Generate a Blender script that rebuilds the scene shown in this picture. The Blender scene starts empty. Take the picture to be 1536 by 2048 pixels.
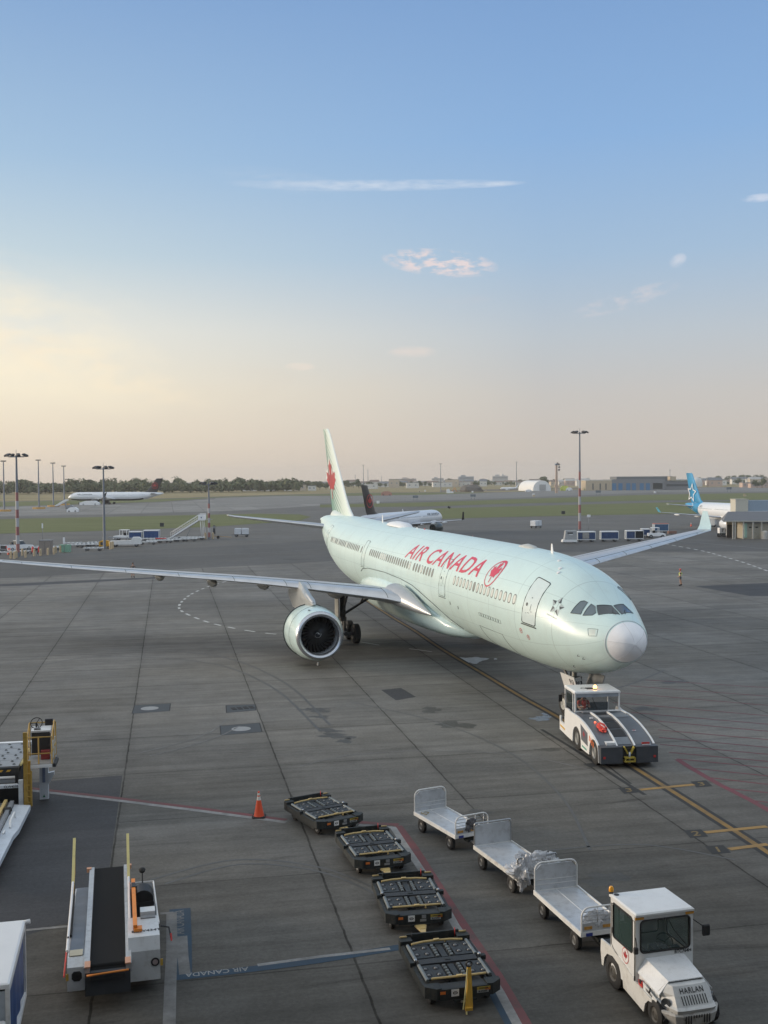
import bpy, bmesh, math, random
from math import sin, cos, pi, radians, sqrt, atan2
from mathutils import Vector, Matrix
random.seed(7)
S = bpy.context.scene
COL = S.collection
# ---------------------------------------------------------------- camera
CH, CP, CR, CF = 11.45, .0316, -.0068, 2147.0      # eye height, pitch down, roll, focal in px of a 1536 wide frame
_cr, _sr = cos(CR), sin(CR)
_right0 = Vector((1, 0, 0)); _up0 = Vector((0, sin(CP), cos(CP))); FWD = Vector((0, cos(CP), -sin(CP)))
RGT = _cr*_right0 + _sr*_up0; UPV = _cr*_up0 - _sr*_right0
cd = bpy.data.cameras.new('camera'); cam = bpy.data.objects.new('camera', cd); COL.objects.link(cam)
m = Matrix((RGT, UPV, -FWD)).transposed().to_4x4(); m.translation = (0, 0, CH)
cam.matrix_world = m
cd.sensor_fit = 'HORIZONTAL'; cd.sensor_width = 36; cd.lens = 36*CF/1536
cd.clip_start = .1; cd.clip_end = 30000
S.camera = cam
S.render.resolution_x = 768; S.render.resolution_y = 1024
S.view_settings.view_transform = 'Standard'; S.view_settings.look = 'None'
S.view_settings.exposure = .15; S.view_settings.gamma = 1
# ---------------------------------------------------------------- sky and sun
SUN_AZ, SUN_EL = -78.0, 9.0        # degrees left of the view axis, elevation
sun_dir = Vector((sin(radians(SUN_AZ))*cos(radians(SUN_EL)), cos(radians(SUN_AZ))*cos(radians(SUN_EL)), sin(radians(SUN_EL))))
W = bpy.data.worlds.new('World'); S.world = W; W.use_nodes = True
def build_world():
    nt = W.node_tree; nt.nodes.clear(); N = nt.nodes.new; L = nt.links.new
    def val(op, a, b=None, c=None, clamp=False):
        n = N('ShaderNodeMath'); n.operation = op; n.use_clamp = clamp
        for i, x in enumerate((a, b, c)):
            if x is None: continue
            if isinstance(x, (int, float)): n.inputs[i].default_value = x
            else: L(x, n.inputs[i])
        return n.outputs[0]
    tc = N('ShaderNodeTexCoord'); sep = N('ShaderNodeSeparateXYZ'); L(tc.outputs['Generated'], sep.inputs[0])
    x, y, z = sep.outputs
    el = val('ARCSINE', val('MULTIPLY', z, .9999))                    # elevation, radians
    az = val('ARCTAN2', x, y)                                         # azimuth, + to the right
    def ramp(f, stops):
        r = N('ShaderNodeValToRGB'); r.color_ramp.interpolation = 'B_SPLINE' if False else 'LINEAR'
        e = r.color_ramp.elements
        while len(e) < len(stops): e.new(.5)
        for q, (p, c) in zip(e, stops): q.position = p; q.color = (*c, 1)
        L(f, r.inputs[0]); return r.outputs[0]
    ef = val('MULTIPLY', el, 1.0)
    right = ramp(ef, [(0, (.56, .50, .44)), (.03, (.58, .525, .475)), (.075, (.56, .54, .52)), (.13, (.49, .545, .60)),
                      (.20, (.36, .50, .67)), (.30, (.255, .43, .70)), (.42, (.20, .35, .62)), (.60, (.40, .50, .62)), (1, (.52, .57, .62))])
    left = ramp(ef, [(0, (.76, .63, .50)), (.03, (.84, .72, .57)), (.08, (.93, .84, .66)), (.135, (.84, .82, .73)),
                     (.20, (.55, .66, .72)), (.28, (.37, .53, .71)), (.42, (.225, .375, .63)), (.60, (.41, .51, .62)), (1, (.52, .57, .62))])
    # weight of the sunset side: 1 towards the sun, 0 at the right edge of the view
    d = val('SUBTRACT', az, radians(SUN_AZ)); cd_ = val('COSINE', d)
    wl = val('SMOOTH_MIN', val('MAXIMUM', val('DIVIDE', val('SUBTRACT', cd_, .06), .48), 0), 1, .3, clamp=True)
    mix = N('ShaderNodeMix'); mix.data_type = 'RGBA'; L(wl, mix.inputs[0]); L(right, mix.inputs[6]); L(left, mix.inputs[7])
    col = mix.outputs[2]
    # glow round the sun, well outside the frame
    nd = N('ShaderNodeVectorMath'); nd.operation = 'DOT_PRODUCT'; L(tc.outputs['Generated'], nd.inputs[0]); nd.inputs[1].default_value = sun_dir
    g = val('POWER', val('MAXIMUM', nd.outputs['Value'], 0), 14)
    def addc(col, fac, rgb):
        n = N('ShaderNodeMix'); n.data_type = 'RGBA'; n.blend_type = 'ADD'; n.inputs[0].default_value = 1
        v = N('ShaderNodeVectorMath'); v.operation = 'SCALE'; v.inputs[0].default_value = rgb; L(fac, v.inputs[3])
        L(col, n.inputs[6]); L(v.outputs[0], n.inputs[7]); return n.outputs[2]
    col = addc(col, g, (1.7, 1.25, .8))
    col = addc(col, val('MULTIPLY', val('SUBTRACT', .72, y), 1.1, clamp=True), (.30, .305, .31))    # unseen fill light added to the sky overhead and behind
    # wisps of cloud: (azimuth, elevation, half width, half height, tilt, strength, colour, noise)
    def mk(u, v):
        dd = FWD*CF + RGT*(u-768) - UPV*(v-1024); dd.normalize(); return atan2(dd.x, dd.y), math.asin(dd.z)
    cv = N('ShaderNodeCombineXYZ'); L(az, cv.inputs[0]); L(el, cv.inputs[1])
    def noise(scale, sx, sy, det=5, rot=0):
        mp = N('ShaderNodeMapping'); L(cv.outputs[0], mp.inputs[0]); mp.inputs['Scale'].default_value = (sx, sy, 1); mp.inputs['Rotation'].default_value = (0, 0, rot)
        n = N('ShaderNodeTexNoise'); n.inputs['Scale'].default_value = scale; n.inputs['Detail'].default_value = det; n.inputs['Roughness'].default_value = .6
        L(mp.outputs[0], n.inputs['Vector']); return n.outputs[0]
    def wisp(col, u, v, hw, hh, tilt, st, rgb, nz, lo=.35, hi=.75, pw=1.0):
        a0, e0 = mk(u, v); ct, stt = cos(tilt), sin(tilt)
        da = val('SUBTRACT', az, a0); de = val('SUBTRACT', el, e0)
        p = val('ADD', val('MULTIPLY', da, ct), val('MULTIPLY', de, stt)); q = val('SUBTRACT', val('MULTIPLY', de, ct), val('MULTIPLY', da, stt))
        p = val('DIVIDE', p, hw/CF); q = val('DIVIDE', q, hh/CF)
        r2 = val('ADD', val('MULTIPLY', p, p), val('MULTIPLY', q, q))
        f = val('MAXIMUM', val('SUBTRACT', 1, r2), 0)
        if pw != 1: f = val('POWER', f, pw)
        nn = N('ShaderNodeMapRange'); L(nz, nn.inputs[0]); nn.inputs[1].default_value = lo; nn.inputs[2].default_value = hi
        f = val('MULTIPLY', val('MULTIPLY', f, nn.outputs[0]), st, clamp=True)
        n = N('ShaderNodeMix'); n.data_type = 'RGBA'; L(f, n.inputs[0]); L(col, n.inputs[6]); n.inputs[7].default_value = (*rgb, 1); return n.outputs[2]
    nc = noise(48, 1, 2.6, 9, -.15); nf = noise(60, 1, 5, 8); ns = noise(26, 1, 3.2, 5, -.3); nb = noise(9, 1, 3.0, 6, -.45)
    col = wisp(col, 745, 371, 300, 12, 0.0, .80, (.60, .68, .80), nf, .25, .62)
    col = wisp(col, 560, 360, 150, 24, -.10, .30, (.50, .60, .74), nf, .35, .7)
    col = wisp(col, 985, 369, 70, 6, 0.02, .75, (.60, .68, .80), nf, .2, .55)
    col = wisp(col, 880, 526, 118, 27, -.10, 1.3, (.76, .67, .68), nc, .44, .58, .6)
    col = wisp(col, 826, 704, 52, 13, 0, .8, (.80, .70, .64), ns, .3, .6)
    col = wisp(col, 600, 733, 32, 9, 0, .9, (.88, .76, .66), ns, .3, .6)
    col = wisp(col, 1356, 521, 18, 12, .5, .8, (.62, .66, .75), nc, .40, .56, .6)
    col = wisp(col, 1518, 396, 34, 8, 0, .9, (.60, .67, .80), nc, .38, .56, .6)
    col = wisp(col, 1250, 600, 110, 18, .25, .7, (.64, .62, .66), nc, .44, .62, .6)
    col = wisp(col, 930, 600, 60, 10, 0, .3, (.56, .56, .60), ns, .4, .65)
    col = wisp(col, -40, 640, 420, 120, -.34, .75, (1.0, .88, .66), nb, .38, .66)
    col = wisp(col, 140, 720, 300, 42, -.30, .65, (.98, .84, .63), ns, .40, .66)
    col = wisp(col, 60, 560, 300, 50, -.30, .35, (.80, .78, .70), nb, .38, .66)
    col = wisp(col, 620, 790, 420, 60, -.05, .25, (.70, .60, .50), nb, .42, .66)
    # a little physical sky on top of the gradient
    sk = N('ShaderNodeTexSky'); sk.sky_type = 'NISHITA'; sk.sun_disc = False; sk.sun_elevation = radians(SUN_EL); sk.sun_rotation = radians(SUN_AZ)
    sk.dust_density = 3.0; sk.air_density = 1.2; sk.altitude = 30
    b1 = N('ShaderNodeBackground'); L(col, b1.inputs[0]); b1.inputs[1].default_value = .91
    b2 = N('ShaderNodeBackground'); L(sk.outputs[0], b2.inputs[0]); b2.inputs[1].default_value = .006
    ad = N('ShaderNodeAddShader'); L(b1.outputs[0], ad.inputs[0]); L(b2.outputs[0], ad.inputs[1])
    out = N('ShaderNodeOutputWorld'); L(ad.outputs[0], out.inputs[0])
build_world()
sl = bpy.data.lights.new('sun', 'SUN'); so = bpy.data.objects.new('sun', sl); COL.objects.link(so)
sl.energy = 2.0; sl.angle = radians(14); sl.color = (1, .84, .66)
so.rotation_euler = sun_dir.to_track_quat('Z', 'Y').to_euler()
# ---------------------------------------------------------------- helpers
def gp(u, v, z=0.0):
    d = FWD*CF + RGT*(u-768) - UPV*(v-1024); k = (z-CH)/d.z
    return Vector((d.x*k, d.y*k, z))
def atd(u, v, Y):
    d = FWD*CF + RGT*(u-768) - UPV*(v-1024); k = Y/d.y
    return Vector((d.x*k, Y, CH+d.z*k))
_M = {}
def mat(name, col, rough=.6, metal=0.0, var=.12, scale=3.0, dirt=0.0, dirtcol=(.10, .09, .08), bump=0.0, bscale=20, coat=0.0, spec=.5, emit=None, streak=0.0, alpha=1.0, obj=True):
    if name in _M: return _M[name]
    m = bpy.data.materials.new(name); m.use_nodes = True; _M[name] = m
    nt = m.node_tree; N = nt.nodes.new; L = nt.links.new
    b = nt.nodes['Principled BSDF']
    b.inputs['Roughness'].default_value = rough; b.inputs['Metallic'].default_value = metal
    b.inputs['Specular IOR Level'].default_value = spec; b.inputs['Coat Weight'].default_value = coat; b.inputs['Coat Roughness'].default_value = .15
    tc = N('ShaderNodeTexCoord'); co = tc.outputs['Object']
    n = N('ShaderNodeTexNoise'); n.inputs['Scale'].default_value = scale; n.inputs['Detail'].default_value = 4; L(co, n.inputs['Vector'])
    mr = N('ShaderNodeMapRange'); L(n.outputs[0], mr.inputs[0]); mr.inputs[1].default_value = .25; mr.inputs[2].default_value = .75
    mr.inputs[3].default_value = 1-var; mr.inputs[4].default_value = 1+var
    sc = N('ShaderNodeVectorMath'); sc.operation = 'SCALE'; sc.inputs[0].default_value = col; L(mr.outputs[0], sc.inputs[3])
    c = sc.outputs[0]
    if dirt > 0:
        n2 = N('ShaderNodeTexNoise'); n2.inputs['Scale'].default_value = scale*2.3; n2.inputs['Detail'].default_value = 8; n2.inputs['Roughness'].default_value = .7
        mp = N('ShaderNodeMapping'); mp.inputs['Scale'].default_value = (1, 1, .35 if streak else 1); L(co, mp.inputs[0]); L(mp.outputs[0], n2.inputs['Vector'])
        r2 = N('ShaderNodeMapRange'); L(n2.outputs[0], r2.inputs[0]); r2.inputs[1].default_value = .5; r2.inputs[2].default_value = .72; r2.inputs[4].default_value = dirt
        mx = N('ShaderNodeMix'); mx.data_type = 'RGBA'; L(r2.outputs[0], mx.inputs[0]); L(c, mx.inputs[6]); mx.inputs[7].default_value = (*dirtcol, 1); c = mx.outputs[2]
    L(c, b.inputs['Base Color'])
    rr = N('ShaderNodeMapRange'); L(n.outputs[0], rr.inputs[0]); rr.inputs[3].default_value = rough*.85; rr.inputs[4].default_value = min(1, rough*1.15); L(rr.outputs[0], b.inputs['Roughness'])
    if bump > 0:
        n3 = N('ShaderNodeTexNoise'); n3.inputs['Scale'].default_value = bscale; n3.inputs['Detail'].default_value = 5; L(co, n3.inputs['Vector'])
        bp = N('ShaderNodeBump'); bp.inputs['Strength'].default_value = bump; bp.inputs['Distance'].default_value = .02; L(n3.outputs[0], bp.inputs['Height']); L(bp.outputs[0], b.inputs['Normal'])
    if emit:
        b.inputs['Emission Color'].default_value = (*emit[:3], 1); b.inputs['Emission Strength'].default_value = emit[3]
    if alpha < 1: b.inputs['Alpha'].default_value = alpha
    return m
WHITE = mat('white_paint', (.72, .72, .70), .42, var=.05, dirt=.35, dirtcol=(.33, .31, .27), scale=2)
WHITEC = mat('clean_white_paint', (.78, .78, .77), .35, var=.03)
WORN = mat('worn_white_paint', (.60, .60, .57), .6, var=.10, dirt=.75, dirtcol=(.16, .10, .06), scale=2.6)
OLDW = mat('old_cab_paint', (.66, .66, .63), .5, var=.06, dirt=.5, dirtcol=(.30, .26, .20), scale=1.6)
BLACK = mat('black_rubber', (.022, .022, .022), .8, var=.2, dirt=.4, dirtcol=(.06, .055, .05), scale=6)
DARK = mat('dark_steel', (.035, .038, .042), .55, metal=.2, var=.25, dirt=.4, dirtcol=(.09, .08, .07))
DGREY = mat('dark_grey_paint', (.055, .062, .072), .45, var=.15, dirt=.3, dirtcol=(.11, .10, .09))
GREY = mat('grey_paint', (.24, .25, .26), .5, var=.1, dirt=.3)
STEEL = mat('steel', (.42, .43, .44), .38, metal=.85, var=.12, dirt=.35)
ALU = mat('aluminium_sheet', (.52, .54, .56), .42, metal=.35, var=.12, dirt=.55, dirtcol=(.22, .21, .20), scale=1.8, bump=.15, bscale=6)
YEL = mat('yellow_paint', (.62, .36, .05), .5, var=.12, dirt=.4, dirtcol=(.16, .10, .05))
PYEL = mat('pale_yellow_paint', (.68, .60, .28), .5, var=.1, dirt=.25, dirtcol=(.25, .2, .1))
ORANGE = mat('orange_paint', (.75, .24, .03), .5, var=.1, dirt=.25, dirtcol=(.2, .1, .05))
AMBER = mat('amber_lens', (.85, .38, .03), .25, var=.05)
RED = mat('red_paint', (.55, .04, .035), .45, var=.1, dirt=.2)
BLUE = mat('dark_blue_sheet', (.02, .06, .17), .55, var=.3, scale=4)
GLASS = mat('dark_glass', (.015, .022, .024), .06, var=.05, spec=.8)
TEXTBLK = mat('black_lettering', (.02, .02, .022), .5, var=.05)
def props(o, label=None, cat=None, group=None, kind=None):
    if label: o['label'] = label
    if cat: o['category'] = cat
    if group: o['group'] = group
    if kind: o['kind'] = kind
    return o
class MB:
    def __init__(s): s.v = []; s.f = []; s.mi = []; s.sm = []; s.mats = []
    def _m(s, m):
        if m not in s.mats: s.mats.append(m)
        return s.mats.index(m)
    def add(s, vs, fs, m, sm=False):
        k = len(s.v); i = s._m(m)
        s.v += [tuple(v) for v in vs]
        for f in fs: s.f.append(tuple(k+a for a in f)); s.mi.append(i); s.sm.append(sm)
    def box(s, c, d, m, R=None, taper=None):
        x, y, z = d[0]/2, d[1]/2, d[2]/2; tx, ty = taper or (1, 1)
        vs = [Vector((a*x*(tx if e > 0 else 1), b*y*(ty if e > 0 else 1), e*z)) for e in (-1, 1) for b in (-1, 1) for a in (-1, 1)]
        if R is not None: vs = [R @ v for v in vs]
        c = Vector(c); vs = [v+c for v in vs]
        s.add(vs, [(0, 2, 3, 1), (4, 5, 7, 6), (0, 1, 5, 4), (2, 6, 7, 3), (0, 4, 6, 2), (1, 3, 7, 5)], m)
    def cyl(s, a, b, r, m, n=12, r2=None, cap=True, sm=True):
        a = Vector(a); b = Vector(b); r2 = r if r2 is None else r2
        d = (b-a); 
        if d.length < 1e-6: return
        d.normalize(); u = d.orthogonal().normalized(); w = d.cross(u)
        vs = [a+(u*cos(2*pi*i/n)+w*sin(2*pi*i/n))*r for i in range(n)]+[b+(u*cos(2*pi*i/n)+w*sin(2*pi*i/n))*r2 for i in range(n)]
        s.add(vs, [(i, (i+1) % n, n+(i+1) % n, n+i) for i in range(n)], m, sm)
        if cap: s.add(vs, [tuple(range(n-1, -1, -1)), tuple(range(n, 2*n))], m)
    def tube(s, pts, r, m, n=8, closed=False):
        pts = [Vector(p) for p in pts]; N_ = len(pts); rings = []
        up = Vector((0, 0, 1)); prev = None
        for i, p in enumerate(pts):
            if closed: d = pts[(i+1) % N_]-pts[i-1]
            else: d = pts[min(i+1, N_-1)]-pts[max(i-1, 0)]
            d.normalize()
            u = d.cross(up) if prev is None else prev-d*prev.dot(d)
            if u.length < 1e-3: u = d.orthogonal()
            u.normalize(); prev = u; w = d.cross(u)
            rings.append([p+(u*cos(2*pi*k/n)+w*sin(2*pi*k/n))*r for k in range(n)])
        vs = [v for q in rings for v in q]; fs = []
        for i in range(N_ if closed else N_-1):
            j = (i+1) % N_
            for k in range(n): fs.append((i*n+k, i*n+(k+1) % n, j*n+(k+1) % n, j*n+k))
        s.add(vs, fs, m, True)
        if not closed: s.add(rings[0]+rings[-1], [tuple(range(n-1, -1, -1)), tuple(range(n, 2*n))], m)
    def rev(s, prof, m, o=(0, 0, 0), ax=(0, 0, 1), n=24, sm=True):     # prof: (distance along axis, radius)
        o = Vector(o); d = Vector(ax).normalized(); u = d.orthogonal().normalized(); w = d.cross(u)
        vs = []; 
        for h, r in prof:
            for k in range(n): vs.append(o+d*h+(u*cos(2*pi*k/n)+w*sin(2*pi*k/n))*max(r, 1e-4))
        fs = [(i*n+k, i*n+(k+1) % n, (i+1)*n+(k+1) % n, (i+1)*n+k) for i in range(len(prof)-1) for k in range(n)]
        s.add(vs, fs, m, sm)
    def prism(s, poly, lo, hi, m, axis='y'):      # 2D outline extruded; axis y: poly is (x,z); axis z: poly is (x,y); axis x: poly is (y,z)
        def P(a, b, c): return {'y': (a, c, b), 'z': (a, b, c), 'x': (c, a, b)}[axis]
        n = len(poly); vs = [P(a, b, lo) for a, b in poly]+[P(a, b, hi) for a, b in poly]
        s.add(vs, [tuple(range(n)), tuple(range(2*n-1, n-1, -1))]+[(i, n+i, n+(i+1) % n, (i+1) % n) for i in range(n)], m)
    def loft(s, rings, m, closed=True, cap=True, sm=True):
        n = len(rings[0]); vs = [v for r in rings for v in r]; fs = []
        for i in range(len(rings)-1):
            for k in range(n if closed else n-1): fs.append((i*n+k, i*n+(k+1) % n, (i+1)*n+(k+1) % n, (i+1)*n+k))
        s.add(vs, fs, m, sm)
        if cap and closed: s.add(list(rings[0])+list(rings[-1]), [tuple(range(n)), tuple(range(2*n-1, n-1, -1))], m)
    def build(s, name, parent=None, loc=(0, 0, 0), rot=None, fix=True, **kw):
        me = bpy.data.meshes.new(name); me.from_pydata(s.v, [], s.f)
        for m in s.mats: me.materials.append(m)
        me.polygons.foreach_set('material_index', s.mi); me.polygons.foreach_set('use_smooth', s.sm)
        me.update()
        if fix:
            bm = bmesh.new(); bm.from_mesh(me); bmesh.ops.remove_doubles(bm, verts=bm.verts, dist=1e-5)
            bmesh.ops.recalc_face_normals(bm, faces=bm.faces)
            for e in bm.edges:
                if len(e.link_faces) == 2 and e.calc_face_angle(0) > .7: e.smooth = False
            bm.to_mesh(me); bm.free()
        o = bpy.data.objects.new(name, me); COL.objects.link(o); o.location = loc
        if rot is not None: o.rotation_euler = rot
        if parent: o.parent = parent
        return props(o, **kw)
def empty(name, loc, rz=0.0, **kw):
    o = bpy.data.objects.new(name, None); COL.objects.link(o); o.location = loc; o.rotation_euler = (0, 0, rz); o.empty_display_size = .5
    return props(o, **kw)
def copy_tree(o, parent=None, loc=None, rz=None, sc=None, label=None):
    c = o.copy(); COL.objects.link(c); c.parent = parent
    if loc is not None: c.location = loc
    if rz is not None: c.rotation_euler = (0, 0, rz)
    if sc is not None: c.scale = (sc, sc, sc) if not hasattr(sc, '__len__') else sc
    if label: c['label'] = label
    for ch in list(o.children): copy_tree(ch, c)
    return c
def text2d(s, size=1.0, bold=0.0, shear=0.0, sx=1.0, space=1.0):
    cu = bpy.data.curves.new('t', 'FONT'); cu.body = s; cu.size = size; cu.offset = bold; cu.shear = shear; cu.space_character = space
    cu.resolution_u = 3; cu.align_x = 'CENTER'; cu.align_y = 'CENTER'
    ob = bpy.data.objects.new('t', cu); COL.objects.link(ob)
    dg = bpy.context.evaluated_depsgraph_get(); dg.update()
    me = ob.evaluated_get(dg).to_mesh()
    V = [(v.co.x*sx, v.co.y) for v in me.vertices]; F = [tuple(p.vertices) for p in me.polygons]
    ob.evaluated_get(dg).to_mesh_clear(); bpy.data.objects.remove(ob); bpy.data.curves.remove(cu)
    return V, F
def place_text(mb, s, size, m, fn, **kw):        # fn maps 2D text coordinates to 3D
    V, F = text2d(s, size, **kw); mb.add([fn(x, y) for x, y in V], F, m)
LEAFH = [(0, 1.0), (.17, .69), (.34, .78), (.23, .29), (.31, .25), (.53, .49), (.59, .34), (.86, .40), (.76, .12), (.90, .04), (.47, -.31), (.52, -.45), (.06, -.37), (.075, -.85), (0, -.85)]
LEAF = LEAFH+[(-a, b) for a, b in reversed(LEAFH[1:-1])]
def ring2d(r0, r1, n=40, sy=1.0):
    return [(r*cos(2*pi*i/n), r*sy*sin(2*pi*i/n)) for r in (r0, r1) for i in range(n)], [(i, (i+1) % n, n+(i+1) % n, n+i) for i in range(n)]
def tess(poly, step):                             # fill a 2D outline and cut it fine enough to wrap over a curved skin
    bm = bmesh.new(); vs = [bm.verts.new((a, b, 0)) for a, b in poly]
    f = bm.faces.new(vs); bmesh.ops.triangulate(bm, faces=[f])
    for _ in range(7):
        es = [e for e in bm.edges if e.calc_length() > step]
        if not es: break
        bmesh.ops.subdivide_edges(bm, edges=es, cuts=1); bmesh.ops.triangulate(bm, faces=bm.faces[:])
    V = [(v.co.x, v.co.y) for v in bm.verts]; F = [tuple(v.index for v in f.verts) for f in bm.faces]
    bm.free(); return V, F
def tess_mesh(V, F, step):
    bm = bmesh.new(); vs = [bm.verts.new((a, b, 0)) for a, b in V]
    for f in F:
        try: bm.faces.new([vs[i] for i in f])
        except ValueError: pass
    bmesh.ops.triangulate(bm, faces=bm.faces[:])
    for _ in range(7):
        es = [e for e in bm.edges if e.calc_length() > step]
        if not es: break
        bmesh.ops.subdivide_edges(bm, edges=es, cuts=1); bmesh.ops.triangulate(bm, faces=bm.faces[:])
    bm.verts.index_update()
    V = [(v.co.x, v.co.y) for v in bm.verts]; F = [tuple(v.index for v in f.verts) for f in bm.faces]
    bm.free(); return V, F
def pchip(xs, ys):
    n = len(xs); h = [xs[i+1]-xs[i] for i in range(n-1)]; d = [(ys[i+1]-ys[i])/h[i] for i in range(n-1)]
    m = [d[0]]+[0 if d[i-1]*d[i] <= 0 else 3*(h[i-1]+h[i])/((2*h[i]+h[i-1])/d[i-1]+(h[i]+2*h[i-1])/d[i]) for i in range(1, n-1)]+[d[-1]]
    def f(x):
        if x <= xs[0]: return ys[0]
        if x >= xs[-1]: return ys[-1]
        lo, hi = 0, n-1
        while hi-lo > 1:
            k = (lo+hi)//2
            if xs[k] <= x: lo = k
            else: hi = k
        t = (x-xs[lo])/h[lo]; a = h[lo]
        return ys[lo]*(1+2*t)*(1-t)**2+m[lo]*a*t*(1-t)**2+ys[lo+1]*t*t*(3-2*t)+m[lo+1]*a*t*t*(t-1)
    return f
def wheel(mb, c, r, w, rim=STEEL, ax=(0, 1, 0), n=20):
    c = Vector(c); a = Vector(ax).normalized()
    mb.rev([(-w/2, r*.55), (-w/2, r*.86), (-w*.36, r), (w*.36, r), (w/2, r*.86), (w/2, r*.55)], BLACK, c, a, n)
    mb.rev([(-w*.42, 0), (-w*.40, r*.2), (-w*.46, r*.22), (-w*.34, r*.45), (-w/2, r*.57)], rim, c, a, n)
    mb.rev([(w*.42, 0), (w*.40, r*.2), (w*.46, r*.22), (w*.34, r*.45), (w/2, r*.57)], rim, c, a, n)
# ---------------------------------------------------------------- ground
GA = radians(11.4)
def ground_mat(name, col, grid=None, near_shade_dirt=False, var=.16, streak=.10, rough=.72, stain=.35, lines=(.022, .62), spec=.26, speck=.22):
    m = bpy.data.materials.new(name); m.use_nodes = True; nt = m.node_tree; N = nt.nodes.new; L = nt.links.new
    b = nt.nodes['Principled BSDF']; b.inputs['Roughness'].default_value = rough; b.inputs['Specular IOR Level'].default_value = spec
    tc = N('ShaderNodeTexCoord'); co = tc.outputs['Object']
    def val(op, a, b_=None, c=None, clamp=False):
        n = N('ShaderNodeMath'); n.operation = op; n.use_clamp = clamp
        for i, x in enumerate((a, b_, c)):
            if x is None: continue
            if isinstance(x, (int, float)): n.inputs[i].default_value = x
            else: L(x, n.inputs[i])
        return n.outputs[0]
    rot = N('ShaderNodeMapping'); rot.vector_type = 'TEXTURE'; rot.inputs['Rotation'].default_value = (0, 0, GA); L(co, rot.inputs[0])
    def noise(sc, mp=(1, 1, 1), det=5, ro=.6, dist=0):
        q = N('ShaderNodeMapping'); q.inputs['Scale'].default_value = mp; L(rot.outputs[0], q.inputs[0])
        n = N('ShaderNodeTexNoise'); n.inputs['Scale'].default_value = sc; n.inputs['Detail'].default_value = det; n.inputs['Roughness'].default_value = ro; n.inputs['Distortion'].default_value = dist
        L(q.outputs[0], n.inputs['Vector']); return n.outputs[0]
    def rng(x, a, b_, c, d):
        r = N('ShaderNodeMapRange'); L(x, r.inputs[0])
        for i, q in enumerate((a, b_, c, d)): r.inputs[i+1].default_value = q
        return r.outputs[0]
    f = val('MULTIPLY', rng(noise(.055, det=4), .3, .7, 1-var, 1+var), rng(noise(.6, det=8, ro=.75), .28, .72, 1-var*.9, 1+var*.9))
    f = val('MULTIPLY', f, rng(noise(1.0, (.05, .9, 1), 6, .7, 1.2), .3, .7, 1-streak, 1+streak))
    f = val('MULTIPLY', f, rng(noise(9, det=5, ro=.8), .25, .75, 1-speck, 1+speck))
    if near_shade_dirt:      # shade near the terminal put into the colour, with some trodden dirt
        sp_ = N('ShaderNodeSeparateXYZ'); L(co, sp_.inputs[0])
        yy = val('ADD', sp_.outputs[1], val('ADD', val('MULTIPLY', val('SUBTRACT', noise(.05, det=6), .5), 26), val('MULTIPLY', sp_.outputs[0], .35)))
        gr = rng(yy, 22, 50, near_shade_dirt, 1.0); f = val('MULTIPLY', f, gr)
    # fine brush marks with an angle of their own and sparse dark stains
    f = val('MULTIPLY', f, rng(noise(.35, (.22, 1.4, 1), 7, .72, 2.0), .60, .74, 1, 1-stain))
    if grid:
        sep = N('ShaderNodeSeparateXYZ'); L(rot.outputs[0], sep.inputs[0])
        g, ox, oy = grid
        wob = val('MULTIPLY', val('SUBTRACT', noise(1.2, det=4), .5), .10)
        cells = []; lm = None
        for ax_, off in ((0, ox), (1, oy)):
            u = val('DIVIDE', val('SUBTRACT', val('ADD', sep.outputs[ax_], wob), off), g)
            cells.append(val('FLOOR', u)); fr = val('FRACT', u)
            dd = val('MULTIPLY', val('MINIMUM', fr, val('SUBTRACT', 1, fr)), g)
            core = rng(dd, lines[0], lines[0]*2.0, 1, 0); halo = val('MULTIPLY', rng(dd, 0, .35, 1, 0), .10)
            t = val('MAXIMUM', val('MULTIPLY', core, lines[1] if ax_ == 0 else lines[1]*.7), halo)
            lm = t if lm is None else val('MAXIMUM', lm, t)
        cv = N('ShaderNodeCombineXYZ'); L(cells[0], cv.inputs[0]); L(cells[1], cv.inputs[1])
        wn = N('ShaderNodeTexWhiteNoise'); wn.noise_dimensions = '3D'; L(cv.outputs[0], wn.inputs[0])
        f = val('MULTIPLY', f, rng(wn.outputs[0], 0, 1, .90, 1.10))
        f = val('MULTIPLY', f, val('SUBTRACT', 1, val('MULTIPLY', lm, rng(noise(.8, det=3), .3, .6, .55, 1.0))))
    L(val('MULTIPLY', val('POWER', f, 1.6), spec), b.inputs['Specular IOR Level'])
    sc = N('ShaderNodeVectorMath'); sc.operation = 'SCALE'; sc.inputs[0].default_value = col; L(f, sc.inputs[3])
    tint = N('ShaderNodeMix'); tint.data_type = 'RGBA'; tint.blend_type = 'MULTIPLY'; L(rng(noise(.12, det=3), .35, .65, 0, 1), tint.inputs[0]); L(sc.outputs[0], tint.inputs[6]); tint.inputs[7].default_value = (1.03, 1.0, .95, 1)
    L(tint.outputs[2], b.inputs['Base Color'])
    bp = N('ShaderNodeBump'); bp.inputs['Strength'].default_value = .25; bp.inputs['Distance'].default_value = .01; L(noise(25, det=5), bp.inputs['Height']); L(bp.outputs[0], b.inputs['Normal'])
    return m
CONC = ground_mat('apron_concrete', (.148, .143, .131), near_shade_dirt=.60, grid=(6.0, 4.23, .60), var=.20, streak=.22, stain=.42)
FCONC = ground_mat('far_concrete', (.20, .195, .182), grid=(11.0, 2, 3), lines=(.10, .35), stain=.2)
ASPH = ground_mat('asphalt', (.115, .111, .102), var=.12, streak=.14, stain=.3)
DASPH = ground_mat('dark_asphalt', (.090, .088, .083), var=.12, stain=.25)
RUNW = ground_mat('runway_asphalt', (.18, .176, .165), var=.08, streak=.12, stain=.15)
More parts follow.
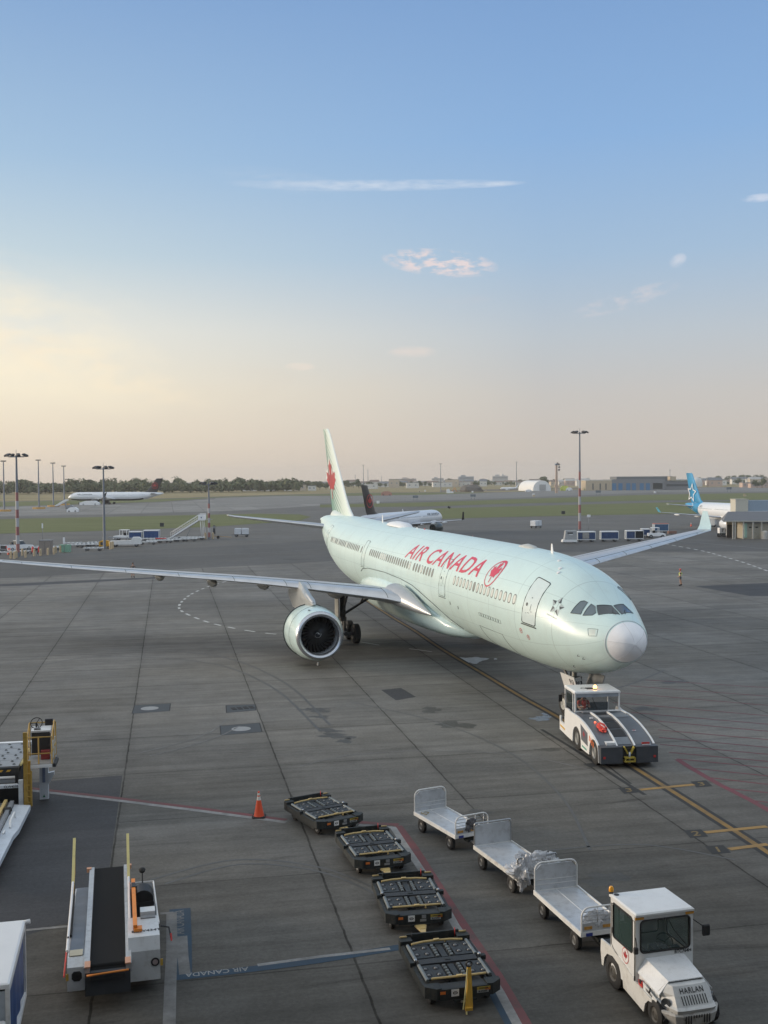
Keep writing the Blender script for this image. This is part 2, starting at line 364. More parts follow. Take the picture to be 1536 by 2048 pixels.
PATCHM = ground_mat('dark_patch', (.050, .051, .055), var=.10, stain=.2)
def grass_mat(name, a, b_, sc=.35):
    m = bpy.data.materials.new(name); m.use_nodes = True; nt = m.node_tree; N = nt.nodes.new; L = nt.links.new
    bs = nt.nodes['Principled BSDF']; bs.inputs['Roughness'].default_value = .95; bs.inputs['Specular IOR Level'].default_value = .1
    tc = N('ShaderNodeTexCoord'); mp = N('ShaderNodeMapping'); mp.inputs['Scale'].default_value = (.12, 1, 1); L(tc.outputs['Object'], mp.inputs[0])
    n = N('ShaderNodeTexNoise'); n.inputs['Scale'].default_value = sc; n.inputs['Detail'].default_value = 8; n.inputs['Roughness'].default_value = .7; L(mp.outputs[0], n.inputs['Vector'])
    r = N('ShaderNodeMapRange'); L(n.outputs[0], r.inputs[0]); r.inputs[1].default_value = .32; r.inputs[2].default_value = .68
    mx = N('ShaderNodeMix'); mx.data_type = 'RGBA'; L(r.outputs[0], mx.inputs[0]); mx.inputs[6].default_value = (*a, 1); mx.inputs[7].default_value = (*b_, 1); L(mx.outputs[2], bs.inputs['Base Color'])
    return m
GRASS = grass_mat('mown_grass', (.105, .12, .052), (.18, .19, .092))
DRY = grass_mat('dry_grass', (.20, .17, .09), (.34, .28, .16), .05)
SOIL = mat('bare_soil', (.10, .082, .06), .95, var=.25, scale=.5)
def paint_mat(name, col, wear=.5, sc=1.2, under=(.085, .083, .078)):
    m = mat(name, col, .75, var=.10, scale=1.5, spec=.15); nt = m.node_tree; N = nt.nodes.new; L = nt.links.new
    b = nt.nodes['Principled BSDF']; src = b.inputs['Base Color'].links[0].from_socket
    tc = N('ShaderNodeTexCoord'); n = N('ShaderNodeTexNoise'); n.inputs['Scale'].default_value = sc; n.inputs['Detail'].default_value = 9; n.inputs['Roughness'].default_value = .75; L(tc.outputs['Object'], n.inputs['Vector'])
    r = N('ShaderNodeMapRange'); L(n.outputs[0], r.inputs[0]); r.inputs[1].default_value = .38; r.inputs[2].default_value = .66; r.inputs[3].default_value = wear*.25; r.inputs[4].default_value = wear
    mx = N('ShaderNodeMix'); mx.data_type = 'RGBA'; L(r.outputs[0], mx.inputs[0]); L(src, mx.inputs[6]); mx.inputs[7].default_value = (*under, 1); L(mx.outputs[2], b.inputs['Base Color'])
    return m
PW = paint_mat('white_line_paint', (.36, .36, .35), .7)
PWB = paint_mat('bright_line_paint', (.62, .62, .60), .35)
PWD = paint_mat('dull_line_paint', (.24, .24, .235), .8)
PR = paint_mat('red_line_paint', (.22, .075, .08), .75)
PRH = paint_mat('hatching_paint', (.20, .06, .075), .45, 2.5, (.115, .113, .107))
PB = paint_mat('blue_line_paint', (.045, .08, .12), .6, under=(.055, .06, .065))
PYL = paint_mat('yellow_line_paint', (.33, .20, .06), .7)
PYB = paint_mat('bright_yellow_line', (.40, .25, .09), .5)
PBK = paint_mat('black_line_paint', (.045, .046, .046), .4, under=(.065, .065, .063))
def sheet(name, pts, z, m, kind='structure', px=True, **kw):
    mb = MB(); P = [gp(*p) for p in pts] if px else [Vector((*p, 0)) for p in pts]
    bm = bmesh.new(); f = bm.faces.new([bm.verts.new((p.x, p.y, z)) for p in P]); bmesh.ops.triangulate(bm, faces=[f])
    me = bpy.data.meshes.new(name); 
    for f in bm.faces:
        f.normal_update()
        if f.normal.z < 0: f.normal_flip()
    bm.to_mesh(me); bm.free(); me.materials.append(m)
    o = bpy.data.objects.new(name, me); COL.objects.link(o); return props(o, kind=kind, **kw)
def strip_pts(pts, w):
    L_ = []; R_ = []
    for i, p in enumerate(pts):
        d = (pts[min(i+1, len(pts)-1)]-pts[max(i-1, 0)]); d.z = 0; d.normalize(); n = Vector((-d.y, d.x, 0))*w/2
        L_.append(p+n); R_.append(p-n)
    return L_, R_
def add_strip(mb, pts, w, z, m):
    L_, R_ = strip_pts(pts, w); vs = [Vector((p.x, p.y, z)) for p in L_+R_]; n = len(pts)
    mb.add(vs, [(i, n+i, n+i+1, i+1) for i in range(n-1)], m)
_lz = [0]
def line(name, pts, w, z, m, px=True, **kw):
    _lz[0] += 1; z += _lz[0]*.00012
    mb = MB(); P = [gp(*p) for p in pts] if px else [Vector((*p, 0)) for p in pts]
    add_strip(mb, P, w, z, m); o = mb.build(name, fix=False, **kw); props(o, kind='structure'); return o
def smooth_path(P, n=8):
    out = []
    Q = [P[0]]+P+[P[-1]]
    for i in range(1, len(Q)-2):
        for k in range(n):
            t = k/n; a, b, c, d = Q[i-1], Q[i], Q[i+1], Q[i+2]
            out.append(.5*((2*b)+(c-a)*t+(2*a-5*b+4*c-d)*t*t+(3*b-a-3*c+d)*t**3))
    out.append(P[-1]); return out
sheet('ground', [(-4000, -4000), (4000, -4000), (4000, 4000), (-4000, 4000)], 0, ASPH, px=False)
# the near concrete apron reaches from the terminal to the dark taxi lane
e0, e1, e2 = gp(0, 1157), gp(655, 1123), gp(1000, 1104.6)
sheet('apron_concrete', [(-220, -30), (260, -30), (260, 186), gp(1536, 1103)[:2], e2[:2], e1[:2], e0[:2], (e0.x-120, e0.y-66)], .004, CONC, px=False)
sheet('dark_asphalt_lane', [gp(-200, 1120), gp(430, 1094), gp(1000, 1066), gp(1800, 1052), gp(1800, 1102), e2, e1, e0, gp(-300, 1176)], .004, DASPH, px=False) if False else None
def wsheet(name, P, z, m): return sheet(name, [(p.x, p.y) for p in P], z, m, px=False)
wsheet('taxi_lane', [gp(-300, 1122), gp(0, 1116), gp(420, 1094), gp(1000, 1062), gp(1800, 1052), gp(1800, 1101.5), gp(1536, 1102.5), e2+Vector((0, .3, 0)), e1+Vector((0, .3, 0)), e0+Vector((0, .3, 0)), gp(-300, 1170)], .0045, DASPH)
sheet('grass', [(-500, 1040), (0, 1038.5), (200, 1034), (400, 1030), (520, 1027.5), (600, 1029), (622, 1034), (600, 1041), (541, 1045.5), (420, 1054), (200, 1062), (0, 1067.5), (-500, 1076)], .03, GRASS)
sheet('grass', [(840, 1020), (870, 1017), (1000, 1013.5), (1300, 1005.5), (1536, 1001.5), (1900, 998), (1900, 1020), (1536, 1025.5), (1300, 1028.5), (1000, 1034.5), (880, 1038), (835, 1034)], .03, GRASS)
sheet('grass', [(640, 1009.5), (860, 1004.5), (1000, 999.5), (1300, 989.5), (1536, 985.5), (1900, 983), (1900, 997), (1536, 999.5), (1300, 1001), (1000, 1008), (860, 1013), (640, 1015)], .03, GRASS)
sheet('runway', [(430, 996), (560, 992), (700, 992), (1000, 985.5), (1150, 980.5), (1300, 976.5), (1536, 974.5), (1900, 972), (1900, 980), (1536, 983), (1300, 985), (1000, 997), (700, 1006), (560, 1009), (430, 1010)], .03, RUNW)
sheet('remote_apron', [(-500, 1022), (0, 1014), (130, 1010.5), (330, 1004.5), (420, 999), (640, 997.5), (640, 1011), (520, 1019), (400, 1024), (200, 1029), (0, 1033.5), (-500, 1041)], .02, FCONC)
far = [(-900, 974.5), (300, 969.6), (1000, 965.2), (1536, 961.5), (2400, 956.5), (2400, 967)]
sheet('dry_field', far+[(1900, 971), (1536, 973.8), (1300, 975.5), (1150, 979.5), (1000, 984.5), (860, 984.5), (720, 985.5), (600, 988.5), (450, 993), (320, 997), (0, 1003), (-500, 1010), (-900, 1014)], .05, DRY)
sheet('grass', [(-500, 1011), (0, 1004), (320, 998), (450, 993.8), (600, 989.3), (720, 986.3), (860, 985.2), (990, 985.2), (860, 989.5), (720, 991.5), (560, 991.5), (430, 995.5), (320, 1003.5), (130, 1009.5), (0, 1013), (-500, 1021)], .04, GRASS)
sheet('soil_strip', [(880, 981), (1000, 978.5), (1130, 976), (1240, 973.5), (1240, 975.5), (1130, 978.5), (1000, 981.8), (880, 984)], .07, SOIL)
# patches, drains and stains on the concrete
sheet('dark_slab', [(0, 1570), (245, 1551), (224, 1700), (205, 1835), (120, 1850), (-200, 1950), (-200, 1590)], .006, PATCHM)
sheet('dark_patch', [(1388, 1172.5), (1536, 1166), (1800, 1154), (1800, 1192), (1500, 1192)], .006, PATCHM)
sheet('dark_patch', [(762, 1380), (802, 1376), (832, 1394), (792, 1401)], .006, PATCHM)
sheet('dark_patch', [(-10, 1169), (50, 1166), (210, 1159), (330, 1153), (330, 1156), (210, 1163), (60, 1171), (-10, 1173)], .006, PATCHM)
SPILL = mat('dried_spill', (.50, .52, .53), .45, var=.3, scale=2, dirt=.5, dirtcol=(.2, .2, .2))
OILM = ground_mat('oil_stain_mat', (.070, .068, .062), var=.2, stain=.1, rough=.55)
def blob(name, u, v, ru, rv, m, z=.0065, n=26, seed=0, jag=.35):
    r = random.Random(seed); ph = [r.uniform(0, 6.28) for _ in range(5)]
    pts = []
    for i in range(n):
        a = 2*pi*i/n; k = 1+jag*(sin(2*a+ph[0])*.4+sin(3*a+ph[1])*.4+sin(5*a+ph[2])*.35+sin(8*a+ph[3])*.25)*.8
        pts.append((u+ru*k*cos(a), v+rv*k*sin(a)))
    return sheet(name, pts, z, m)
blob('spill', 942, 1320, 26, 7, SPILL, seed=3, jag=.55); blob('spill', 991, 1318, 3, 1.5, SPILL, seed=4)
blob('spill', 1082, 1437, 22, 4.5, mat('wet_patch', (.17, .19, .21), .25, var=.2), seed=5, jag=.5); blob('spill', 1100, 1428, 18, 4, mat('wet_patch', (.17, .19, .21)), seed=6, jag=.5)
for i, (u, v, a, b_) in enumerate(((632, 1420, 30, 4), (640, 1434, 16, 3), (658, 1461, 22, 4), (672, 1472, 34, 5), (690, 1482, 18, 4), (620, 1330, 20, 3), (862, 1420, 20, 5), (1100, 1499, 28, 3), (910, 1450, 34, 7), (1345, 1364, 26, 3), (1210, 1758, 46, 12), (1290, 1418, 24, 4), (960, 1625, 20, 6))):
    blob('oil_stain', u, v, a, b_, OILM, seed=20+i, jag=.7)
def cover(name, pts, label, disc=None, bars=None):
    o = sheet(name, pts, .007, mat('cover_frame', (.075, .082, .088), .7, var=.15, spec=.2), kind=None, label=label, cat='cover')
    c = [gp(*p) for p in pts]; mid = sum(c, Vector())/4; ex = (c[1]-c[0]).normalized(); ey = (c[3]-c[0]).normalized()
    mb = MB()
    for i in range(4): add_strip(mb, [c[i], c[(i+1) % 4]], .05, .009, PBK)
    mb.build('rim', o, fix=False)
    if disc:
        mb = MB(); mb.rev([(0, .44), (.012, .44), (.012, .36), (.010, .36), (.010, 0)], mat('manhole_lid', (.30, .30, .29), .5, metal=.2, dirt=.4), mid+ex*disc, (0, 0, 1), 28)
        mb.rev([(.004, .50), (.006, .44)], PBK, mid+ex*disc, (0, 0, 1), 28); mb.build('lid', o)
    if bars:
        mb = MB()
        for k in range(4): mb.box(mid+ex*(-.42+k*.30+bars)+Vector((0, 0, .012)), (.22, .55, .012), mat('grate_black', (.02, .02, .02), .8), Matrix.Rotation(atan2(ex.y, ex.x), 3, 'Z'))
        mb.build('grate', o)
cover('manhole_cover', [(264, 1427.5), (339, 1422), (341, 1407), (269, 1411)], 'round pale manhole lid in a long frame, leftmost of the three apron covers', disc=-.1)
cover('drain_grate', [(453, 1426), (512, 1421), (511, 1409), (452, 1411)], 'square drain grate with dark slots beside the joint, above the pale manhole', bars=.05)
cover('manhole_cover', [(442, 1471), (524, 1464), (519, 1446), (440, 1452)], 'round pale manhole lid in a rectangular frame just below the drain grate', disc=.02)
# painted lines
lead = smooth_path([gp(*p) for p in ((728, 1198), (780, 1232), (830, 1262), (880, 1296), (960, 1344), (1040, 1392), (1125, 1440), (1210, 1498), (1255, 1527), (1340, 1580), (1430, 1637), (1500, 1682), (1600, 1748))], 6)
mb = MB(); add_strip(mb, lead, .52, .008, PBK); o = mb.build('line_border', fix=False); props(o, kind='structure')
mb = MB(); add_strip(mb, lead, .20, .012, PYL); o = mb.build('yellow_centreline', fix=False); props(o, kind='structure')
def stopbar(a, b, boxes, nums):
    line('stop_bar', [a, b], .22, .013, PYB)
    for (u, v, du, dv), s in zip(boxes, nums):
        sheet('number_box', [(u-du, v-dv+1), (u+du*.4, v-dv-1.5), (u+du, v+dv-2), (u-du*.45, v+dv+1)], .0085, PBK)
        if s:
            c = gp(u, v); mbt = MB()
            place_text(mbt, s, .62, mat('dull_number_paint', (.20, .15, .08), .8, spec=.15, dirt=.5, dirtcol=(.06, .06, .06), scale=3), lambda x, y: (c.x+x*.94-y*.34*-1*.2, c.y+x*.2+y*1.0, .0125), bold=.01)
            o = mbt.build('painted_number', fix=False); props(o, kind='structure')
stopbar((1280, 1580), (1388, 1569.5), [(1258, 1581, 22, 6), (1403, 1568.5, 22, 6)], ['3', '3'])
stopbar((1410, 1665.5), (1534, 1653.5), [(1392, 1668, 25, 7.5), (1560, 1650, 25, 7)], ['2', '2'])
stopbar((1458, 1699), (1536, 1689), [(1436, 1700, 26, 8)], ['1'])
sheet('number_box', [(1166, 1528), (1186, 1526), (1200, 1532), (1179, 1535)], .0085, PBK)
# red keep clear hatching
rb = [gp(*p) for p in ((1355, 1519), (1376, 1533), (1440, 1570), (1500, 1600), (1600, 1656))]
mb = MB(); add_strip(mb, rb, .26, .0085, PRH)
for a, b_ in (((1225, 1405), (1700, 1446)), ((1262, 1425), (1700, 1463)), ((1300, 1441), (1700, 1478)), ((1316, 1460), (1700, 1494)), ((1318, 1475), (1700, 1510)), ((1320, 1489), (1700, 1524)), ((1338, 1505), (1700, 1538)), ((1354, 1518), (1700, 1552)),
              ((1388, 1537), (1700, 1569)), ((1422, 1556), (1700, 1588)), ((1462, 1578), (1700, 1603)), ((1508, 1602), (1700, 1622)), ((1230, 1385), (1700, 1425)), ((1260, 1372), (1700, 1405)), ((1290, 1360), (1700, 1386))):
    add_strip(mb, [gp(*a), gp(*b_)], .11, .008, PRH)
o = mb.build('red_hatching', fix=False); props(o, kind='structure')
# red and white stand limit line on the left, turning down past the dollies
line('white_line', [(60, 1581), (240, 1602), (400, 1622), (572, 1645)], .22, .009, PW); line('red_line', [(60, 1577), (240, 1597.5), (400, 1617.5), (572, 1640.5)], .26, .0085, PR)
line('white_line', [(718, 1650), (790, 1656)], .20, .009, PW); line('red_line', [(718, 1645), (797, 1650)], .26, .0085, PR)
line('white_line', [(786, 1655), (812, 1694), (840, 1736), (884, 1803), (912, 1853), (950, 1905), (1000, 1985), (1040, 2060)], .21, .009, PW)
line('red_line', [(796, 1652), (828, 1696), (856, 1740), (906, 1820), (946, 1880), (994, 1952), (1062, 2068)], .28, .0085, PR)
line('blue_line', [(985, 1978), (1030, 2060)], .30, .0085, PB)
# belt loader bay: white bars, blue band and stencilled lettering
line('white_line', [(52, 1861), (136, 1853)], .13, .009, PW)
line('white_line', [(343, 1826), (344, 1900), (341, 1960), (338, 2062)], .27, .009, PWD); line('white_line', [(320, 1828), (347, 1826)], .14, .0093, PWD)
line('blue_line', [(360, 1818), (361, 1880), (360, 1960)], .55, .0085, PB)
line('white_line', [(364, 1873), (366, 1915), (370, 1949)], .26, .0095, PWD)
line('blue_line', [(346, 1956), (460, 1944), (560, 1932), (640, 1921), (720, 1908), (800, 1895)], .30, .0085, PB)
line('white_line', [(515, 1931), (640, 1914), (780, 1898)], .13, .0092, PW)
def ground_text(s, u0, v0, u1, v1, h, m):
    a, b_ = gp(u0, v0), gp(u1, v1); d = (b_-a); Ln = d.length; d.normalize(); n = Vector((-d.y, d.x, 0)); mid = (a+b_)/2
    V, F = text2d(s, 1.0, .01); wd = max(x for x, y in V)-min(x for x, y in V); mbt = MB()
    mbt.add([(mid+d*(x*Ln/wd)+n*(y*h/.7))+Vector((0, 0, .0105)) for x, y in V], F, m); o = mbt.build('painted_lettering', fix=False); props(o, kind='structure')
ground_text('AIR CANADA', 359.5, 1869, 359.5, 1821, .25, PWD)
ground_text('AIR CANADA', 497, 1937.5, 370, 1951, .20, PW)
# dashed vehicle lanes
def dashed(name, pts, on, off, w, z, m, n=10, under=None):
    P = smooth_path([gp(*p) for p in pts], n); mb = MB(); acc = 0; cur = []; state = True
    dense = []
    for a, b_ in zip(P, P[1:]):
        k = max(1, int((b_-a).length/.25))
        for i in range(k): dense.append(a+(b_-a)*i/k)
    dense.append(P[-1]); last = dense[0]
    for p in dense:
        acc += (p-last).length; last = p
        if state: cur.append(p)
        if acc > (on if state else off):
            if state and len(cur) > 1: add_strip(mb, cur, w, z, m)
            cur = [p] if not state else []; state = not state; acc = 0
    if under: add_strip(mb, dense, w*1.9, z-.002, under)
    o = mb.build(name, fix=False); props(o, kind='structure')
dashed('dashed_lane_line', [(452, 1163), (420, 1172), (385, 1187), (364, 1203), (358, 1215), (366, 1224), (392, 1236), (425, 1247), (470, 1257), (520, 1265), (568, 1270)], 1.0, 1.1, .22, .009, PWB)
dashed('dashed_lane_line', [(720, 1284), (770, 1292), (830, 1299), (880, 1306)], 1.8, 2.4, .13, .009, PWB)
dashed('dashed_lane_line', [(1330, 1088), (1370, 1095), (1410, 1103), (1450, 1114), (1490, 1126), (1540, 1144), (1600, 1168)], 1.6, 1.3, .30, .009, PWB)
line('pale_lane_line', [(1300, 1079), (1400, 1086), (1536, 1098)], .22, .009, PW); line('pale_lane_line', [(1330, 1076), (1420, 1081), (1536, 1089)], .18, .009, PWD)
line('pale_lane_line', [(160, 1122), (300, 1114), (520, 1106), (640, 1098)], .35, .009, PWD)
line('pale_tyre_track', [(280, 1506), (330, 1494), (380, 1481), (420, 1465), (445, 1447), (455, 1437)], .07, .009, PWD); line('pale_tyre_track', [(300, 1512), (350, 1500), (400, 1486), (450, 1468), (480, 1452)], .09, .009, PWD)
line('pale_tyre_track', [(600, 1533), (650, 1520), (700, 1510), (820, 1502), (940, 1503), (1050, 1510), (1110, 1524), (1180, 1540)], .07, .009, PWD)
# black tyre marks along the joint beside the centreline
mb = MB()
add_strip(mb, smooth_path([gp(*p) for p in ((1083, 1459), (1150, 1500), (1240, 1559), (1290, 1590))]), .16, .0082, PBK)
add_strip(mb, smooth_path([gp(*p) for p in ((1160, 1490), (1200, 1520), (1262, 1568))]), .09, .0083, PBK)
o = mb.build('tyre_marks', fix=False); props(o, kind='structure')
line('taxi_marking', [(566, 1119), (620, 1118)], .5, .009, PBK); line('taxi_marking', [(440, 1079), (545, 1076)], .4, .009, PBK)

mb = MB()
for pts, w_ in ((((1330, 1340), (1250, 1372), (1150, 1392), (1020, 1402), (900, 1398)), .12), (((700, 1404), (860, 1440), (1010, 1500), (1120, 1590), (1180, 1700)), .10), (((300, 1760), (470, 1720), (640, 1735), (780, 1790)), .09), (((330, 1768), (480, 1729), (640, 1744), (770, 1797)), .09), (((1010, 1720), (1110, 1700), (1290, 1690), (1470, 1720)), .08),
                ((( 900, 1180), (980, 1215), (1180, 1450), (1330, 1640), (1400, 1800)), .0), (((0, 1330), (180, 1300), (420, 1310), (560, 1360), (660, 1450)), .13), (((20, 1345), (190, 1314), (410, 1325), (540, 1372), (640, 1462)), .13)):
    if w_: add_strip(mb, smooth_path([gp(*p_) for p_ in pts]), w_, .0078, mat('tyre_smudge', (.08, .079, .074), .6, var=.12, dirt=.85, dirtcol=(.098, .097, .09), scale=.6))
o = mb.build('tyre_smudges', fix=False); props(o, kind='structure')
# ---------------------------------------------------------------- the wide body airliner
def skin_mat(name, col, lines=True, rough=.36):
    m = mat(name, col, rough, var=.03, scale=.5, dirt=.22, dirtcol=(.42, .46, .42), coat=.25, streak=True); m.node_tree.nodes['Principled BSDF'].inputs['Coat Roughness'].default_value = .30
    nt = m.node_tree; N = nt.nodes.new; L = nt.links.new; b = nt.nodes['Principled BSDF']
    if not lines: return m
    src = b.inputs['Base Color'].links[0].from_socket
    tc = N('ShaderNodeTexCoord'); sp = N('ShaderNodeSeparateXYZ'); L(tc.outputs['Object'], sp.inputs[0])
    def val(op, a, b_=None):
        n = N('ShaderNodeMath'); n.operation = op
        for i, x in enumerate((a, b_)):
            if x is None: continue
            if isinstance(x, (int, float)): n.inputs[i].default_value = x
            else: L(x, n.inputs[i])
        return n.outputs[0]
    u = val('DIVIDE', val('SUBTRACT', sp.outputs[0], 3.7), 3.18); fr = val('FRACT', u)
    d = val('MULTIPLY', val('MINIMUM', fr, val('SUBTRACT', 1, fr)), 3.18)
    ang = val('ARCTAN2', sp.outputs[1], val('SUBTRACT', sp.outputs[2], 4.95)); fa = val('FRACT', val('DIVIDE', ang, .52)); da = val('MULTIPLY', val('MINIMUM', fa, val('SUBTRACT', 1, fa)), .52*2.8)
    r = N('ShaderNodeMapRange'); L(val('MINIMUM', d, val('ADD', da, .006)), r.inputs[0]); r.inputs[1].default_value = .008; r.inputs[2].default_value = .026; r.inputs[3].default_value = .45; r.inputs[4].default_value = 0
    mx = N('ShaderNodeMix'); mx.data_type = 'RGBA'; L(r.outputs[0], mx.inputs[0]); L(src, mx.inputs[6]); mx.inputs[7].default_value = (.20, .27, .26, 1); L(mx.outputs[2], b.inputs['Base Color'])
    # sheet metal between the frames is never perfectly flat
    n = N('ShaderNodeTexNoise'); n.inputs['Scale'].default_value = 1.1; n.inputs['Detail'].default_value = 3; L(tc.outputs['Object'], n.inputs['Vector'])
    bp = N('ShaderNodeBump'); bp.inputs['Strength'].default_value = .22; bp.inputs['Distance'].default_value = .05; L(n.outputs[0], bp.inputs['Height']); L(bp.outputs[0], b.inputs['Normal']); L(bp.outputs[0], b.inputs['Coat Normal'])
    return m
MINT = skin_mat('pale_mint_skin', (.60, .75, .72))
MINTP = mat('pale_mint_paint', (.60, .75, .72), .25, var=.04, dirt=.2, dirtcol=(.34, .38, .35), coat=.3)
CREAM = mat('cream_band', (.72, .74, .66), .25, var=.03, coat=.3)
SLAT = mat('polished_leading_edge', (.58, .59, .60), .30, metal=.6, var=.10, scale=1.2)
WINGP = mat('wing_grey_paint', (.38, .40, .44), .34, metal=.2, var=.08, scale=.8, dirt=.3, dirtcol=(.25, .26, .28), coat=.2)
WUND = mat('wing_underside', (.33, .34, .33), .45, metal=.2, var=.1, scale=.8, dirt=.3)
FAIR = mat('wing_root_metal', (.50, .51, .51), .40, metal=.45, var=.08, scale=.9)
TEXRED = mat('lettering_red', (.58, .05, .085), .35, var=.05)
LINEG = mat('seam_line', (.10, .13, .13), .6, var=.1)
INK = mat('door_outline', (.03, .04, .04), .5)
COVER = mat('radome_white', (.90, .90, .90), .55, var=.04, bump=.3, bscale=3, coat=.1)
NX, NY, HD = 10.683, 45.656, -.269
ROOT = empty('passenger_airliner', (NX, NY, 0), pi/2-HD, label='large pale mint airliner with red lettering and white nose in front of the tug', cat='airliner')
PT = [(0, -.53, -.55, .02), (.1, -.2, -.86, .32), (.3, .04, -1.1, .6), (.7, .33, -1.40, .95), (1.3, .60, -1.70, 1.32), (2.0, .87, -2.00, 1.64), (2.7, 1.25, -2.24, 1.9), (3.3, 1.6, -2.39, 2.08), (4.0, 1.93, -2.52, 2.27), (5, 2.25, -2.65, 2.48), (6, 2.46, -2.73, 2.62), (7.5, 2.65, -2.80, 2.74), (9.5, 2.77, -2.83, 2.81), (12, 2.81, -2.84, 2.82), (25, 2.76, -2.84, 2.82), (36, 2.66, -2.82, 2.82), (43, 2.68, -2.80, 2.82), (46, 2.70, -2.53, 2.76), (49, 2.72, -1.98, 2.56), (52, 2.70, -1.25, 2.20), (55, 2.64, -.45, 1.76), (58, 2.52, .4, 1.20), (60.5, 2.36, 1.1, .74), (62.3, 2.15, 1.6, .38), (62.9, 2.05, 1.7, .3)]
pf = [pchip([p[0] for p in PT], [p[k] for p in PT]) for k in (1, 2, 3)]
def F3(s, th, off=0.0):                             # th in degrees from the crown towards starboard
    # cut in where the cockpit glazing flattens the skin
    top, bot, hw = pf[0](s), pf[1](s), pf[2](s); a = radians(th)
    mid = (top+bot)/2; h = (top-bot)/2
    y, z = hw*sin(a), mid+h*cos(a)
    if off:
        n = Vector((0, sin(a)/max(hw, .01), cos(a)/max(h, .01)))
        ds = .05; dx = -((pf[2](s+ds)-pf[2](s-ds))/(2*ds)*sin(a)**2/max(hw, .01) + ((pf[0](s+ds)-pf[0](s-ds))/(2*ds)*max(cos(a), 0)**2-(pf[1](s+ds)-pf[1](s-ds))/(2*ds)*min(cos(a), 0)**2)/max(h, .01))
        n.x = dx; n.normalize()
        return Vector((s, y, z+4.8+.012*s))+n*off
    return Vector((s, y, z+4.8+.012*s))
def th_of(s, zrel):                                 # ring angle at a height above the fuselage datum
    top, bot = pf[0](s), pf[1](s); c = (zrel-(top+bot)/2)/((top-bot)/2)
    return math.degrees(math.acos(max(-1, min(1, c))))
ss = [0, .02, .06, .12, .2, .3, .42, .56, .7]+[.7+.15*i for i in range(1, 60)]+[9.7+.6*i for i in range(0, 56)]+[43.5+.5*i for i in range(0, 39)]+[62.9]
ss = sorted(set(round(s, 3) for s in ss if s <= 62.9))
mb = MB(); NR = 96
SC = .78                                            # radome joint
rings = [[F3(s, 360*k/NR) for k in range(NR)] for s in ss]
i0 = max(i for i, s in enumerate(ss) if s <= SC)
mb.loft(rings[i0:], MINT, cap=True); mb.build('fuselage', ROOT, fix=True)
mb = MB(); mb.loft([[p+Vector((0, (p.y)*.006, (p.z-4.4)*.006)) for p in r] for r in rings[:i0+1]], COVER, cap=True)
nc = mb.build('nose_cone', ROOT)
mb = MB()
for th in (12, 84, 152, -60, -130):
    mb.tube([F3(s, th, .012) for s in (.02, .08, .2, .35, .55, .76)], .006, mat('cover_seam', (.62, .62, .64), .6), n=5)
mb.tube([F3(.775, 360*k/48, .012) for k in range(48)], .012, mat('cover_seam', (.42, .42, .44)), n=5, closed=True); mb.build('seam', nc)
def patch(mb, poly, m, off=.01, step=.18, kx=1.0):  # outline given in (s, angle): cut, wrapped, lifted off the skin
    V, F = tess([(s*1.0, t*.047) for s, t in poly], step)
    mb.add([F3(s, t/.047, off) for s, t in V], F, m, True)
def outline(mb, poly, w, m, off=.014, n=4):
    pts = []
    for (a, b_), (c, d) in zip(poly, poly[1:]+poly[:1]):
        for k in range(n): pts.append(F3(a+(c-a)*k/n, b_+(d-b_)*k/n, off))
    mb.tube(pts, w, m, n=5, closed=True)
# cockpit glazing, starboard then port
GL = mat('cockpit_glass', (.02, .03, .035), .05, var=.05, spec=.9, coat=.5)
GL2 = mat('cockpit_side_glass', (.10, .14, .16), .08, var=.05, spec=.9, coat=.5)
panes = [([(2.86, 57.5), (2.40, 50), (2.62, 29.5), (2.80, 31.5), (2.88, 36)], GL2), ([(2.27, 49.5), (1.93, 40), (1.92, 33), (2.24, 25.5), (2.46, 27)], GL2),
         ([(1.72, 33.5), (1.27, 2.2), (2.02, 1.6), (2.26, 22)], GL)]
for sg in (1, -1):
    for poly, m in [([(s+(.95 if sg < 0 and m_ is GL2 else 0), t) for s, t in q_], m_) for k_, (q_, m_) in enumerate(panes) if not (sg < 0 and k_ == 1)]:
        mb = MB(); patch(mb, [(s, t*sg) for s, t in poly], m, .006, .10); outline(mb, [(s, t*sg) for s, t in poly], .018, mat('pane_rubber', (.11, .14, .14), .6), .008)
        mb.build('cockpit_window', ROOT, fix=False)
for sg in (1, -1):
    mb = MB(); mb.tube([F3(1.28, 10*sg, .03), F3(1.45, 12*sg, .05), F3(1.75, 5*sg if sg > 0 else -17, .04)], .012, DARK, n=5); mb.build('wiper', ROOT)
# cabin windows
WFR = mat('window_surround', (.15, .17, .16), .4); WPN = mat('window_shade', (.60, .62, .57), .4, var=.1); WPD = mat('window_pane', (.22, .24, .23), .2)
rowz = lambda s: .66+.0066*(s-7)
def cabin_window(s, pane):
    mb = MB(); c = th_of(s, rowz(s)); R_ = 2.78
    def P(x, y, off): return F3(s+x, c-math.degrees(y/R_), off)
    n = 16; sup = lambda a, e: (abs(cos(a))**e*(1 if cos(a) > 0 else -1), abs(sin(a))**e*(1 if sin(a) > 0 else -1))
    o_ = [sup(2*pi*k/n, .75) for k in range(n)]
    r0 = [P(x*.175, y*.265, .004) for x, y in o_]; r1 = [P(x*.128, y*.212, .010) for x, y in o_]
    mb.add(r0+r1, [(k, (k+1) % n, n+(k+1) % n, n+k) for k in range(n)], WFR); mb.add(r1, [tuple(range(n))], pane)
    mb.build('cabin_window', ROOT, fix=False)
r = random.Random(3)
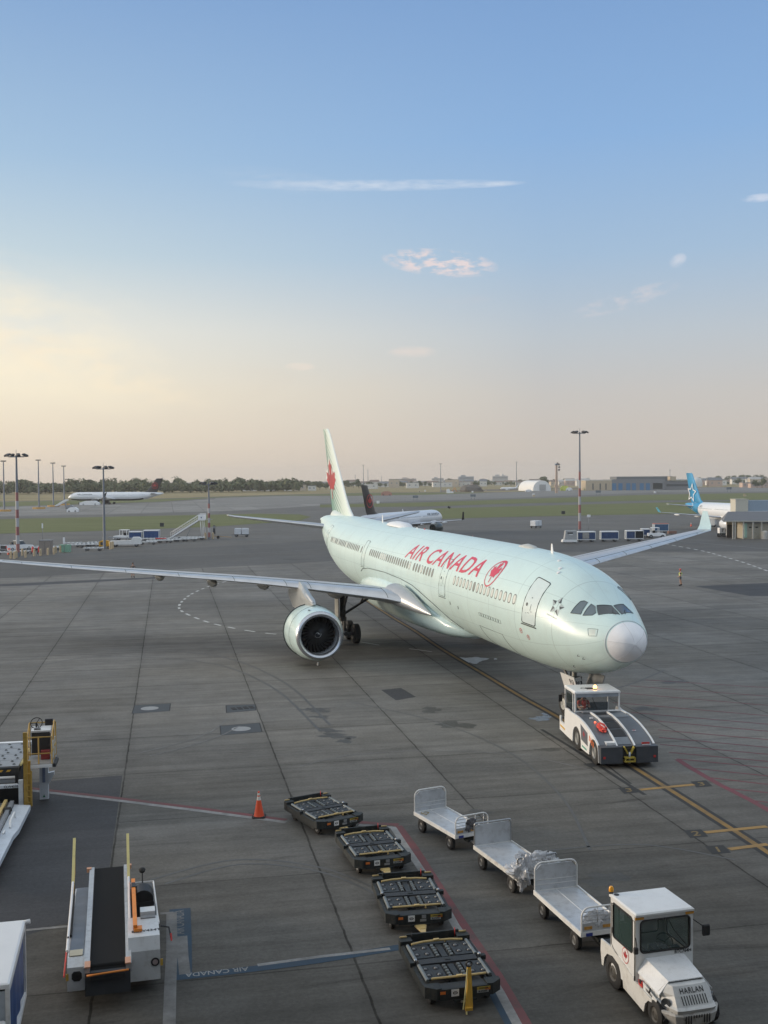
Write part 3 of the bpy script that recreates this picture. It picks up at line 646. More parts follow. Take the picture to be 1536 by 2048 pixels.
for a, b_, n in ((7.1, 15.6, 17), (19.6, 23.4, 8), (24.3, 34.4, 21), (37.0, 37.0, 1), (37.9, 47.8, 21)):
    for i in range(n):
        s = a+(b_-a)*i/max(1, n-1)
        cabin_window(s, WPN if r.random() < (.85 if s < 20 else .3) else WPD)
# band under the windows
# doors
def door(s0, s1, zt, zb, w=.022, panel=MINTP, detail=False):
    mb = MB(); n = 8
    ta, tb = th_of((s0+s1)/2, zt), th_of((s0+s1)/2, zb); rad = .12/(s1-s0)
    base = []
    for cx, cy, a0 in ((1-rad, 0+.045, -90), (1-rad, 1-.045, 0), (rad, 1-.045, 90), (rad, .045, 180)):
        for k in range(4):
            a = radians(a0+30*k); base.append((cx+rad*cos(a), cy+.045*sin(a)))
    poly = [(s0+(s1-s0)*x, ta+(tb-ta)*y) for x, y in base]
    patch(mb, poly, panel, .006, .3); 
    # smoother ring: split long sides
    outline(mb, poly, w, INK if w > .018 else LINEG, .006, 4)
    mb.tube([F3(s, tb+1.6, .02) for s in (s0-.05, (s0+s1)/2, s1+.05)], w*1.1, INK if w > .018 else LINEG, n=5)
    d = mb.build('door', ROOT, fix=False)
    if detail:
        mb = MB(); sc_ = (s0+s1)/2
        c = th_of(sc_, rowz(sc_)-.10)
        V, F = ring2d(0.02, .085, 16); mb.add([F3(sc_+.28+x, c+y*22, .014) for x, y in V], F, INK)
        for x0, y0, dx, dy in ((-.10, -1.5, .03, 7), (-.25, 6, .12, .5), (-.05, 8, .16, .5), (-.02, -9, .07, 1.2), (.2, 9, .1, .4)):
            patch(mb, [(sc_+x0, c+y0), (sc_+x0+dx, c+y0), (sc_+x0+dx, c+y0+dy), (sc_+x0, c+y0+dy)], LINEG, .014, .3)
        mb.build('handle', d, fix=False)
door(4.93, 6.12, 1.72, -.33, .024, mat('door_panel', (.62, .72, .70), .22, var=.03, coat=.3), True)
door(17.0, 18.1, 1.72, -.38, .017, MINTP, True); door(35.65, 36.5, 1.55, -.30, .017, MINTP); door(49.6, 50.8, 1.95, -.2, .012, MINTP)
# registration sized lettering and the roundel
def fuse_text(name, txt, sa, sb, ta, tb, m, shear=0.0, bold=0.0, space=1.0, step=.35, parent=ROOT):
    V, F = text2d(txt, 1.0, bold, 0, space=space); x0 = min(x for x, y in V); x1 = max(x for x, y in V); y0 = min(y for x, y in V); y1 = max(y for x, y in V)
    Ls = abs(sb-sa); Hh = (tb-ta)*.047; V = [((x-x0)/(x1-x0)*Ls, (y-y0)/(y1-y0)*Hh) for x, y in V]
    V, F = tess_mesh(V, F, step); mb = MB(); sg = 1 if sb > sa else -1
    mb.add([F3(sa+sg*(x+shear*y), tb-y/.047, .009) for x, y in V], F, m, True); return mb.build(name, parent, fix=False)
fuse_text('lettering', 'AIR CANADA', 26.0, 12.45, 42.0, 64.8, TEXRED, .46, .012, 1.10)
mb = MB(); cs, ct_ = 10.55, 54.2; RM = 2.8
def RP(x, y, off=.010): return F3(cs-x, ct_-math.degrees(y/RM), off)
shx = lambda x, y: (x+.55*y*0, y)
V, F = ring2d(.0, 1.0, 44); ra, rb_ = .86, .93
n = 48; r1 = []; r2 = []
for k in range(n):
    a = 2*pi*k/n
    th_ = .075+.11*(.5+.5*cos(a-.9)) if True else .1
    for lst, q in ((r1, 1.0), (r2, 1.0-th_)): lst.append(RP(.78*q*cos(a)+.20*q*sin(a), .84*q*sin(a)))
mb.add(r1+r2, [(k, (k+1) % n, n+(k+1) % n, n+k) for k in range(n)], TEXRED)
em = mb.build('roundel', ROOT, fix=False)
mb = MB(); V, F = tess(LEAF, .2); mb.add([RP(.74*x*.84+.74*(y+.05)*.20, .74*(y+.05)) for x, y in V], F, TEXRED); mb.build('maple_leaf', em, fix=False)
# five pointed ring of darts by the cockpit
mb = MB(); DART = mat('dart_dark', (.07, .085, .09), .4); DART2 = mat('dart_light', (.40, .46, .45), .35)
for k in range(5):
    a = radians(90+72*k); c, s_ = cos(a), sin(a)
    def Q(x, y): return F3(3.72-(x)*1.0, 60.5-math.degrees(y/2.1), .010)
    tip = (.44*c, .46*s_); l = (.25*cos(a+.60), .25*sin(a+.60)); rr = (.25*cos(a-.60), .25*sin(a-.60)); md = (.15*c, .15*s_)
    mb.add([Q(*tip), Q(*l), Q(*md)], [(0, 1, 2)], DART2); mb.add([Q(*tip), Q(*md), Q(*rr)], [(0, 1, 2)], DART)
mb.build('star_emblem', ROOT, fix=False)
fuse_text('small_lettering', 'STAR ALLIANCE', 4.15, 3.45, 73.8, 75.6, mat('small_ink', (.25, .30, .30), .5), 0, .0)
# little markings low on the nose
for s_, t_ in ((6.35, 104), (5.75, 109)):
    mb = MB(); V, F = ring2d(.10, .125, 20); mb.add([F3(s_+x, t_+y*22, .01) for x, y in V], F, RED)
    patch(mb, [(s_-.06, t_-.6), (s_+.02, t_-1), (s_+.02, t_+1)], RED, .01, .3)
    mb.build('service_mark', ROOT, fix=False)
mb = MB(); outline(mb, [(1.68, 66), (1.22, 61), (1.16, 76.5), (1.52, 79.5)], .009, LINEG, .005); patch(mb, [(1.60, 67), (1.30, 63.5), (1.24, 75.5), (1.50, 77.8)], mat('hatch_panel', (.60, .68, .63), .3), .004, .3); mb.build('service_hatch', ROOT, fix=False)
mb = MB()
for k in range(9): outline(mb, [(8.6+.34*k, 101), (8.88+.34*k, 101), (8.88+.34*k, 104.5), (8.6+.34*k, 104.5)], .007, LINEG, .006, 2)
mb.build('vent_grille', ROOT, fix=False)
mb = MB(); outline(mb, [(9.0, 118), (12.2, 118), (12.2, 148), (9.0, 148)], .010, LINEG, .006, 6); mb.build('cargo_door', ROOT, fix=False)
for s_, t_ in ((16.2, 101), (14.9, 103)): mb = MB(); patch(mb, [(s_, t_), (s_+.10, t_), (s_+.10, t_+3.6), (s_, t_+3.6)], INK, .008, .3); mb.build('drain_mark', ROOT, fix=False)
for s_, t_ in ((2.3, 118), (2.1, 124), (3.2, 140)): mb = MB(); mb.tube([F3(s_, t_, .0), F3(s_-.02, t_, .10), F3(s_-.18, t_, .12)], .012, DARK, n=5); mb.build('pitot_probe', ROOT)
# things on the crown
mb = MB(); rr_ = []
for s_, h, w in ((33.6, .02, .06), (33.9, .22, .45), (34.6, .34, .62), (36.4, .36, .64), (37.6, .26, .52), (38.3, .10, .3), (38.6, .02, .05)):
    b0 = F3(s_, 0).z-.04; rr_.append([Vector((s_, w*cos(a_), b0+h*max(0, sin(a_)))) for a_ in [pi*k/12 for k in range(13)]])
mb.loft(rr_, WHITEC, closed=False); mb.build('satellite_dome', ROOT)
mb = MB(); rr_ = []
for s_, h, w in ((10.6, .02, .05), (10.9, .16, .28), (11.6, .20, .30), (12.3, .10, .24), (12.6, .02, .05)):
    b0 = F3(s_, 0).z-.03; rr_.append([Vector((s_, w*cos(a_), b0+h*max(0, sin(a_)))) for a_ in [pi*k/10 for k in range(11)]])
mb.loft(rr_, mat('antenna_pad', (.50, .50, .46), .5), closed=False); mb.build('antenna_fairing', ROOT)
def blade(s_, h, c, m=WHITEC, th=0):
    b0 = F3(s_, th, -.02); mb = MB(); n = F3(s_, th, 1)-F3(s_, th)
    P = [(0, 0), (c, 0), (c*1.0, h*.96), (c*.72, h), (c*.55, h*.9)]
    for sg in (-1, 1): mb.add([b0+Vector((x, sg*.02*(1-y/h*.6), 0))+n*y for x, y in P], [tuple(range(5)) if sg > 0 else tuple(range(4, -1, -1))], m)
    k = len(mb.v)-10
    mb.add([b0+Vector((x, sg*.02*(1-y/h*.6), 0))+n*y for sg in (-1, 1) for x, y in P], [(i, (i+1) % 5, 5+(i+1) % 5, 5+i) for i in range(5)], m)
    mb.build('blade_antenna', ROOT)
blade(8.3, .52, .30); blade(40.4, .62, .34); blade(31.2, .12, .3); blade(29.5, .12, .2, RED); blade(52, .2, .2)
for s_, th in ((6.6, 10), (5.6, 20), (5.3, 26)):
    mb = MB(); mb.rev([(0, .10), (.05, .09), (.07, 0)], WHITEC, F3(s_, th, -.01), F3(s_, th, 1)-F3(s_, th), 10); mb.build('crown_antenna', ROOT)
mb = MB(); p = F3(24.5, 180); mb.prism([(22.1, 1.95), (22.8, 1.95), (22.55, 1.45), (22.2, 1.45)], -.03, .03, mat('blade_grey', (.3, .3, .28), .5)); mb.build('belly_antenna', ROOT)
# wing to body fairing
mb = MB(); rg = []
for s_, hw, zt, zb in ((17.0, .4, 2.45, 2.2), (17.8, 1.5, 2.8, 2.0), (19.2, 2.1, 3.2, 1.86), (21, 2.5, 3.8, 1.78), (23, 2.8, 4.4, 1.74), (26, 3.0, 4.9, 1.70), (31, 3.03, 5.05, 1.72), (34.5, 2.98, 4.8, 1.84), (37.5, 2.66, 4.3, 2.0), (40, 2.0, 3.4, 2.25), (42, .9, 2.9, 2.55), (42.6, .2, 2.75, 2.65)):
    rg.append([Vector((s_, hw*abs(cos(a))**.62*(1 if cos(a) > 0 else -1), (zt+zb)/2+(zt-zb)/2*abs(sin(a))**.75*(1 if sin(a) > 0 else -1)+.012*0)) for a in [2*pi*k/40 for k in range(40)]])
mb.loft(rg, MINTP); mb.build('belly_fairing', ROOT)
# dark seam that runs over the wing root, and the metal fillet ahead of it
mb = MB(); mb.tube([F3(36.8, 104, .02), F3(36.2, 99, .02), F3(34.5, 95, .02), F3(30, 92.5, .02), F3(26, 94, .02), F3(23.4, 97.5, .02), F3(21.6, 104, .03), F3(19.5, 114, .03), F3(17.8, 128, .03), F3(16.6, 140, .03)], .022, LINEG, n=5); mb.build('fairing_seam', ROOT)
# wings
LEs = lambda t: 22.2+(t-2.6)*.68
TEs = lambda t: 32.9+(t-2.8)*.19 if t < 10 else 34.27+(t-10)*.415
zle = pchip([1.5, 2.4, 4, 6.8, 9.46, 12, 17.9, 23, 28.6, 29.6], [3.4, 3.46, 3.88, 4.26, 4.60, 4.87, 5.32, 5.70, 6.17, 6.25])
def airfoil(n=14):
    up = []; lo = []
    for i in range(n+1):
        x = (1-cos(pi*i/n))/2; yt = 5*(.2969*sqrt(x)-.1260*x-.3516*x*x+.2843*x**3-.1036*x**4)
        up.append((x, yt*1.0)); lo.append((x, -yt*.85))
    return up, lo
UP, LO = airfoil()
def wing(sg):
    ts = [1.6, 2.6, 3.4, 4.5, 6, 8, 9.4, 10, 12, 14, 17, 20, 23, 26, 28, 29.2]; zr = lambda t: zle(t)-.018*t*sg
    def sec(t):
        c = TEs(t)-LEs(t); thk = .145-.05*min(1, (t-2)/12); tw = .045-.05*min(1, t/26)
        s0 = LEs(t); z0 = zr(t)
        return [Vector((s0+x*c, t*sg, z0+y*c*thk*2*.5/.5*.5-tw*x*c)) for x, y in reversed(UP)]+[Vector((s0+x*c, t*sg, z0+y*c*thk*.5*2*.5-tw*x*c)) for x, y in LO[1:-1]]
    R_ = [sec(t) for t in ts]; n = len(R_[0]); mb = MB(); nu = len(UP)
    vs = [v for q in R_ for v in q]
    for i in range(len(R_)-1):
        for k in range(n):
            # upper surface runs k=0 (trailing) .. nu-1 (leading)
            m = SLAT if (nu-5 <= k <= nu+1 and i > 1) else (WINGP if k < nu-1 else WUND)
            mb.add([vs[i*n+k], vs[i*n+(k+1) % n], vs[(i+1)*n+(k+1) % n], vs[(i+1)*n+k]], [(0, 1, 2, 3)], m, True)
    mb.add(R_[-1], [tuple(range(n))], WINGP)
    w = mb.build('wing', ROOT)
    # slat gaps and the seam behind the slats
    up_at = lambda t, x, o=.012: (lambda c, thk, tw: Vector((LEs(t)+x*c, t*sg, zr(t)+yu(x)*c*thk-tw*x*c+o)))(TEs(t)-LEs(t), .145-.05*min(1, (t-2)/12), .045-.05*min(1, t/26))
    yu = lambda x: 5*(.2969*sqrt(max(x, 0))-.1260*x-.3516*x*x+.2843*x**3-.1036*x**4)
    mb = MB()
    xs_ = [.002, .01, .03, .06, .10, .136]
    for t in (4.4, 8.7, 10.1, 13.2, 16.6, 20.0, 23.6, 27.0): mb.tube([up_at(t+.012*k, x, .004) for k, x in enumerate(xs_)], .018, LINEG, n=4)
    mb.tube([up_at(t, .145, .002) for t in (4.4, 6, 8.7, 12, 16, 20, 24, 28.4)], .016, LINEG, n=4)
    mb.tube([up_at(t, .66, .002) for t in (4, 7, 10, 14, 18, 22)], .014, LINEG, n=4)
    mb.build('slat_seam', w, fix=False)
    # flap track fairings
    for t in (6.2, 10.8, 14.1, 17.6):
        c = TEs(t)-LEs(t); zt = zr(t)-.05*c*.6-.18; mb = MB(); s0 = LEs(t)+c*.42
        mb.rev([(0, .02), (.5, .17), (1.4, .30), (2.6, .30), (3.8, .2), (4.8, .02)], WUND, (s0, t*sg, zt-(.14 if t == 14.1 else 0)), (1, 0, -.05), 14); mb.build('flap_fairing', w)
    # winglet
    mb = MB(); t = 29.2; z0 = zr(t); rg = []
    for q, (dt, dz, sl, ch) in enumerate(((0, 0, 40.3, 2.2), (.16, .10, 40.55, 2.05), (.34, .38, 40.8, 1.85), (.72, 1.62, 42.0, .75))):
        rg.append([Vector((sl+x*ch, (t+dt)*sg+0, z0+dz))+Vector((0, y*ch*.08*.9*sg*-1*(1 if q else 0), y*ch*.09*(0 if q > 1 else 1))) for x, y in list(reversed(UP))+LO[1:-1]])
    mb.loft(rg, MINTP); mb.build('winglet', w)
    if sg > 0:
        mb = MB()   # landing light in the root fillet
        mb.rev([(0, .17), (.03, .13), (.031, 0)], mat('lamp_recess', (.12, .11, .09), .3), (22.95, 3.35, 3.72), (-.75, .55, .1), 16); mb.build('landing_light', w)
    return w
wing(1); wing(-1)
# root fillet in bare metal
for sg in (1, -1):
    mb = MB(); rg = []
    for s_, w_, zc, h_ in ((20.2, .10, 3.18, .05), (20.9, .40, 3.26, .22), (21.8, .85, 3.42, .42), (22.8, 1.35, 3.62, .60), (24.0, 1.9, 3.80, .74), (25.2, 2.2, 3.9, .78)):
        rg.append([Vector((s_, sg*(2.55+w_*.8*(.5+.5*cos(a))), zc+h_*sin(a)*(1 if sin(a) > 0 else .7))) for a in [2*pi*k/20 for k in range(20)]])
    mb.loft(rg, FAIR); mb.build('wing_fillet', ROOT)
# engines
def engine(sg):
    zc = 2.08 if sg > 0 else 2.40; e = MB(); o = (21.2, 9.20*sg, zc); A = (1, 0, -.035)
    LIP = mat('inlet_lip', (.50, .52, .55), .26, metal=.85, var=.06); DUCT = mat('inlet_duct', (.42, .44, .46), .4, metal=.3, var=.1)
    e.rev([(.30, 1.10), (.12, 1.15), (.03, 1.22), (0, 1.30), (.04, 1.38), (.20, 1.46)], LIP, o, A, 56)
    e.rev([(.20, 1.46), (.6, 1.54), (1.2, 1.60), (2.0, 1.64), (2.8, 1.64), (3.3, 1.62)], MINTP, o, A, 56)
    e.rev([(3.34, 1.60), (3.34, 1.66), (4.2, 1.50), (4.25, 1.42)], mat('reverser_sleeve', (.40, .42, .42), .35, metal=.4, var=.1), o, A, 56)
    e.rev([(4.25, 1.30), (5.2, 1.05), (6.0, .86), (6.02, .8)], mat('nozzle_metal', (.20, .19, .18), .4, metal=.7, var=.15), o, A, 40)
    e.rev([(.30, 1.10), (.8, 1.12), (1.5, 1.17), (1.55, .2)], DUCT, o, A, 56)
    en = e.build('engine', ROOT)
    f = MB(); FAN = mat('fan_blade', (.10, .102, .105), .35, metal=.7, var=.2); ax = Vector(A).normalized(); up = Vector((0, 0, 1)); lat = ax.cross(up).normalized(); up = lat.cross(ax)
    c = Vector(o)+ax*1.12
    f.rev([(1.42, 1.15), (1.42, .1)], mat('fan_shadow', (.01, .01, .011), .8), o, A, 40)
    for k in range(26):
        a0 = 2*pi*k/26; P = []
        for r_, tw, hw in ((.22, .25, .10), (.45, .5, .11), (.75, .8, .13), (1.0, 1.0, .14), (1.14, 1.1, .15)):
            for s_ in (-1, 1):
                a = a0+.35*(r_-.2)**2+s_*hw/max(r_, .25)*cos(tw)*.75; P.append(c+ax*(s_*hw*.55*sin(tw)*1.6)+lat*(r_*cos(a))+up*(r_*sin(a)))
        f.add(P, [(2*i, 2*i+1, 2*i+3, 2*i+2) for i in range(4)], FAN, True)
    f.build('fan', en, fix=False)
    s = MB(); s.rev([(.62, .0), (.66, .05), (.8, .15), (1.02, .235), (1.12, .25)], mat('spinner_black', (.03, .03, .032), .4), o, A, 24)
    sw = []
    for k in range(22):
        q = k/21; a = .4+q*2*pi*.95; h = .66+.40*q; r_ = .06+.185*q; sw.append(Vector(o)+ax*(h-.008)+lat*(r_*cos(a))+up*(r_*sin(a)))
    s.tube(sw, .022, WHITEC, n=5); s.build('spinner', en)
    p = MB()   # pylon
    zw = zle(9.4)-.018*9.4*sg; R_ = []
    for s_, z0, z1, w_ in ((23.0, zc+1.62, zc+1.68, .10), (23.7, zc+1.5, zc+1.92, .22), (24.8, zc+1.3, zc+2.12, .27), (26.2, zc+1.0, zw+.22, .28), (27.2, zc+.9, zw+.35, .27), (29, zc+.9, zw-.1, .24), (31, zc+1.5, zw-.4, .15)):
        R_.append([Vector((s_, 9.20*sg+w_*a, z0+(z1-z0)*b_)) for a, b_ in ((-1, 0), (-1, .5), (-.9, .85), (-.4, 1), (.4, 1), (.9, .85), (1, .5), (1, 0))])
    p.loft(R_, mat('pylon_skin', (.46, .47, .45), .3, metal=.4, var=.1, dirt=.3)); p.build('pylon', en)
    g = MB(); g.tube([Vector((23.3, 9.20*sg, zc+1.72)), Vector((24.0, 9.3*sg, zc+2.0)), Vector((25.2, 9.25*sg, zc+2.12)), Vector((26.6, 9.2*sg, zw+.2))], .10, FAIR, n=8)
    for a_ in (-.35,): g.box(Vector(o)+Vector((.75, 1.57*sin(a_)*-1*sg, 1.57*cos(a_))), (.16, .12, .03), INK)
    g.cyl((22.0, 9.20*sg, zc-1.72), (22.15, 9.20*sg, zc-1.9), .05, WHITEC, 8)
    g.tube([Vector(o)+ax*3.32+lat*(1.665*cos(2*pi*k/40))+up*(1.665*sin(2*pi*k/40)) for k in range(40)], .022, INK, n=4, closed=True)
    g.tube([Vector(o)+ax*1.35+lat*(1.675*cos(2*pi*k/40))+up*(1.675*sin(2*pi*k/40)) for k in range(40)], .010, LINEG, n=4, closed=True)
    g.build('cowl_fittings', en)
engine(1); engine(-1)
# tail
def surf(name, secs, m, parent=ROOT, vertical=False, thk=.10, le=None):
    mb = MB(); rg = []
    for (s0, s1, a, b_) in secs:                   # leading s, trailing s, span coordinate, height
        c = s1-s0; pr_ = [(x, y) for x, y in reversed(UP)]+[(x, -y) for x, y in UP[1:-1]]
        rg.append([Vector((s0+x*c, y*c*thk, b_)) if vertical else Vector((s0+x*c, a, b_+y*c*thk)) for x, y in pr_])
    n = len(rg[0]); nu = len(UP)
    for i in range(len(rg)-1):
        for k in range(n):
            mb.add([rg[i][k], rg[i][(k+1) % n], rg[i+1][(k+1) % n], rg[i+1][k]], [(0, 1, 2, 3)], le if (le and nu-3 <= k <= nu+1) else m, True)
    mb.add(rg[-1], [tuple(range(n))], le or m); mb.add(rg[0], [tuple(range(n))], m)
    return mb.build(name, parent)
def fin_mat():
    m = mat('fin_livery', (.55, .68, .60), .3, var=.03, coat=.3); nt = m.node_tree; N = nt.nodes.new; L = nt.links.new; b = nt.nodes['Principled BSDF']
    tc = N('ShaderNodeTexCoord'); sp = N('ShaderNodeSeparateXYZ'); L(tc.outputs['Object'], sp.inputs[0])
    def val(op, a, b_=None, clamp=False):
        n = N('ShaderNodeMath'); n.operation = op; n.use_clamp = clamp
        for i, x in enumerate((a, b_)):
            if x is None: continue
            if isinstance(x, (int, float)): n.inputs[i].default_value = x
            else: L(x, n.inputs[i])
        return n.outputs[0]
    s_, z_ = sp.outputs[0], sp.outputs[2]
    # lines that sweep down towards the leading edge, thick at the trailing edge and thinning forward
    ph = val('FRACT', val('MULTIPLY', val('ADD', val('MULTIPLY', z_, 1.0), val('MULTIPLY', s_, -.42)), 2.0))
    le = val('ADD', 51.9, val('MULTIPLY', val('SUBTRACT', z_, 8.3), 1.06))       # leading edge s at this height
    back = val('DIVIDE', val('SUBTRACT', s_, le), val('SUBTRACT', 6.7, val('MULTIPLY', val('SUBTRACT', z_, 8.3), .56)), True)
    wid = val('SUBTRACT', val('MULTIPLY', back, 1.30), .18)
    ln = N('ShaderNodeMapRange'); L(val('SUBTRACT', wid, ph), ln.inputs[0]); ln.inputs[1].default_value = -.04; ln.inputs[2].default_value = .04
    mx = N('ShaderNodeMix'); mx.data_type = 'RGBA'; L(val('MULTIPLY', ln.outputs[0], .85), mx.inputs[0]); mx.inputs[6].default_value = (.66, .76, .69, 1); mx.inputs[7].default_value = (.16, .36, .28, 1)
    L(mx.outputs[2], b.inputs['Base Color']); return m
FINM = fin_mat(); FLE = mat('fin_edge', (.72, .76, .72), .3, var=.04)
fin = surf('fin', [(49.7, 58.2, 0, 7.45), (50.6, 58.6, 0, 8.25), (51.6, 58.9, 0, 8.75), (52.75, 59.3, 0, 9.6), (56.1, 60.7, 0, 12.7), (59.2, 62.1, 0, 15.6), (60.0, 62.5, 0, 16.15), (60.5, 62.6, 0, 16.27)], FINM, vertical=True, thk=.070, le=FLE)
mb = MB(); mb.tube([Vector((57.3, .36, 8.3)), Vector((58.7, .26, 11)), Vector((60.3, .16, 14.2)), Vector((61.2, .1, 16))], .014, LINEG, n=4); mb.build('rudder_seam', fin)
mb = MB(); rg = []
for s_, h, w_ in ((51.6, .02, .1), (53.2, .20, .42), (55.2, .36, .52), (56.8, .50, .50), (57.8, .48, .42), (58.0, .2, .36)):
    b0 = F3(s_, 0).z-.25; rg.append([Vector((s_, w_*cos(a), b0+(h+.2)*max(0, sin(a)))) for a in [pi*k/12 for k in range(13)]])
mb.loft(rg, WHITE if False else mat('fin_fillet', (.66, .72, .68), .35, var=.04), closed=False); mb.build('fin_fillet', fin)
def finp(s_, z_, off=.02):
    t = (z_-8.25)/8; s0 = 51.9+(z_-8.3)*1.06; s1 = 58.6+(z_-8.25)*.5; c = max(s1-s0, .3); x = max(0, min(1, (s_-s0)/c))
    y = 5*(.2969*sqrt(x)-.1260*x-.3516*x*x+.2843*x**3-.1036*x**4)*c*.070
    return Vector((s_, y+off, z_))
mb = MB(); V, F = tess(LEAF, .12)
mb.add([finp(58.6-x*2.6+(y)*.75, 11.25+y*2.05) for x, y in V], F, mat('leaf_red', (.42, .035, .045), .35, var=.3, scale=1)); mb.build('maple_leaf', fin, fix=False)
mb = MB(); V, F = tess([(a*1.18, b_*1.12) for a, b_ in LEAF], .12); mb.add([finp(59.0-x*2.1+(y)*.75, 11.45+y*1.95, .012) for x, y in V], F, FLE); mb.build('leaf_border', fin, fix=False)
surf('tailplane', [(54.6, 59.7, 1.0, 6.95), (55.2, 60.0, 2.0, 7.1), (59.2, 61.2, 9.3, 7.95), (59.9, 61.3, 9.75, 8.05)], WINGP, thk=.10, le=SLAT)
surf('tailplane', [(54.6, 59.7, -1.0, 6.95), (55.2, 60.0, -2.0, 7.1), (58.7, 61.0, -8.6, 8.1), (59.3, 61.0, -8.9, 8.15)], WINGP, thk=.10, le=SLAT)
mb = MB(); mb.cyl((62.85, 0, 7.45), (63.1, 0, 7.47), .22, DARK, 14); mb.build('apu_exhaust', ROOT)
# landing gear
GEAR = mat('gear_steel', (.10, .10, .10), .5, metal=.4, var=.2, dirt=.5, dirtcol=(.05, .045, .04)); GPALE = mat('gear_pale', (.42, .42, .38), .5, var=.1, dirt=.4)
def main_gear(sg):
    g = MB(); t = 5.34*sg
    g.cyl((31.9, t, 3.9), (31.9, t, 1.6), .21, GEAR, 14); g.cyl((31.9, t, 1.6), (31.9, t, .68), .14, STEEL, 12); g.cyl((31.9, t, 1.75), (31.9, t, 1.45), .27, GEAR, 14)
    g.cyl((31.9, t, 1.9), (31.7, t-2.3*sg, 3.3), .09, GEAR, 10); g.cyl((31.7, t-1.2*sg, 2.65), (31.6, t-1.7*sg, 3.6), .06, GEAR, 8); g.cyl((31.9, t, 2.0), (30.3, t, 3.6), .08, GEAR, 8)
    g.cyl((30.85, t, .68), (32.95, t, .68), .15, GEAR, 12)
    for s_ in (30.95, 32.9): g.cyl((s_, t-.75, .68), (s_, t+.75, .68), .10, GEAR, 10)
    g.tube([(32.15, t, 2.6), (32.3, t+.1, 2.0), (32.25, t+.15, 1.2), (32.0, t+.1, .8)], .03, BLACK, n=6); g.tube([(31.65, t+.12, 2.8), (31.6, t+.2, 1.9), (31.6, t+.1, 1.2)], .025, BLACK, n=6)
    g.box((31.5, t, 1.15), (.5, .12, .7), GEAR)
    G = g.build('main_gear', ROOT)
    for s_ in (30.95, 32.9):
        for d in (-.70, .70): w = MB(); wheel(w, (s_, t+d, .68), .68, .46, GEAR, n=28); w.build('wheel', G)
    d = MB(); d.box((31.9, t+.42*sg, 2.75), (1.1, .05, 2.0), GPALE); d.build('gear_door', G)
main_gear(1); main_gear(-1)
NGO = -.55
g = MB(); g.cyl((6.4, 0, 2.4), (6.65, 0, .55), .12, GPALE, 12); g.cyl((6.6, -.42, .53), (6.6, .42, .53), .08, GEAR, 10); g.cyl((6.55, 0, 1.2), (8.0, 0, 2.3), .07, GEAR, 8); g.box((6.3, 0, 1.7), (.25, .5, .35), GEAR)
g.cyl((6.3, .12, 1.55), (6.18, .12, 1.55), .10, mat('taxi_lamp', (.6, .6, .6), .15), 12); g.cyl((6.3, -.14, 1.55), (6.18, -.14, 1.55), .10, mat('taxi_lamp', (.6, .6, .6)), 12); g.tube([(6.5, .15, 2.3), (6.3, .3, 1.8), (6.5, .2, 1.1)], .03, BLACK, n=6)
NG = g.build('nose_gear', ROOT, loc=(NGO, 0, 0))
for d in (-.36, .36): w = MB(); wheel(w, (6.65, d, .53), .53, .34, GPALE, n=26); w.build('wheel', NG)
for sg in (1, -1):
    d = MB(); R_ = Matrix.Rotation(-.32*sg, 3, 'X'); c0 = Vector((5.6, .66*sg, 1.72)); d.box(c0, (1.5, .04, .85), WHITE if sg > 0 else GREY, R_)
    if sg > 0:
        d.box(c0+Vector((-.25, .03, -.2)), (.42, .05, .24), RED, R_)
        V, F = text2d('913', .34, .01); d.add([c0+R_ @ Vector((-.35-x*.9, .026, .13+y)) for x, y in V], F, TEXTBLK)
    d.build('gear_door', NG)
d = MB(); c0 = Vector((5.15, 0, 1.66)); d.box(c0+Vector((0, .42, 0)), (.04, .42, .78), WHITE, Matrix.Rotation(-.25, 3, 'X'))
V, F = text2d('913', .25, .012); d.add([c0+Vector((-.026, .42-x, .12+y)) for x, y in V], F, TEXTBLK); d.box(c0+Vector((-.01, .36, -.22)), (.04, .2, .2), RED); d.build('number_plate', NG)
# ---------------------------------------------------------------- ground vehicles near the camera
def frame4(c, z, fwd_near=True):
    """centre, heading and size from the four picture corners (far left, far right, near right, near left) of a level rectangle"""
    fl, fr, nr, nl = [gp(u, v, z) for u, v in c]
    d = ((nl-fl)+(nr-fr)); hd = atan2(d.y, d.x); ctr = (fl+fr+nr+nl)/4
    return Vector((ctr.x, ctr.y, 0)), hd, ((nl-fl).length+(nr-fr).length)/2, ((fr-fl).length+(nr-nl).length)/2
DECK = mat('dolly_deck', (.034, .038, .040), .55, var=.25, dirt=.5, dirtcol=(.075, .072, .064), scale=3, spec=.35)
DFRM = mat('dolly_frame', (.026, .031, .032), .6, var=.25, dirt=.6, dirtcol=(.085, .072, .055), scale=4, spec=.3)
TAN = mat('yellow_stop', (.55, .40, .16), .5, var=.15, dirt=.35, dirtcol=(.2, .14, .07))
TANB = mat('tow_tongue', (.60, .46, .22), .5, var=.15, dirt=.3, dirtcol=(.2, .14, .07))
ROLL = mat('steel_roller', (.20, .22, .22), .48, metal=.5, var=.15, dirt=.3)
HOLE = mat('ball_pocket', (.010, .010, .011), .7)
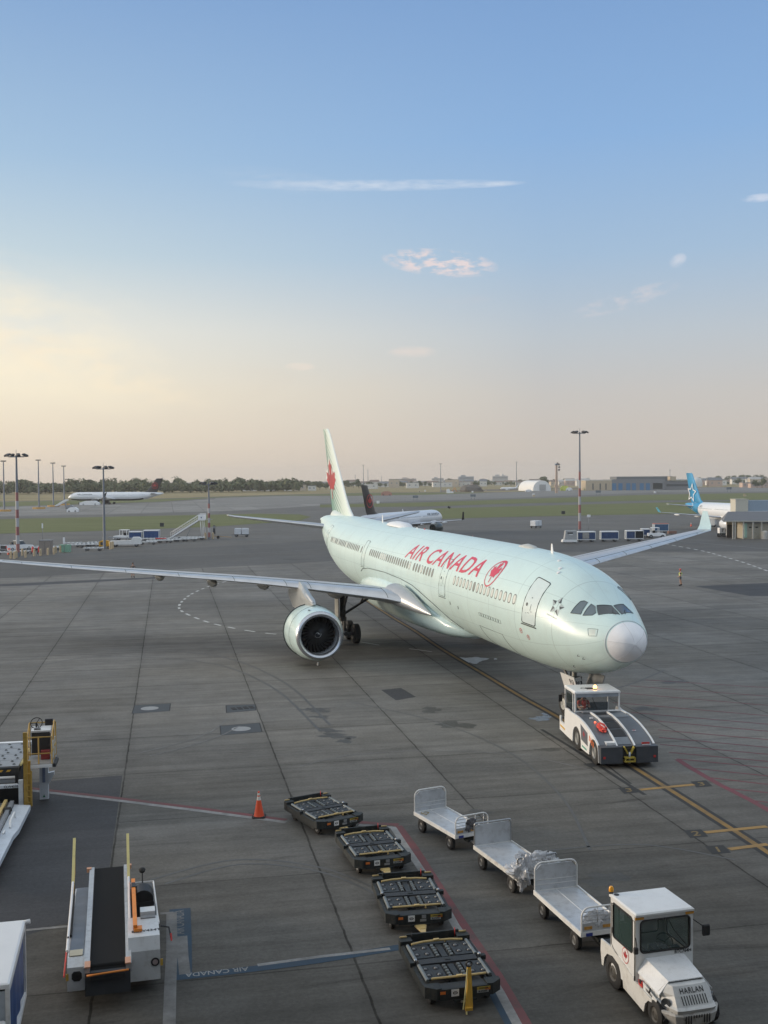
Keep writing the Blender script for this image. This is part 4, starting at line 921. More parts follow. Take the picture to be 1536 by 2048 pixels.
def make_dolly(label, towbar_up=False):
    L_, Wd, Z = 2.68, 1.70, .50
    t = empty('container_dolly', (0, 0, 0), label=label, cat='dolly', group='container dollies coupled in a row')
    hx, hy = L_/2, Wd/2
    mb = MB(); ch = .16
    # chassis: outer rails, ends with chamfered corners
    for sg in (-1, 1):
        mb.box((0, sg*(hy-.05), Z-.13), (L_-.36, .09, .20), DFRM); mb.box((0, sg*(hy-.12), Z-.30), (L_*.62, .06, .10), DFRM)
        mb.prism([(hx-.30, sg*hy), (hx-.16, sg*hy), (hx, sg*(hy-.22)), (hx-.02, sg*(hy-.34)), (hx-.30, sg*(hy-.34))], Z-.22, Z+.025, DFRM, 'z')
        mb.prism([(-hx+.30, sg*hy), (-hx+.12, sg*hy), (-hx, sg*(hy-.14)), (-hx, sg*(hy-.30)), (-hx+.30, sg*(hy-.30))], Z-.22, Z+.06, DFRM, 'z')
    mb.box((hx-.035, 0, Z-.12), (.07, Wd-.6, .24), DFRM); mb.box((hx-.19, 0, Z-.03), (.26, Wd-.5, .035), DECK)
    mb.box((-hx+.03, 0, Z-.02), (.05, Wd-.4, .26), DFRM); mb.box((-hx+.30, 0, Z-.03), (.22, Wd-.5, .035), DECK); mb.box((-hx+.15, 0, Z-.14), (.2, Wd-.5, .04), HOLE)
    for x in (-.85, 0, .85): mb.box((x, 0, Z-.20), (.09, Wd-.2, .10), DFRM)
    mb.box((0, 0, Z-.30), (L_*.8, .16, .10), DFRM)
    # bolted brackets half way along the sides
    for sg in (-1, 1): mb.box((0, sg*(hy-.02), Z+.0), (.13, .12, .10), DFRM); mb.cyl((0, sg*(hy-.10), Z+.04), (.0, sg*(hy-.10), Z+.10), .035, STEEL, 8)
    mb.build('chassis', t)
    mb = MB()
    for sx in (-1, 1):                               # two deck plates with ball pockets, rollers between
        cx = sx*.52
        for sy in (-1, 1): mb.box((cx, sy*.50, Z+.005), (.66, .50, .03), DECK)
        for sy in (-1, 1): mb.box((cx, sy*.50, Z+.0215), (.64, .008, .004), DFRM)
        mb.box((cx, 0, Z-.01), (.66, .14, .03), DECK)
        for sy in (-1, 1):
            mb.box((cx, sy*.165, Z-.02), (.66, .14, .02), HOLE)
            for k in range(5): mb.cyl((cx-.26+.13*k, sy*.165-.035, Z+.005), (cx-.26+.13*k, sy*.165+.035, Z+.005), .038, ROLL, 10)
            for ax_ in (-.16, .15):
                for ay in (-.12, .12):
                    BALL = mat('ball_steel', (.20, .20, .20), .45, metal=.6, var=.2); p = Vector((cx+ax_, sy*.50+ay, Z+.0205)); mb.rev([(0, .085), (.0015, .085), (.0015, 0)], HOLE, p, (0, 0, 1), 16)
                    mb.rev([(.0, .042), (.018, .034), (.026, .012), (.027, 0)], BALL, p, (0, 0, 1), 10); mb.box(p+Vector((.0, 0, .006)), (.13, .022, .006), DECK)
    mb.build('roller_deck', t)
    mb = MB(); mb.box((0, 0, Z+.012), (.24, Wd-.34, .03), mat('tread_plate', (.040, .043, .047), .6, metal=.3, var=.2, bump=.6, bscale=90)); mb.box((0, 0, Z+.032), (.07, .13, .012), DFRM); mb.build('tread_strip', t)
    for sx in (-1, 1):
        for sy in (-1, 1):
            mb = MB(); mb.cyl((sx*.14, sy*(hy-.14), Z+.01), (sx*.90, sy*(hy-.14), Z+.01), .042, ROLL, 12); mb.build('side_roller', t)
    for x, s_ in ((hx-.42, 1), (-hx+.42, -1)):
        mb = MB(); mb.tube([(x-.03*s_, -.62, Z+.045), (x+.01*s_, -.33, Z+.06), (x+.015*s_, 0, Z+.065), (x+.01*s_, .33, Z+.06), (x-.03*s_, .62, Z+.045)], .026, TAN, n=6); mb.box((x+.02*s_, 0, Z+.08), (.07, .13, .035), TAN); mb.box((x+.05*s_, .22, Z+.03), (.05, .03, .06), TAN); mb.build('yellow_stop', t)
    for sy in (-1, 1):
        for x in (-hx+.52, hx-.50):
            mb = MB(); wheel(mb, (x, sy*(hy-.22), .20), .20, .12, GREY, n=20); mb.build('wheel', t)
    for sy in (-1, 1): mb = MB(); mb.box((-hx+.10, sy*(hy-.12), Z+.085), (.03, .17, .03), TAN); mb.tube([(-hx+.14, sy*(hy-.32), Z), (-hx+.12, sy*(hy-.32), Z+.2)], .012, RED if sy > 0 else DARK, n=5); mb.build('release_lever', t)
    for y in (-.60, .62): mb = MB(); mb.box((hx+.004, y*.82, Z-.07), (.012, .12, .06), mat('orange_reflector', (.75, .20, .04), .3)); mb.build('reflector', t)
    mb = MB(); mb.box((hx+.004, -.22, Z-.09), (.012, .17, .15), WHITEC); V, F = ring2d(.035, .055, 16, .6); mb.add([(hx+.0115, -.22+x, Z-.09+y) for x, y in V], F, TEXTBLK); mb.box((hx+.0115, -.22, Z-.09), (.002, .05, .012), TEXTBLK); mb.build('sticker', t)
    mb = MB(); mb.box((hx+.004, .10, Z-.06), (.012, .11, .08), GREY); mb.box((hx+.004, .08, Z-.15), (.012, .16, .06), GREY); mb.build('data_plate', t)
    mb = MB(); mb.box((hx+.004, .42, Z-.055), (.012, .30, .06), mat('yellow_plate', (.50, .36, .06), .5)); mb.box((hx+.004, .40, Z-.12), (.012, .26, .06), mat('grey_plate', (.40, .41, .40), .5))
    place_text(mb, 'BLZ5005', .055, TEXTBLK, lambda x, y: (hx+.0115, .40+x, Z-.12+y), bold=.002); place_text(mb, 'DANGER', .05, TEXTBLK, lambda x, y: (hx+.0115, .42+x, Z-.055+y), bold=.002); mb.build('number_plate', t)
    mb = MB(); mb.box((hx-.10, 0, Z-.26), (.3, .5, .05), DFRM); mb.box((hx+.02, 0, Z-.27), (.1, .22, .04), STEEL); mb.build('turntable', t)
    return t
def tow_lying(t):
    hx = 1.34; mb = MB(); mb.prism([(hx-.02, -.17), (hx+.42, -.06), (hx+.50, -.06), (hx+.50, .06), (hx+.42, .06), (hx-.02, .17)], .22, .25, TANB, 'z'); mb.prism([(hx+.0, -.14), (hx+.3, -.07), (hx+.3, .07), (hx, .14)], .252, .262, TAN, 'z'); mb.build('tow_tongue', t)
d1 = make_dolly('black container dolly farthest from the camera, first of the row beside the orange cone')
src = d1
dol = [(((568, 1607), (655, 1588), (724, 1625), (640, 1650)), None), (((670, 1668), (773, 1654), (824, 1707), (710, 1727)), 'second container dolly of the row, just behind the one nearest the cone'),
       (((741, 1760), (862, 1742), (904, 1820), (775, 1838)), 'container dolly coupled directly behind the one with the upright yellow towbar'), (((798, 1882), (928, 1861), (1000, 1960), (858, 1990)), 'nearest container dolly, the one with a yellow towbar folded upright')]
trees_d = []
for i, (c, lab) in enumerate(dol):
    p, hd, a, b_ = frame4(c, .5)
    if i == 0:
        o = d1; o.location = p; o.rotation_euler = (0, 0, hd)
    else: o = copy_tree(src, loc=p, rz=hd, label=lab)
    trees_d.append(o)
for o in trees_d[:3]: tow_lying(o)
mb = MB(); hx = 1.34
mb.loft([[Vector((hx+.14+dx, y, z)) for dx, y, z in ((-.02, -.08+.04, .14), (.05, -.08+.04, .14), (.05, .08+.04, .14), (-.02, .08+.04, .14))], [Vector((hx+.10+dx, y, .62)) for dx, y in ((-.02, .015), (.04, .015), (.04, .115), (-.02, .115))], [Vector((hx+.06+dx, y, .98)) for dx, y in ((-.02, .03), (.03, .03), (.03, .11), (-.02, .11))]], YEL, sm=False)
mb.tube([(hx+.19, -.10, .12), (hx+.15, -.02, .6), (hx+.11, .02, .95)], .015, PYEL, n=5)
mb.tube([(hx+.075, .07+.06*cos(a), 1.04+.06*sin(a)) for a in [2*pi*k/14 for k in range(14)]], .02, DARK, n=6, closed=True); mb.box((hx+.2, .02, .13), (.08, .16, .06), YEL); mb.cyl((hx+.22, -.03, .02), (hx+.2, -.03, .14), .02, PYEL, 6)
mb.build('upright_towbar', trees_d[3])
# ---- flat baggage carts
PLAS = mat('plastic_sheet', (.62, .64, .67), .22, var=.06, coat=.4, alpha=.62, bump=.5, bscale=7)
def crumple(name, c, d, seed, m, parent=None, n=26, amp=.35, **kw):
    r = random.Random(seed); mb = MB(); from mathutils import noise as mn
    rg = []
    for i in range(n+1):
        th = pi*i/n; row = []
        for k in range(2*n):
            ph = 2*pi*k/(2*n); q = Vector((sin(th)*cos(ph), sin(th)*sin(ph), cos(th)))
            k1 = 1+amp*(mn.noise(q*1.9+Vector((seed, 0, 0)))*1.0+abs(mn.noise(q*4.5+Vector((0, seed, 0))))*.8-.15)
            row.append(Vector((c[0]+q.x*d[0]*k1, c[1]+q.y*d[1]*k1, max(c[2]+q.z*d[2]*k1, .03))))
        rg.append(row)
    mb.loft(rg, m, cap=False, sm=True); return mb.build(name, parent, **kw)
def make_cart(label, square=False):
    L_, Wd, Z = 2.66, 1.22, .56; hx, hy = L_/2, Wd/2
    t = empty('baggage_cart', (0, 0, 0), label=label, cat='cart', group='flat baggage carts behind the tractor')
    mb = MB(); mb.box((0, 0, Z-.035), (L_-.06, Wd-.06, .03), ALU)
    if not square: mb.box((0, .0, Z-.018), (L_-.12, .012, .006), WHITEC)
    mb.build('deck', t)
    mb = MB()
    for sg in (-1, 1):
        mb.box((0, sg*(hy-.015), Z-.05), (L_, .035, .115), WHITE if not square else WORN); mb.box((sg*(hx-.02), 0, Z-.05), (.04, Wd-.072, .11), WHITE)
    mb.box((0, 0, Z-.13), (L_*.9, .5, .06), DFRM); mb.box((hx-.5, 0, Z-.2), (.12, Wd-.3, .1), DFRM); mb.box((-hx+.45, 0, Z-.2), (.12, Wd-.3, .1), DFRM)
    mb.build('side_rails', t)
    def end(x, H_, panel, mesh, rnd):
        mb = MB(); R_ = .20 if rnd else .05; pts = [(x, -hy+.03, Z-.05), (x, -hy+.03, Z+H_-R_)]
        for k in range(1, 6):
            a = pi/2*k/6; pts.append((x, -hy+.03+R_*(1-cos(a)), Z+H_-R_+R_*sin(a)))
        pts += [(x, -hy+.03+R_, Z+H_), (x, hy-.03-R_, Z+H_)]
        for k in range(1, 6):
            a = pi/2*k/6; pts.append((x, hy-.03-R_+R_*sin(a), Z+H_-R_*(1-cos(a))))
        pts += [(x, hy-.03, Z+H_-R_), (x, hy-.03, Z-.05)]
        mb.tube(pts, .022, WHITE if rnd else STEEL, n=8); e = mb.build('end_frame', t)
        mb = MB()
        if panel:
            c = .14 if rnd else .05; q = [(-hy+.05, Z), (hy-.05, Z), (hy-.05, Z+H_-c-.05), (hy-.05-c, Z+H_-.05), (-hy+.05+c, Z+H_-.05), (-hy+.05, Z+H_-c-.05)]
            mb.prism(q, x-.012, x+.012, ALU, 'x')
            if rnd:
                for zz in (.14, .26): mb.tube([(x+.015, -hy+.06, Z+zz), (x+.015, hy-.06, Z+zz)], .008, WHITE, n=5)
            mb.build('end_panel', e)
        if mesh:
            mb.prism([(-hy+.05, Z-.02), (hy-.05, Z-.02), (hy-.05, Z+.20), (-hy+.05, Z+.20)], x-.01, x+.01, WORN if square else ALU, 'x')
            for k in range(3): mb.tube([(x, -hy+.05, Z+.26+.10*k), (x, hy-.05, Z+.26+.10*k)], .010, STEEL, n=5)
            for y in (-.18, .12, .42): mb.tube([(x, y, Z), (x, y, Z+H_-.01)], .010, STEEL, n=5)
            for y in (-.42, .05, .44): mb.box((x+.016, y, Z+.09), (.008, .20, .07), mat('hazard_plate', (.42, .22, .05), .5, var=.4, scale=12))
            mb.build('end_grille', e)
        return e
    end(-hx+.02, .70 if not square else .64, True, False, not square); end(hx-.02, .56 if not square else .50, False, True, not square)
    mb = MB()
    mb.box((hx+.012, -.40, Z-.06), (.02, .16, .07), mat('blue_plate', (.02, .04, .22), .4)); mb.build('blue_tag', t)
    for x in (-hx+.40, hx-.45):
        for sy in (-1, 1): w = MB(); wheel(w, (x, sy*(hy-.10), .215), .215, .13, mat('cart_rim', (.15, .15, .145), .5, metal=.3, dirt=.4), n=22); w.build('wheel', t)
    mb = MB(); mb.box((hx+.25, -.05, .32), (.55, .06, .05), STEEL); mb.box((hx+.25, .05, .32), (.55, .06, .05), STEEL); mb.cyl((hx+.5, 0, .26), (hx+.5, 0, .40), .04, DARK, 10); mb.box((hx-.1, 0, .33), (.25, .35, .07), DFRM); mb.build('drawbar', t)
    return t
c1 = make_cart('flat white baggage cart with ribbed rounded end panel, farthest of the cart train')
p, hd, a, b_ = frame4(((828, 1625), (892, 1613), (975, 1659), (913, 1673)), .55); c1.location = p; c1.rotation_euler = (0, 0, hd)
p3, hd3, a, b_ = frame4(((1071, 1790), (1158, 1772), (1250, 1848), (1160, 1869)), .55)
c3 = copy_tree(c1, loc=p3, rz=hd3, label='flat white baggage cart coupled directly behind the white cab tractor'); c3.scale = (1.04, 1.04, 1.04)
c2 = make_cart('worn baggage cart with square end panel and rusty rails, middle of the cart train', True)
p, hd, a, b_ = frame4(((946, 1694), (1022, 1680), (1120, 1742), (1030, 1760)), .55); c2.location = p; c2.rotation_euler = (0, 0, hd); c2.scale = (1.03, 1.03, 1.03)
def plastic(cart, x, y, z, d, seed, label):
    M_ = Matrix.Translation(cart.location) @ Matrix.Rotation(cart.rotation_euler.z, 4, 'Z'); q = M_ @ Vector((x, y, z))
    o = crumple('plastic_sheeting', (0, 0, 0), d, seed, PLAS, None, loc=q, rot=(0, 0, cart.rotation_euler.z), amp=.6, label=label, cat='plastic sheet'); return o
def crumple2(name, parts, m, **kw): pass
def bundle(cart, items, label, name='plastic_sheeting', m=PLAS):
    from mathutils import noise as mn
    mb = MB(); n = 22
    for (c, d, seed) in items:
        rg = []
        for i in range(n+1):
            th = pi*i/n; row = []
            for k in range(2*n):
                ph = 2*pi*k/(2*n); q = Vector((sin(th)*cos(ph), sin(th)*sin(ph), cos(th)))
                k1 = 1+.75*(mn.noise(q*1.7+Vector((seed, 0, 0)))+abs(mn.noise(q*4.2+Vector((0, seed, 0))))*1.0-.15)
                row.append(Vector((c[0]+q.x*d[0]*k1, c[1]+q.y*d[1]*k1, c[2]+q.z*d[2]*k1)))
            rg.append(row)
        mb.loft(rg, m, cap=False)
    return mb.build(name, None, loc=cart.location, rot=(0, 0, cart.rotation_euler.z), label=label, cat='plastic sheet', group='plastic sheets bundled on the carts')
bundle(c2, [((1.25, -.10, .88), (.22, .42, .24), 3), ((1.38, -.42, .72), (.20, .22, .34), 8), ((1.15, -.58, .72), (.26, .20, .12), 5), ((1.36, .38, .86), (.18, .26, .20), 9)], 'big crumpled clear plastic sheet stuffed over the front rail of the middle cart')
bundle(c3, [((1.30, -.20, .78), (.07, .26, .20), 12), ((1.30, .25, .80), (.06, .28, .17), 15)], 'grey plastic sheet folded into the front frame of the cart behind the tractor')
bundle(c1, [((1.30, -.02, .78), (.06, .20, .16), 22)], 'dark plastic strip tied in the front frame of the farthest cart', m=mat('dark_plastic', (.10, .10, .11), .3, var=.3, bump=.5))
mb = MB(); mb.tube([(-1.15, -.42, .57), (-1.0, -.48, .585), (-.85, -.40, .575), (-.95, -.25, .585), (-1.1, -.3, .575), (-1.02, -.40, .60)], .014, mat('rope', (.26, .22, .12), .9), n=5)
mb.build('rope_coil', None, loc=c1.location, rot=(0, 0, c1.rotation_euler.z), label='brown strap lying coiled on the deck of the farthest baggage cart', cat='strap')
# ---- white baggage tractor
TO, TH = Vector((5.84, 23.45, 0)), radians(-75)
tr = empty('baggage_tractor', TO, TH, label='white worn baggage tractor with closed cab and black grille at the head of the carts', cat='tractor')
CABW = mat('cab_white', (.74, .75, .74), .38, var=.04, dirt=.22, dirtcol=(.40, .38, .32), scale=1.4, coat=.2)
def panel_hole(mb, O, U, V, w, h, x0, y0, x1, y1, m, rad=.06, thk=.03, hp=None):
    """flat panel w x h with a rounded opening"""
    n = 6; inner = []
    for cx, cy, a0 in ((x1-rad, y0+rad, -90), (x1-rad, y1-rad, 0), (x0+rad, y1-rad, 90), (x0+rad, y0+rad, 180)):
        for k in range(n+1): a = radians(a0+90*k/n); inner.append((cx+rad*cos(a), cy+rad*sin(a)))
    outer = []
    for cx, cy, q in ((w, 0, 0), (w, h, 1), (0, h, 2), (0, 0, 3)): outer += [(cx, cy)]*(n+1)
    O = Vector(O); U = Vector(U); V = Vector(V); Nn = U.cross(V).normalized()*thk
    P = lambda a: O+U*a[0]+V*a[1]; N_ = len(inner)
    for off, fl in ((Vector(), 0), (Nn, 1)):
        mb.add([P(a)+off for a in inner]+[P(a)+off for a in outer], [((i, (i+1) % N_, N_+(i+1) % N_, N_+i) if fl else (i, N_+i, N_+(i+1) % N_, (i+1) % N_)) for i in range(N_)], m)
    mb.add([P(a) for a in inner]+[P(a)+Nn for a in inner], [(i, (i+1) % N_, N_+(i+1) % N_, N_+i) for i in range(N_)], m)
    return [P(a) for a in inner], Nn
mb = MB()
# cab shell: roof, rear, two sides, front
zc0, zc1, xr, xf, hw = .42, 2.05, -.58, .60, .685
mb.loft([[Vector((x, y, z)) for x, y in ((xf+.03-e, -hw-.02+e), (xf+.03-e, hw+.02-e), (xr-.03+e, hw+.02-e), (xr-.03+e, -hw-.02+e))] for z, e in ((zc1-.03, 0), (zc1+.01, 0), (zc1+.035, .035))], CABW, sm=False)
roofo = mb.build('roof', tr)
mb = MB(); mb.cyl((xr+.10, -hw+.10, zc1+.036), (xr+.10, -hw+.10, zc1+.046), .06, DARK, 14); mb.build('roof_vent', roofo)
mb = MB(); mb.cyl((xr-.02, -hw+.03, zc1+.03), (xr-.02, -hw+.03, zc1+.08), .045, DARK, 12); mb.rev([(.08, .055), (.15, .055), (.19, .035), (.195, 0)], AMBER, (xr-.02, -hw+.03, zc1), (0, 0, 1), 14); mb.build('beacon', roofo)
mb = MB(); cab = mb
fr_in, nn = panel_hole(mb, (xf-.03, -hw, .62), (0, 1, 0), (0, 0, 1), 2*hw, zc1-.65, .11, .60, 2*hw-.08, 1.30, CABW, .09, .03)
sd_in, ns_ = panel_hole(mb, (xr+.03, -hw+.03, .62), (1, 0, 0), (0, 0, 1), xf-xr-.09, zc1-.65, .10, .55, xf-xr-.18, 1.32, CABW, .07, .03)
mb.box(((xr+xf)/2-.02, -hw+.015, .50), (xf-xr-.12, .03, .25), CABW)
sl_in, nl_ = panel_hole(mb, (xr+.03, hw, .62), (1, 0, 0), (0, 0, 1), xf-xr-.09, zc1-.65, .10, .48, xf-xr-.16, 1.32, CABW, .07, .03)
mb.box(((xr+xf)/2-.02, hw-.015, .50), (xf-xr-.12, .03, .25), CABW)
rr_in, nr_ = panel_hole(mb, (xr, hw, .62), (0, -1, 0), (0, 0, 1), 2*hw, zc1-.65, .20, .50, 2*hw-.20, 1.2, CABW, .06, -.03)
mb.box((xf-.015, 0, .50), (.03, 2*hw, .25), CABW); mb.box((0, 0, .60), (xf-xr-.1, 2*hw-.1, .04), DARK)
cabo = mb.build('cab', tr)
GLT = mat('cab_glass', (.05, .09, .085), .05, var=.02, spec=.8, alpha=.55)
def glazing(pts, n_, name, off, fr=.022):
    mb = MB(); c = [p+n_*off for p in pts]; mb.add(c, [tuple(range(len(c)))], GLT); o = mb.build(name, tr, fix=False)
    mb = MB(); mb.tube([p+n_*(off+.6) for p in pts], fr, BLACK, n=6, closed=True); mb.build('rubber_seal', o); return o
wso = glazing(fr_in, nn, 'windshield', .5, .020); glazing(sd_in, ns_, 'side_window', .5, .018); glazing(sl_in, nl_, 'side_window', .5, .018); glazing(rr_in, nr_, 'rear_window', .5, .016)
mb = MB(); mb.tube([(xf+.02, .08, 1.90), (xf+.035, .20, 1.66), (xf+.03, .52, 1.28)], .010, BLACK, n=5); mb.build('wiper', wso)
# door gap lines and hinges
mb = MB(); yd = -hw-.004
mb.tube([(xr+.06, yd, 1.9), (xr+.06, yd, .98), (xr+.12, yd, .92), (.18, yd, .70), (.26, yd, .62), (.28, yd, .42), (xf-.06, yd, .40), (xf-.05, yd, 1.9), (xr+.06, yd, 1.9)], .007, TEXTBLK, n=4)
for z in (.62, 1.25): mb.cyl((xf-.035, yd-.01, z), (xf-.035, yd-.01, z+.10), .016, DARK, 8)
mb.box((xr+.115, yd-.004, 1.30), (.06, .014, .12), TEXTBLK); mb.build('door_gap', cabo)
mb = MB(); V, F = ring2d(.135, .150, 30, 1.15); ex = Vector((.14, yd-.004, .99)); mb.add([ex+Vector((x, 0, y)) for x, y in V], F, RED)
V, F = ring2d(0, .135, 30, 1.15); mb.add([ex+Vector((x, .001, y)) for x, y in V], F, WHITEC); V, F = tess(LEAF, .3); mb.add([ex+Vector((x*.105, -.002, y*.115)) for x, y in V], F, mat('leaf_red', (.5, .03, .05), .4)); mb.build('maple_badge', cabo, fix=False)
for y in (-.60, .60): mb = MB(); mb.box((xf+.006, y, zc1-.075), (.014, .20, .05), mat('orange_marker', (.62, .30, .05), .4)); mb.build('marker_lamp', cabo)
mb = MB(); place_text(mb, 'BTC764H', .10, TEXTBLK, lambda x, y: (xf+.004, .44+x, 1.155+y), bold=.003); mb.build('fleet_number', cabo, fix=False)
for sg, zz in ((-1, 1.40), (1, 1.66)):
    mb = MB(); mb.tube([(xf-.02, sg*hw, zz+.16), (xf+.10, sg*(hw+(.20 if sg > 0 else .03)), zz+.02)], .012, BLACK, n=5)
    c = Vector((xf+.10, sg*(hw+(.25 if sg > 0 else .06)), zz-.06)); mb.loft([[c+Vector((x, y*k, z*k)) for y, z in [(a*(1 if sg > 0 else .55), b_*(1 if sg > 0 else .6)) for a, b_ in ((-.07, -.12), (-.09, -.09), (-.09, .09), (-.07, .12), (.07, .12), (.09, .09), (.09, -.09), (.07, -.12))]] for x, k in ((-.02, .9), (0, 1), (.03, 1), (.05, .8))], BLACK, sm=False)
    mb.build('mirror', tr)
# seat, steering wheel, dashboard seen through the glass
mb = MB(); mb.box((-.20, -.28, .85), (.42, .5, .12), BLACK); mb.box((-.42, -.28, 1.18), (.10, .5, .60), BLACK); mb.box((-.42, -.28, 1.56), (.08, .25, .16), BLACK); mb.build('seat', tr)
mb = MB(); mb.box((-.20, .36, .85), (.42, .4, .12), DARK); mb.box((.42, .0, 1.0), (.22, 1.3, .16), mat('dash', (.16, .19, .16), .6)); mb.box((.40, .35, 1.12), (.14, .2, .14), DARK); mb.build('dashboard', tr)
mb = MB(); c = Vector((.22, .22, 1.22)); R_ = Matrix.Rotation(.9, 3, 'Y'); mb.tube([c+R_ @ Vector((.19*cos(a), .19*sin(a), 0)) for a in [2*pi*k/20 for k in range(20)]], .014, BLACK, n=6, closed=True)
for a in (0, 2.1, 4.2): mb.tube([c, c+R_ @ Vector((.19*cos(a), .19*sin(a), 0))], .012, BLACK, n=5)
mb.tube([c, c+R_ @ Vector((0, 0, -.35))], .02, BLACK, n=6); mb.build('steering_wheel', tr)
# bonnet: flat top, sloped right shoulder, tapering nose
def sec(x, top, sh, wt, ws, wb, zb):
    return [Vector((x, y, z)) for y, z in ((-wb, zb), (-ws, sh), (-wt, top), (wt, top), (ws, sh), (wb, zb))]
mb = MB(); mb.loft([sec(.57, 1.07, .84, .46, .62, .64, .45), sec(1.42, .95, .74, .40, .58, .60, .45)], CABW, sm=False, cap=False)
LIDP = mat('bonnet_lid', (.76, .78, .79), .4, var=.05, dirt=.3, dirtcol=(.42, .42, .40), scale=3)
bn = mb.build('bonnet', tr)
mb = MB(); lid = [[Vector((x, y, z)) for y, z in ((-ws-.02, sh-.03), (-ws-.02, sh), (-wt, top+.02), (wt, top+.02), (ws+.02, sh), (ws+.02, sh-.03), (wt-.02, top-.0), (-wt+.02, top-.0))] for x, top, sh, wt, ws in ((.60, 1.08, .84, .46, .63), (1.46, .96, .72, .40, .60))]
mb.loft(lid, LIDP, sm=False); mb.build('bonnet_lid', bn)
NOSE = mat('nose_paint', (.60, .61, .60), .45, var=.08, dirt=.4, dirtcol=(.26, .24, .20), scale=3)
mb = MB()
def nsec(z, x0, w0, xm, wm): return [Vector((x, y, z)) for x, y in ((x0, -w0), (xm, -wm), (xm+.03, -wm*.7), (xm+.03, wm*.7), (xm, wm), (x0, w0))]
mb.loft([nsec(.48, 1.30, .66, 1.86, .42), nsec(.56, 1.30, .68, 1.90, .44), nsec(.60, 1.30, .62, 1.84, .42), nsec(.78, 1.38, .59, 1.70, .40), nsec(.93, 1.42, .45, 1.58, .38)], NOSE, sm=False); ns = mb.build('nose', tr)
mb = MB()
def NF(y, z, o=.006):                                # point on the sloping nose face
    zs = [(.48, 1.89), (.56, 1.93), (.60, 1.87), (.78, 1.73), (.93, 1.61)]
    for (z0, x0), (z1, x1) in zip(zs, zs[1:]):
        if z <= z1: return Vector((x0+(x1-x0)*(z-z0)/(z1-z0)+o, y, z))
    return Vector((1.61+o, y, z))
for k in range(10):
    y = -.265+.06*k; mb.add([NF(y-.012, .63), NF(y+.012, .63), NF(y+.012, .775), NF(y-.012, .775)], [(0, 1, 2, 3)], TEXTBLK)
mb.build('grille', ns, fix=False)
mb = MB(); V, F = text2d('HARLAN', .135, .002, space=1.15); mb.add([NF(x*.95, .85+y*.9, .012) for x, y in V], F, TEXTBLK); mb.build('maker_lettering', ns, fix=False)
LOWB = mat('rusty_bumper', (.50, .49, .46), .6, var=.2, dirt=.95, dirtcol=(.10, .06, .035), scale=2.2)
mb = MB(); mb.loft([[Vector((x, y, z)) for x, y in ((1.15, -w), (1.62, -w), (xm-.06, -w*.72), (xm, -w*.5), (xm, w*.5), (xm-.06, w*.72), (1.62, w), (1.15, w))] for z, w, xm in ((.17, .52, 1.84), (.24, .60, 1.90), (.44, .66, 1.93), (.48, .64, 1.90))], LOWB, sm=False)
bu = mb.build('bumper', tr)
mb = MB()
for k in range(10):
    y = -.265+.06*k
    if k in (3, 4, 5, 6): mb.box((1.93, y, .42), (.014, .022, .06), TEXTBLK)
    else: mb.box((1.928, y, .36), (.014, .020, .18), TEXTBLK)
mb.build('lower_grille', bu)
for sg in (-1, 1):
    mb = MB(); c = Vector((1.60, sg*.535, .60)); mb.rev([(0, .105), (.03, .10), (.025, .085), (.0, .02), (.0, 0)], mat('headlamp_glass', (.04, .045, .05), .1, coat=.6), c, (.55, sg*.83, .15), 20); mb.build('headlamp', ns)
    mb = MB(); mb.cyl((1.68, sg*.585, .28), (1.72, sg*.60, .28), .055, TEXTBLK, 14); mb.build('bumper_hole', bu)
mb = MB()   # lower body and fenders
mb.prism([(-1.02, .88), (-1.04, .62), (-.98, .30), (-.90, .30), (-.86, .50), (-.72, .66), (-.45, .72), (-.12, .64), (.02, .46), (.06, .24), (.96, .14), (1.02, .34), (1.15, .47), (1.30, .50), (1.30, .56), (.62, .62), (.10, .78), (-.55, .90)], -.70, -.66, OLDW, 'y')
mb.prism([(-1.02, .88), (-1.04, .62), (-.98, .30), (-.90, .30), (-.86, .50), (-.72, .66), (-.45, .72), (-.12, .64), (.02, .46), (.06, .24), (.96, .14), (1.02, .34), (1.15, .47), (1.30, .50), (1.30, .56), (.62, .62), (.10, .78), (-.55, .90)], .66, .70, OLDW, 'y')
mb.box((-1.0, 0, .60), (.06, 1.32, .50), OLDW); mb.box((-.82, 0, .84), (.40, 1.30, .03), DARK); mb.box((0, 0, .36), (2.3, .8, .3), DARK)
mb.box((.95, 0, .50), (.6, 1.24, .1), OLDW); lb = mb.build('lower_body', tr)
mb = MB(); mb.box((.78, -.665, .62), (.16, .02, .20), RED); mb.box((.78, -.672, .70), (.08, .02, .08), TEXTBLK); mb.build('red_reflector', lb)
mb = MB(); mb.prism([(.88, .74), (1.46, .62), (1.40, .46), (.92, .50)], -.672, -.655, CABW, 'y'); V, F = text2d('HARLAN', .09, .002); mb.add([(1.14+x*.75, -.675, .62-.10*(x*.75)*1.6+y) for x, y in V], F, TEXTBLK); mb.box((1.18, -.675, .69), (.03, .02, .12), TEXTBLK, Matrix.Rotation(.3, 3, 'Y')); mb.build('side_flap', lb)
for x, r_, w_ in ((-.44, .37, .22), (1.38, .29, .18)):
    for sg in (-1, 1): mb = MB(); wheel(mb, (x, sg*.60, r_), r_, w_, mat('tractor_rim', (.07, .066, .058), .6, dirt=.5), n=28); mb.build('wheel', tr)
mb = MB(); mb.box((-1.18, 0, .40), (.35, .18, .10), DARK); mb.cyl((-1.28, 0, .30), (-1.28, 0, .52), .035, STEEL, 8); mb.build('hitch', tr)
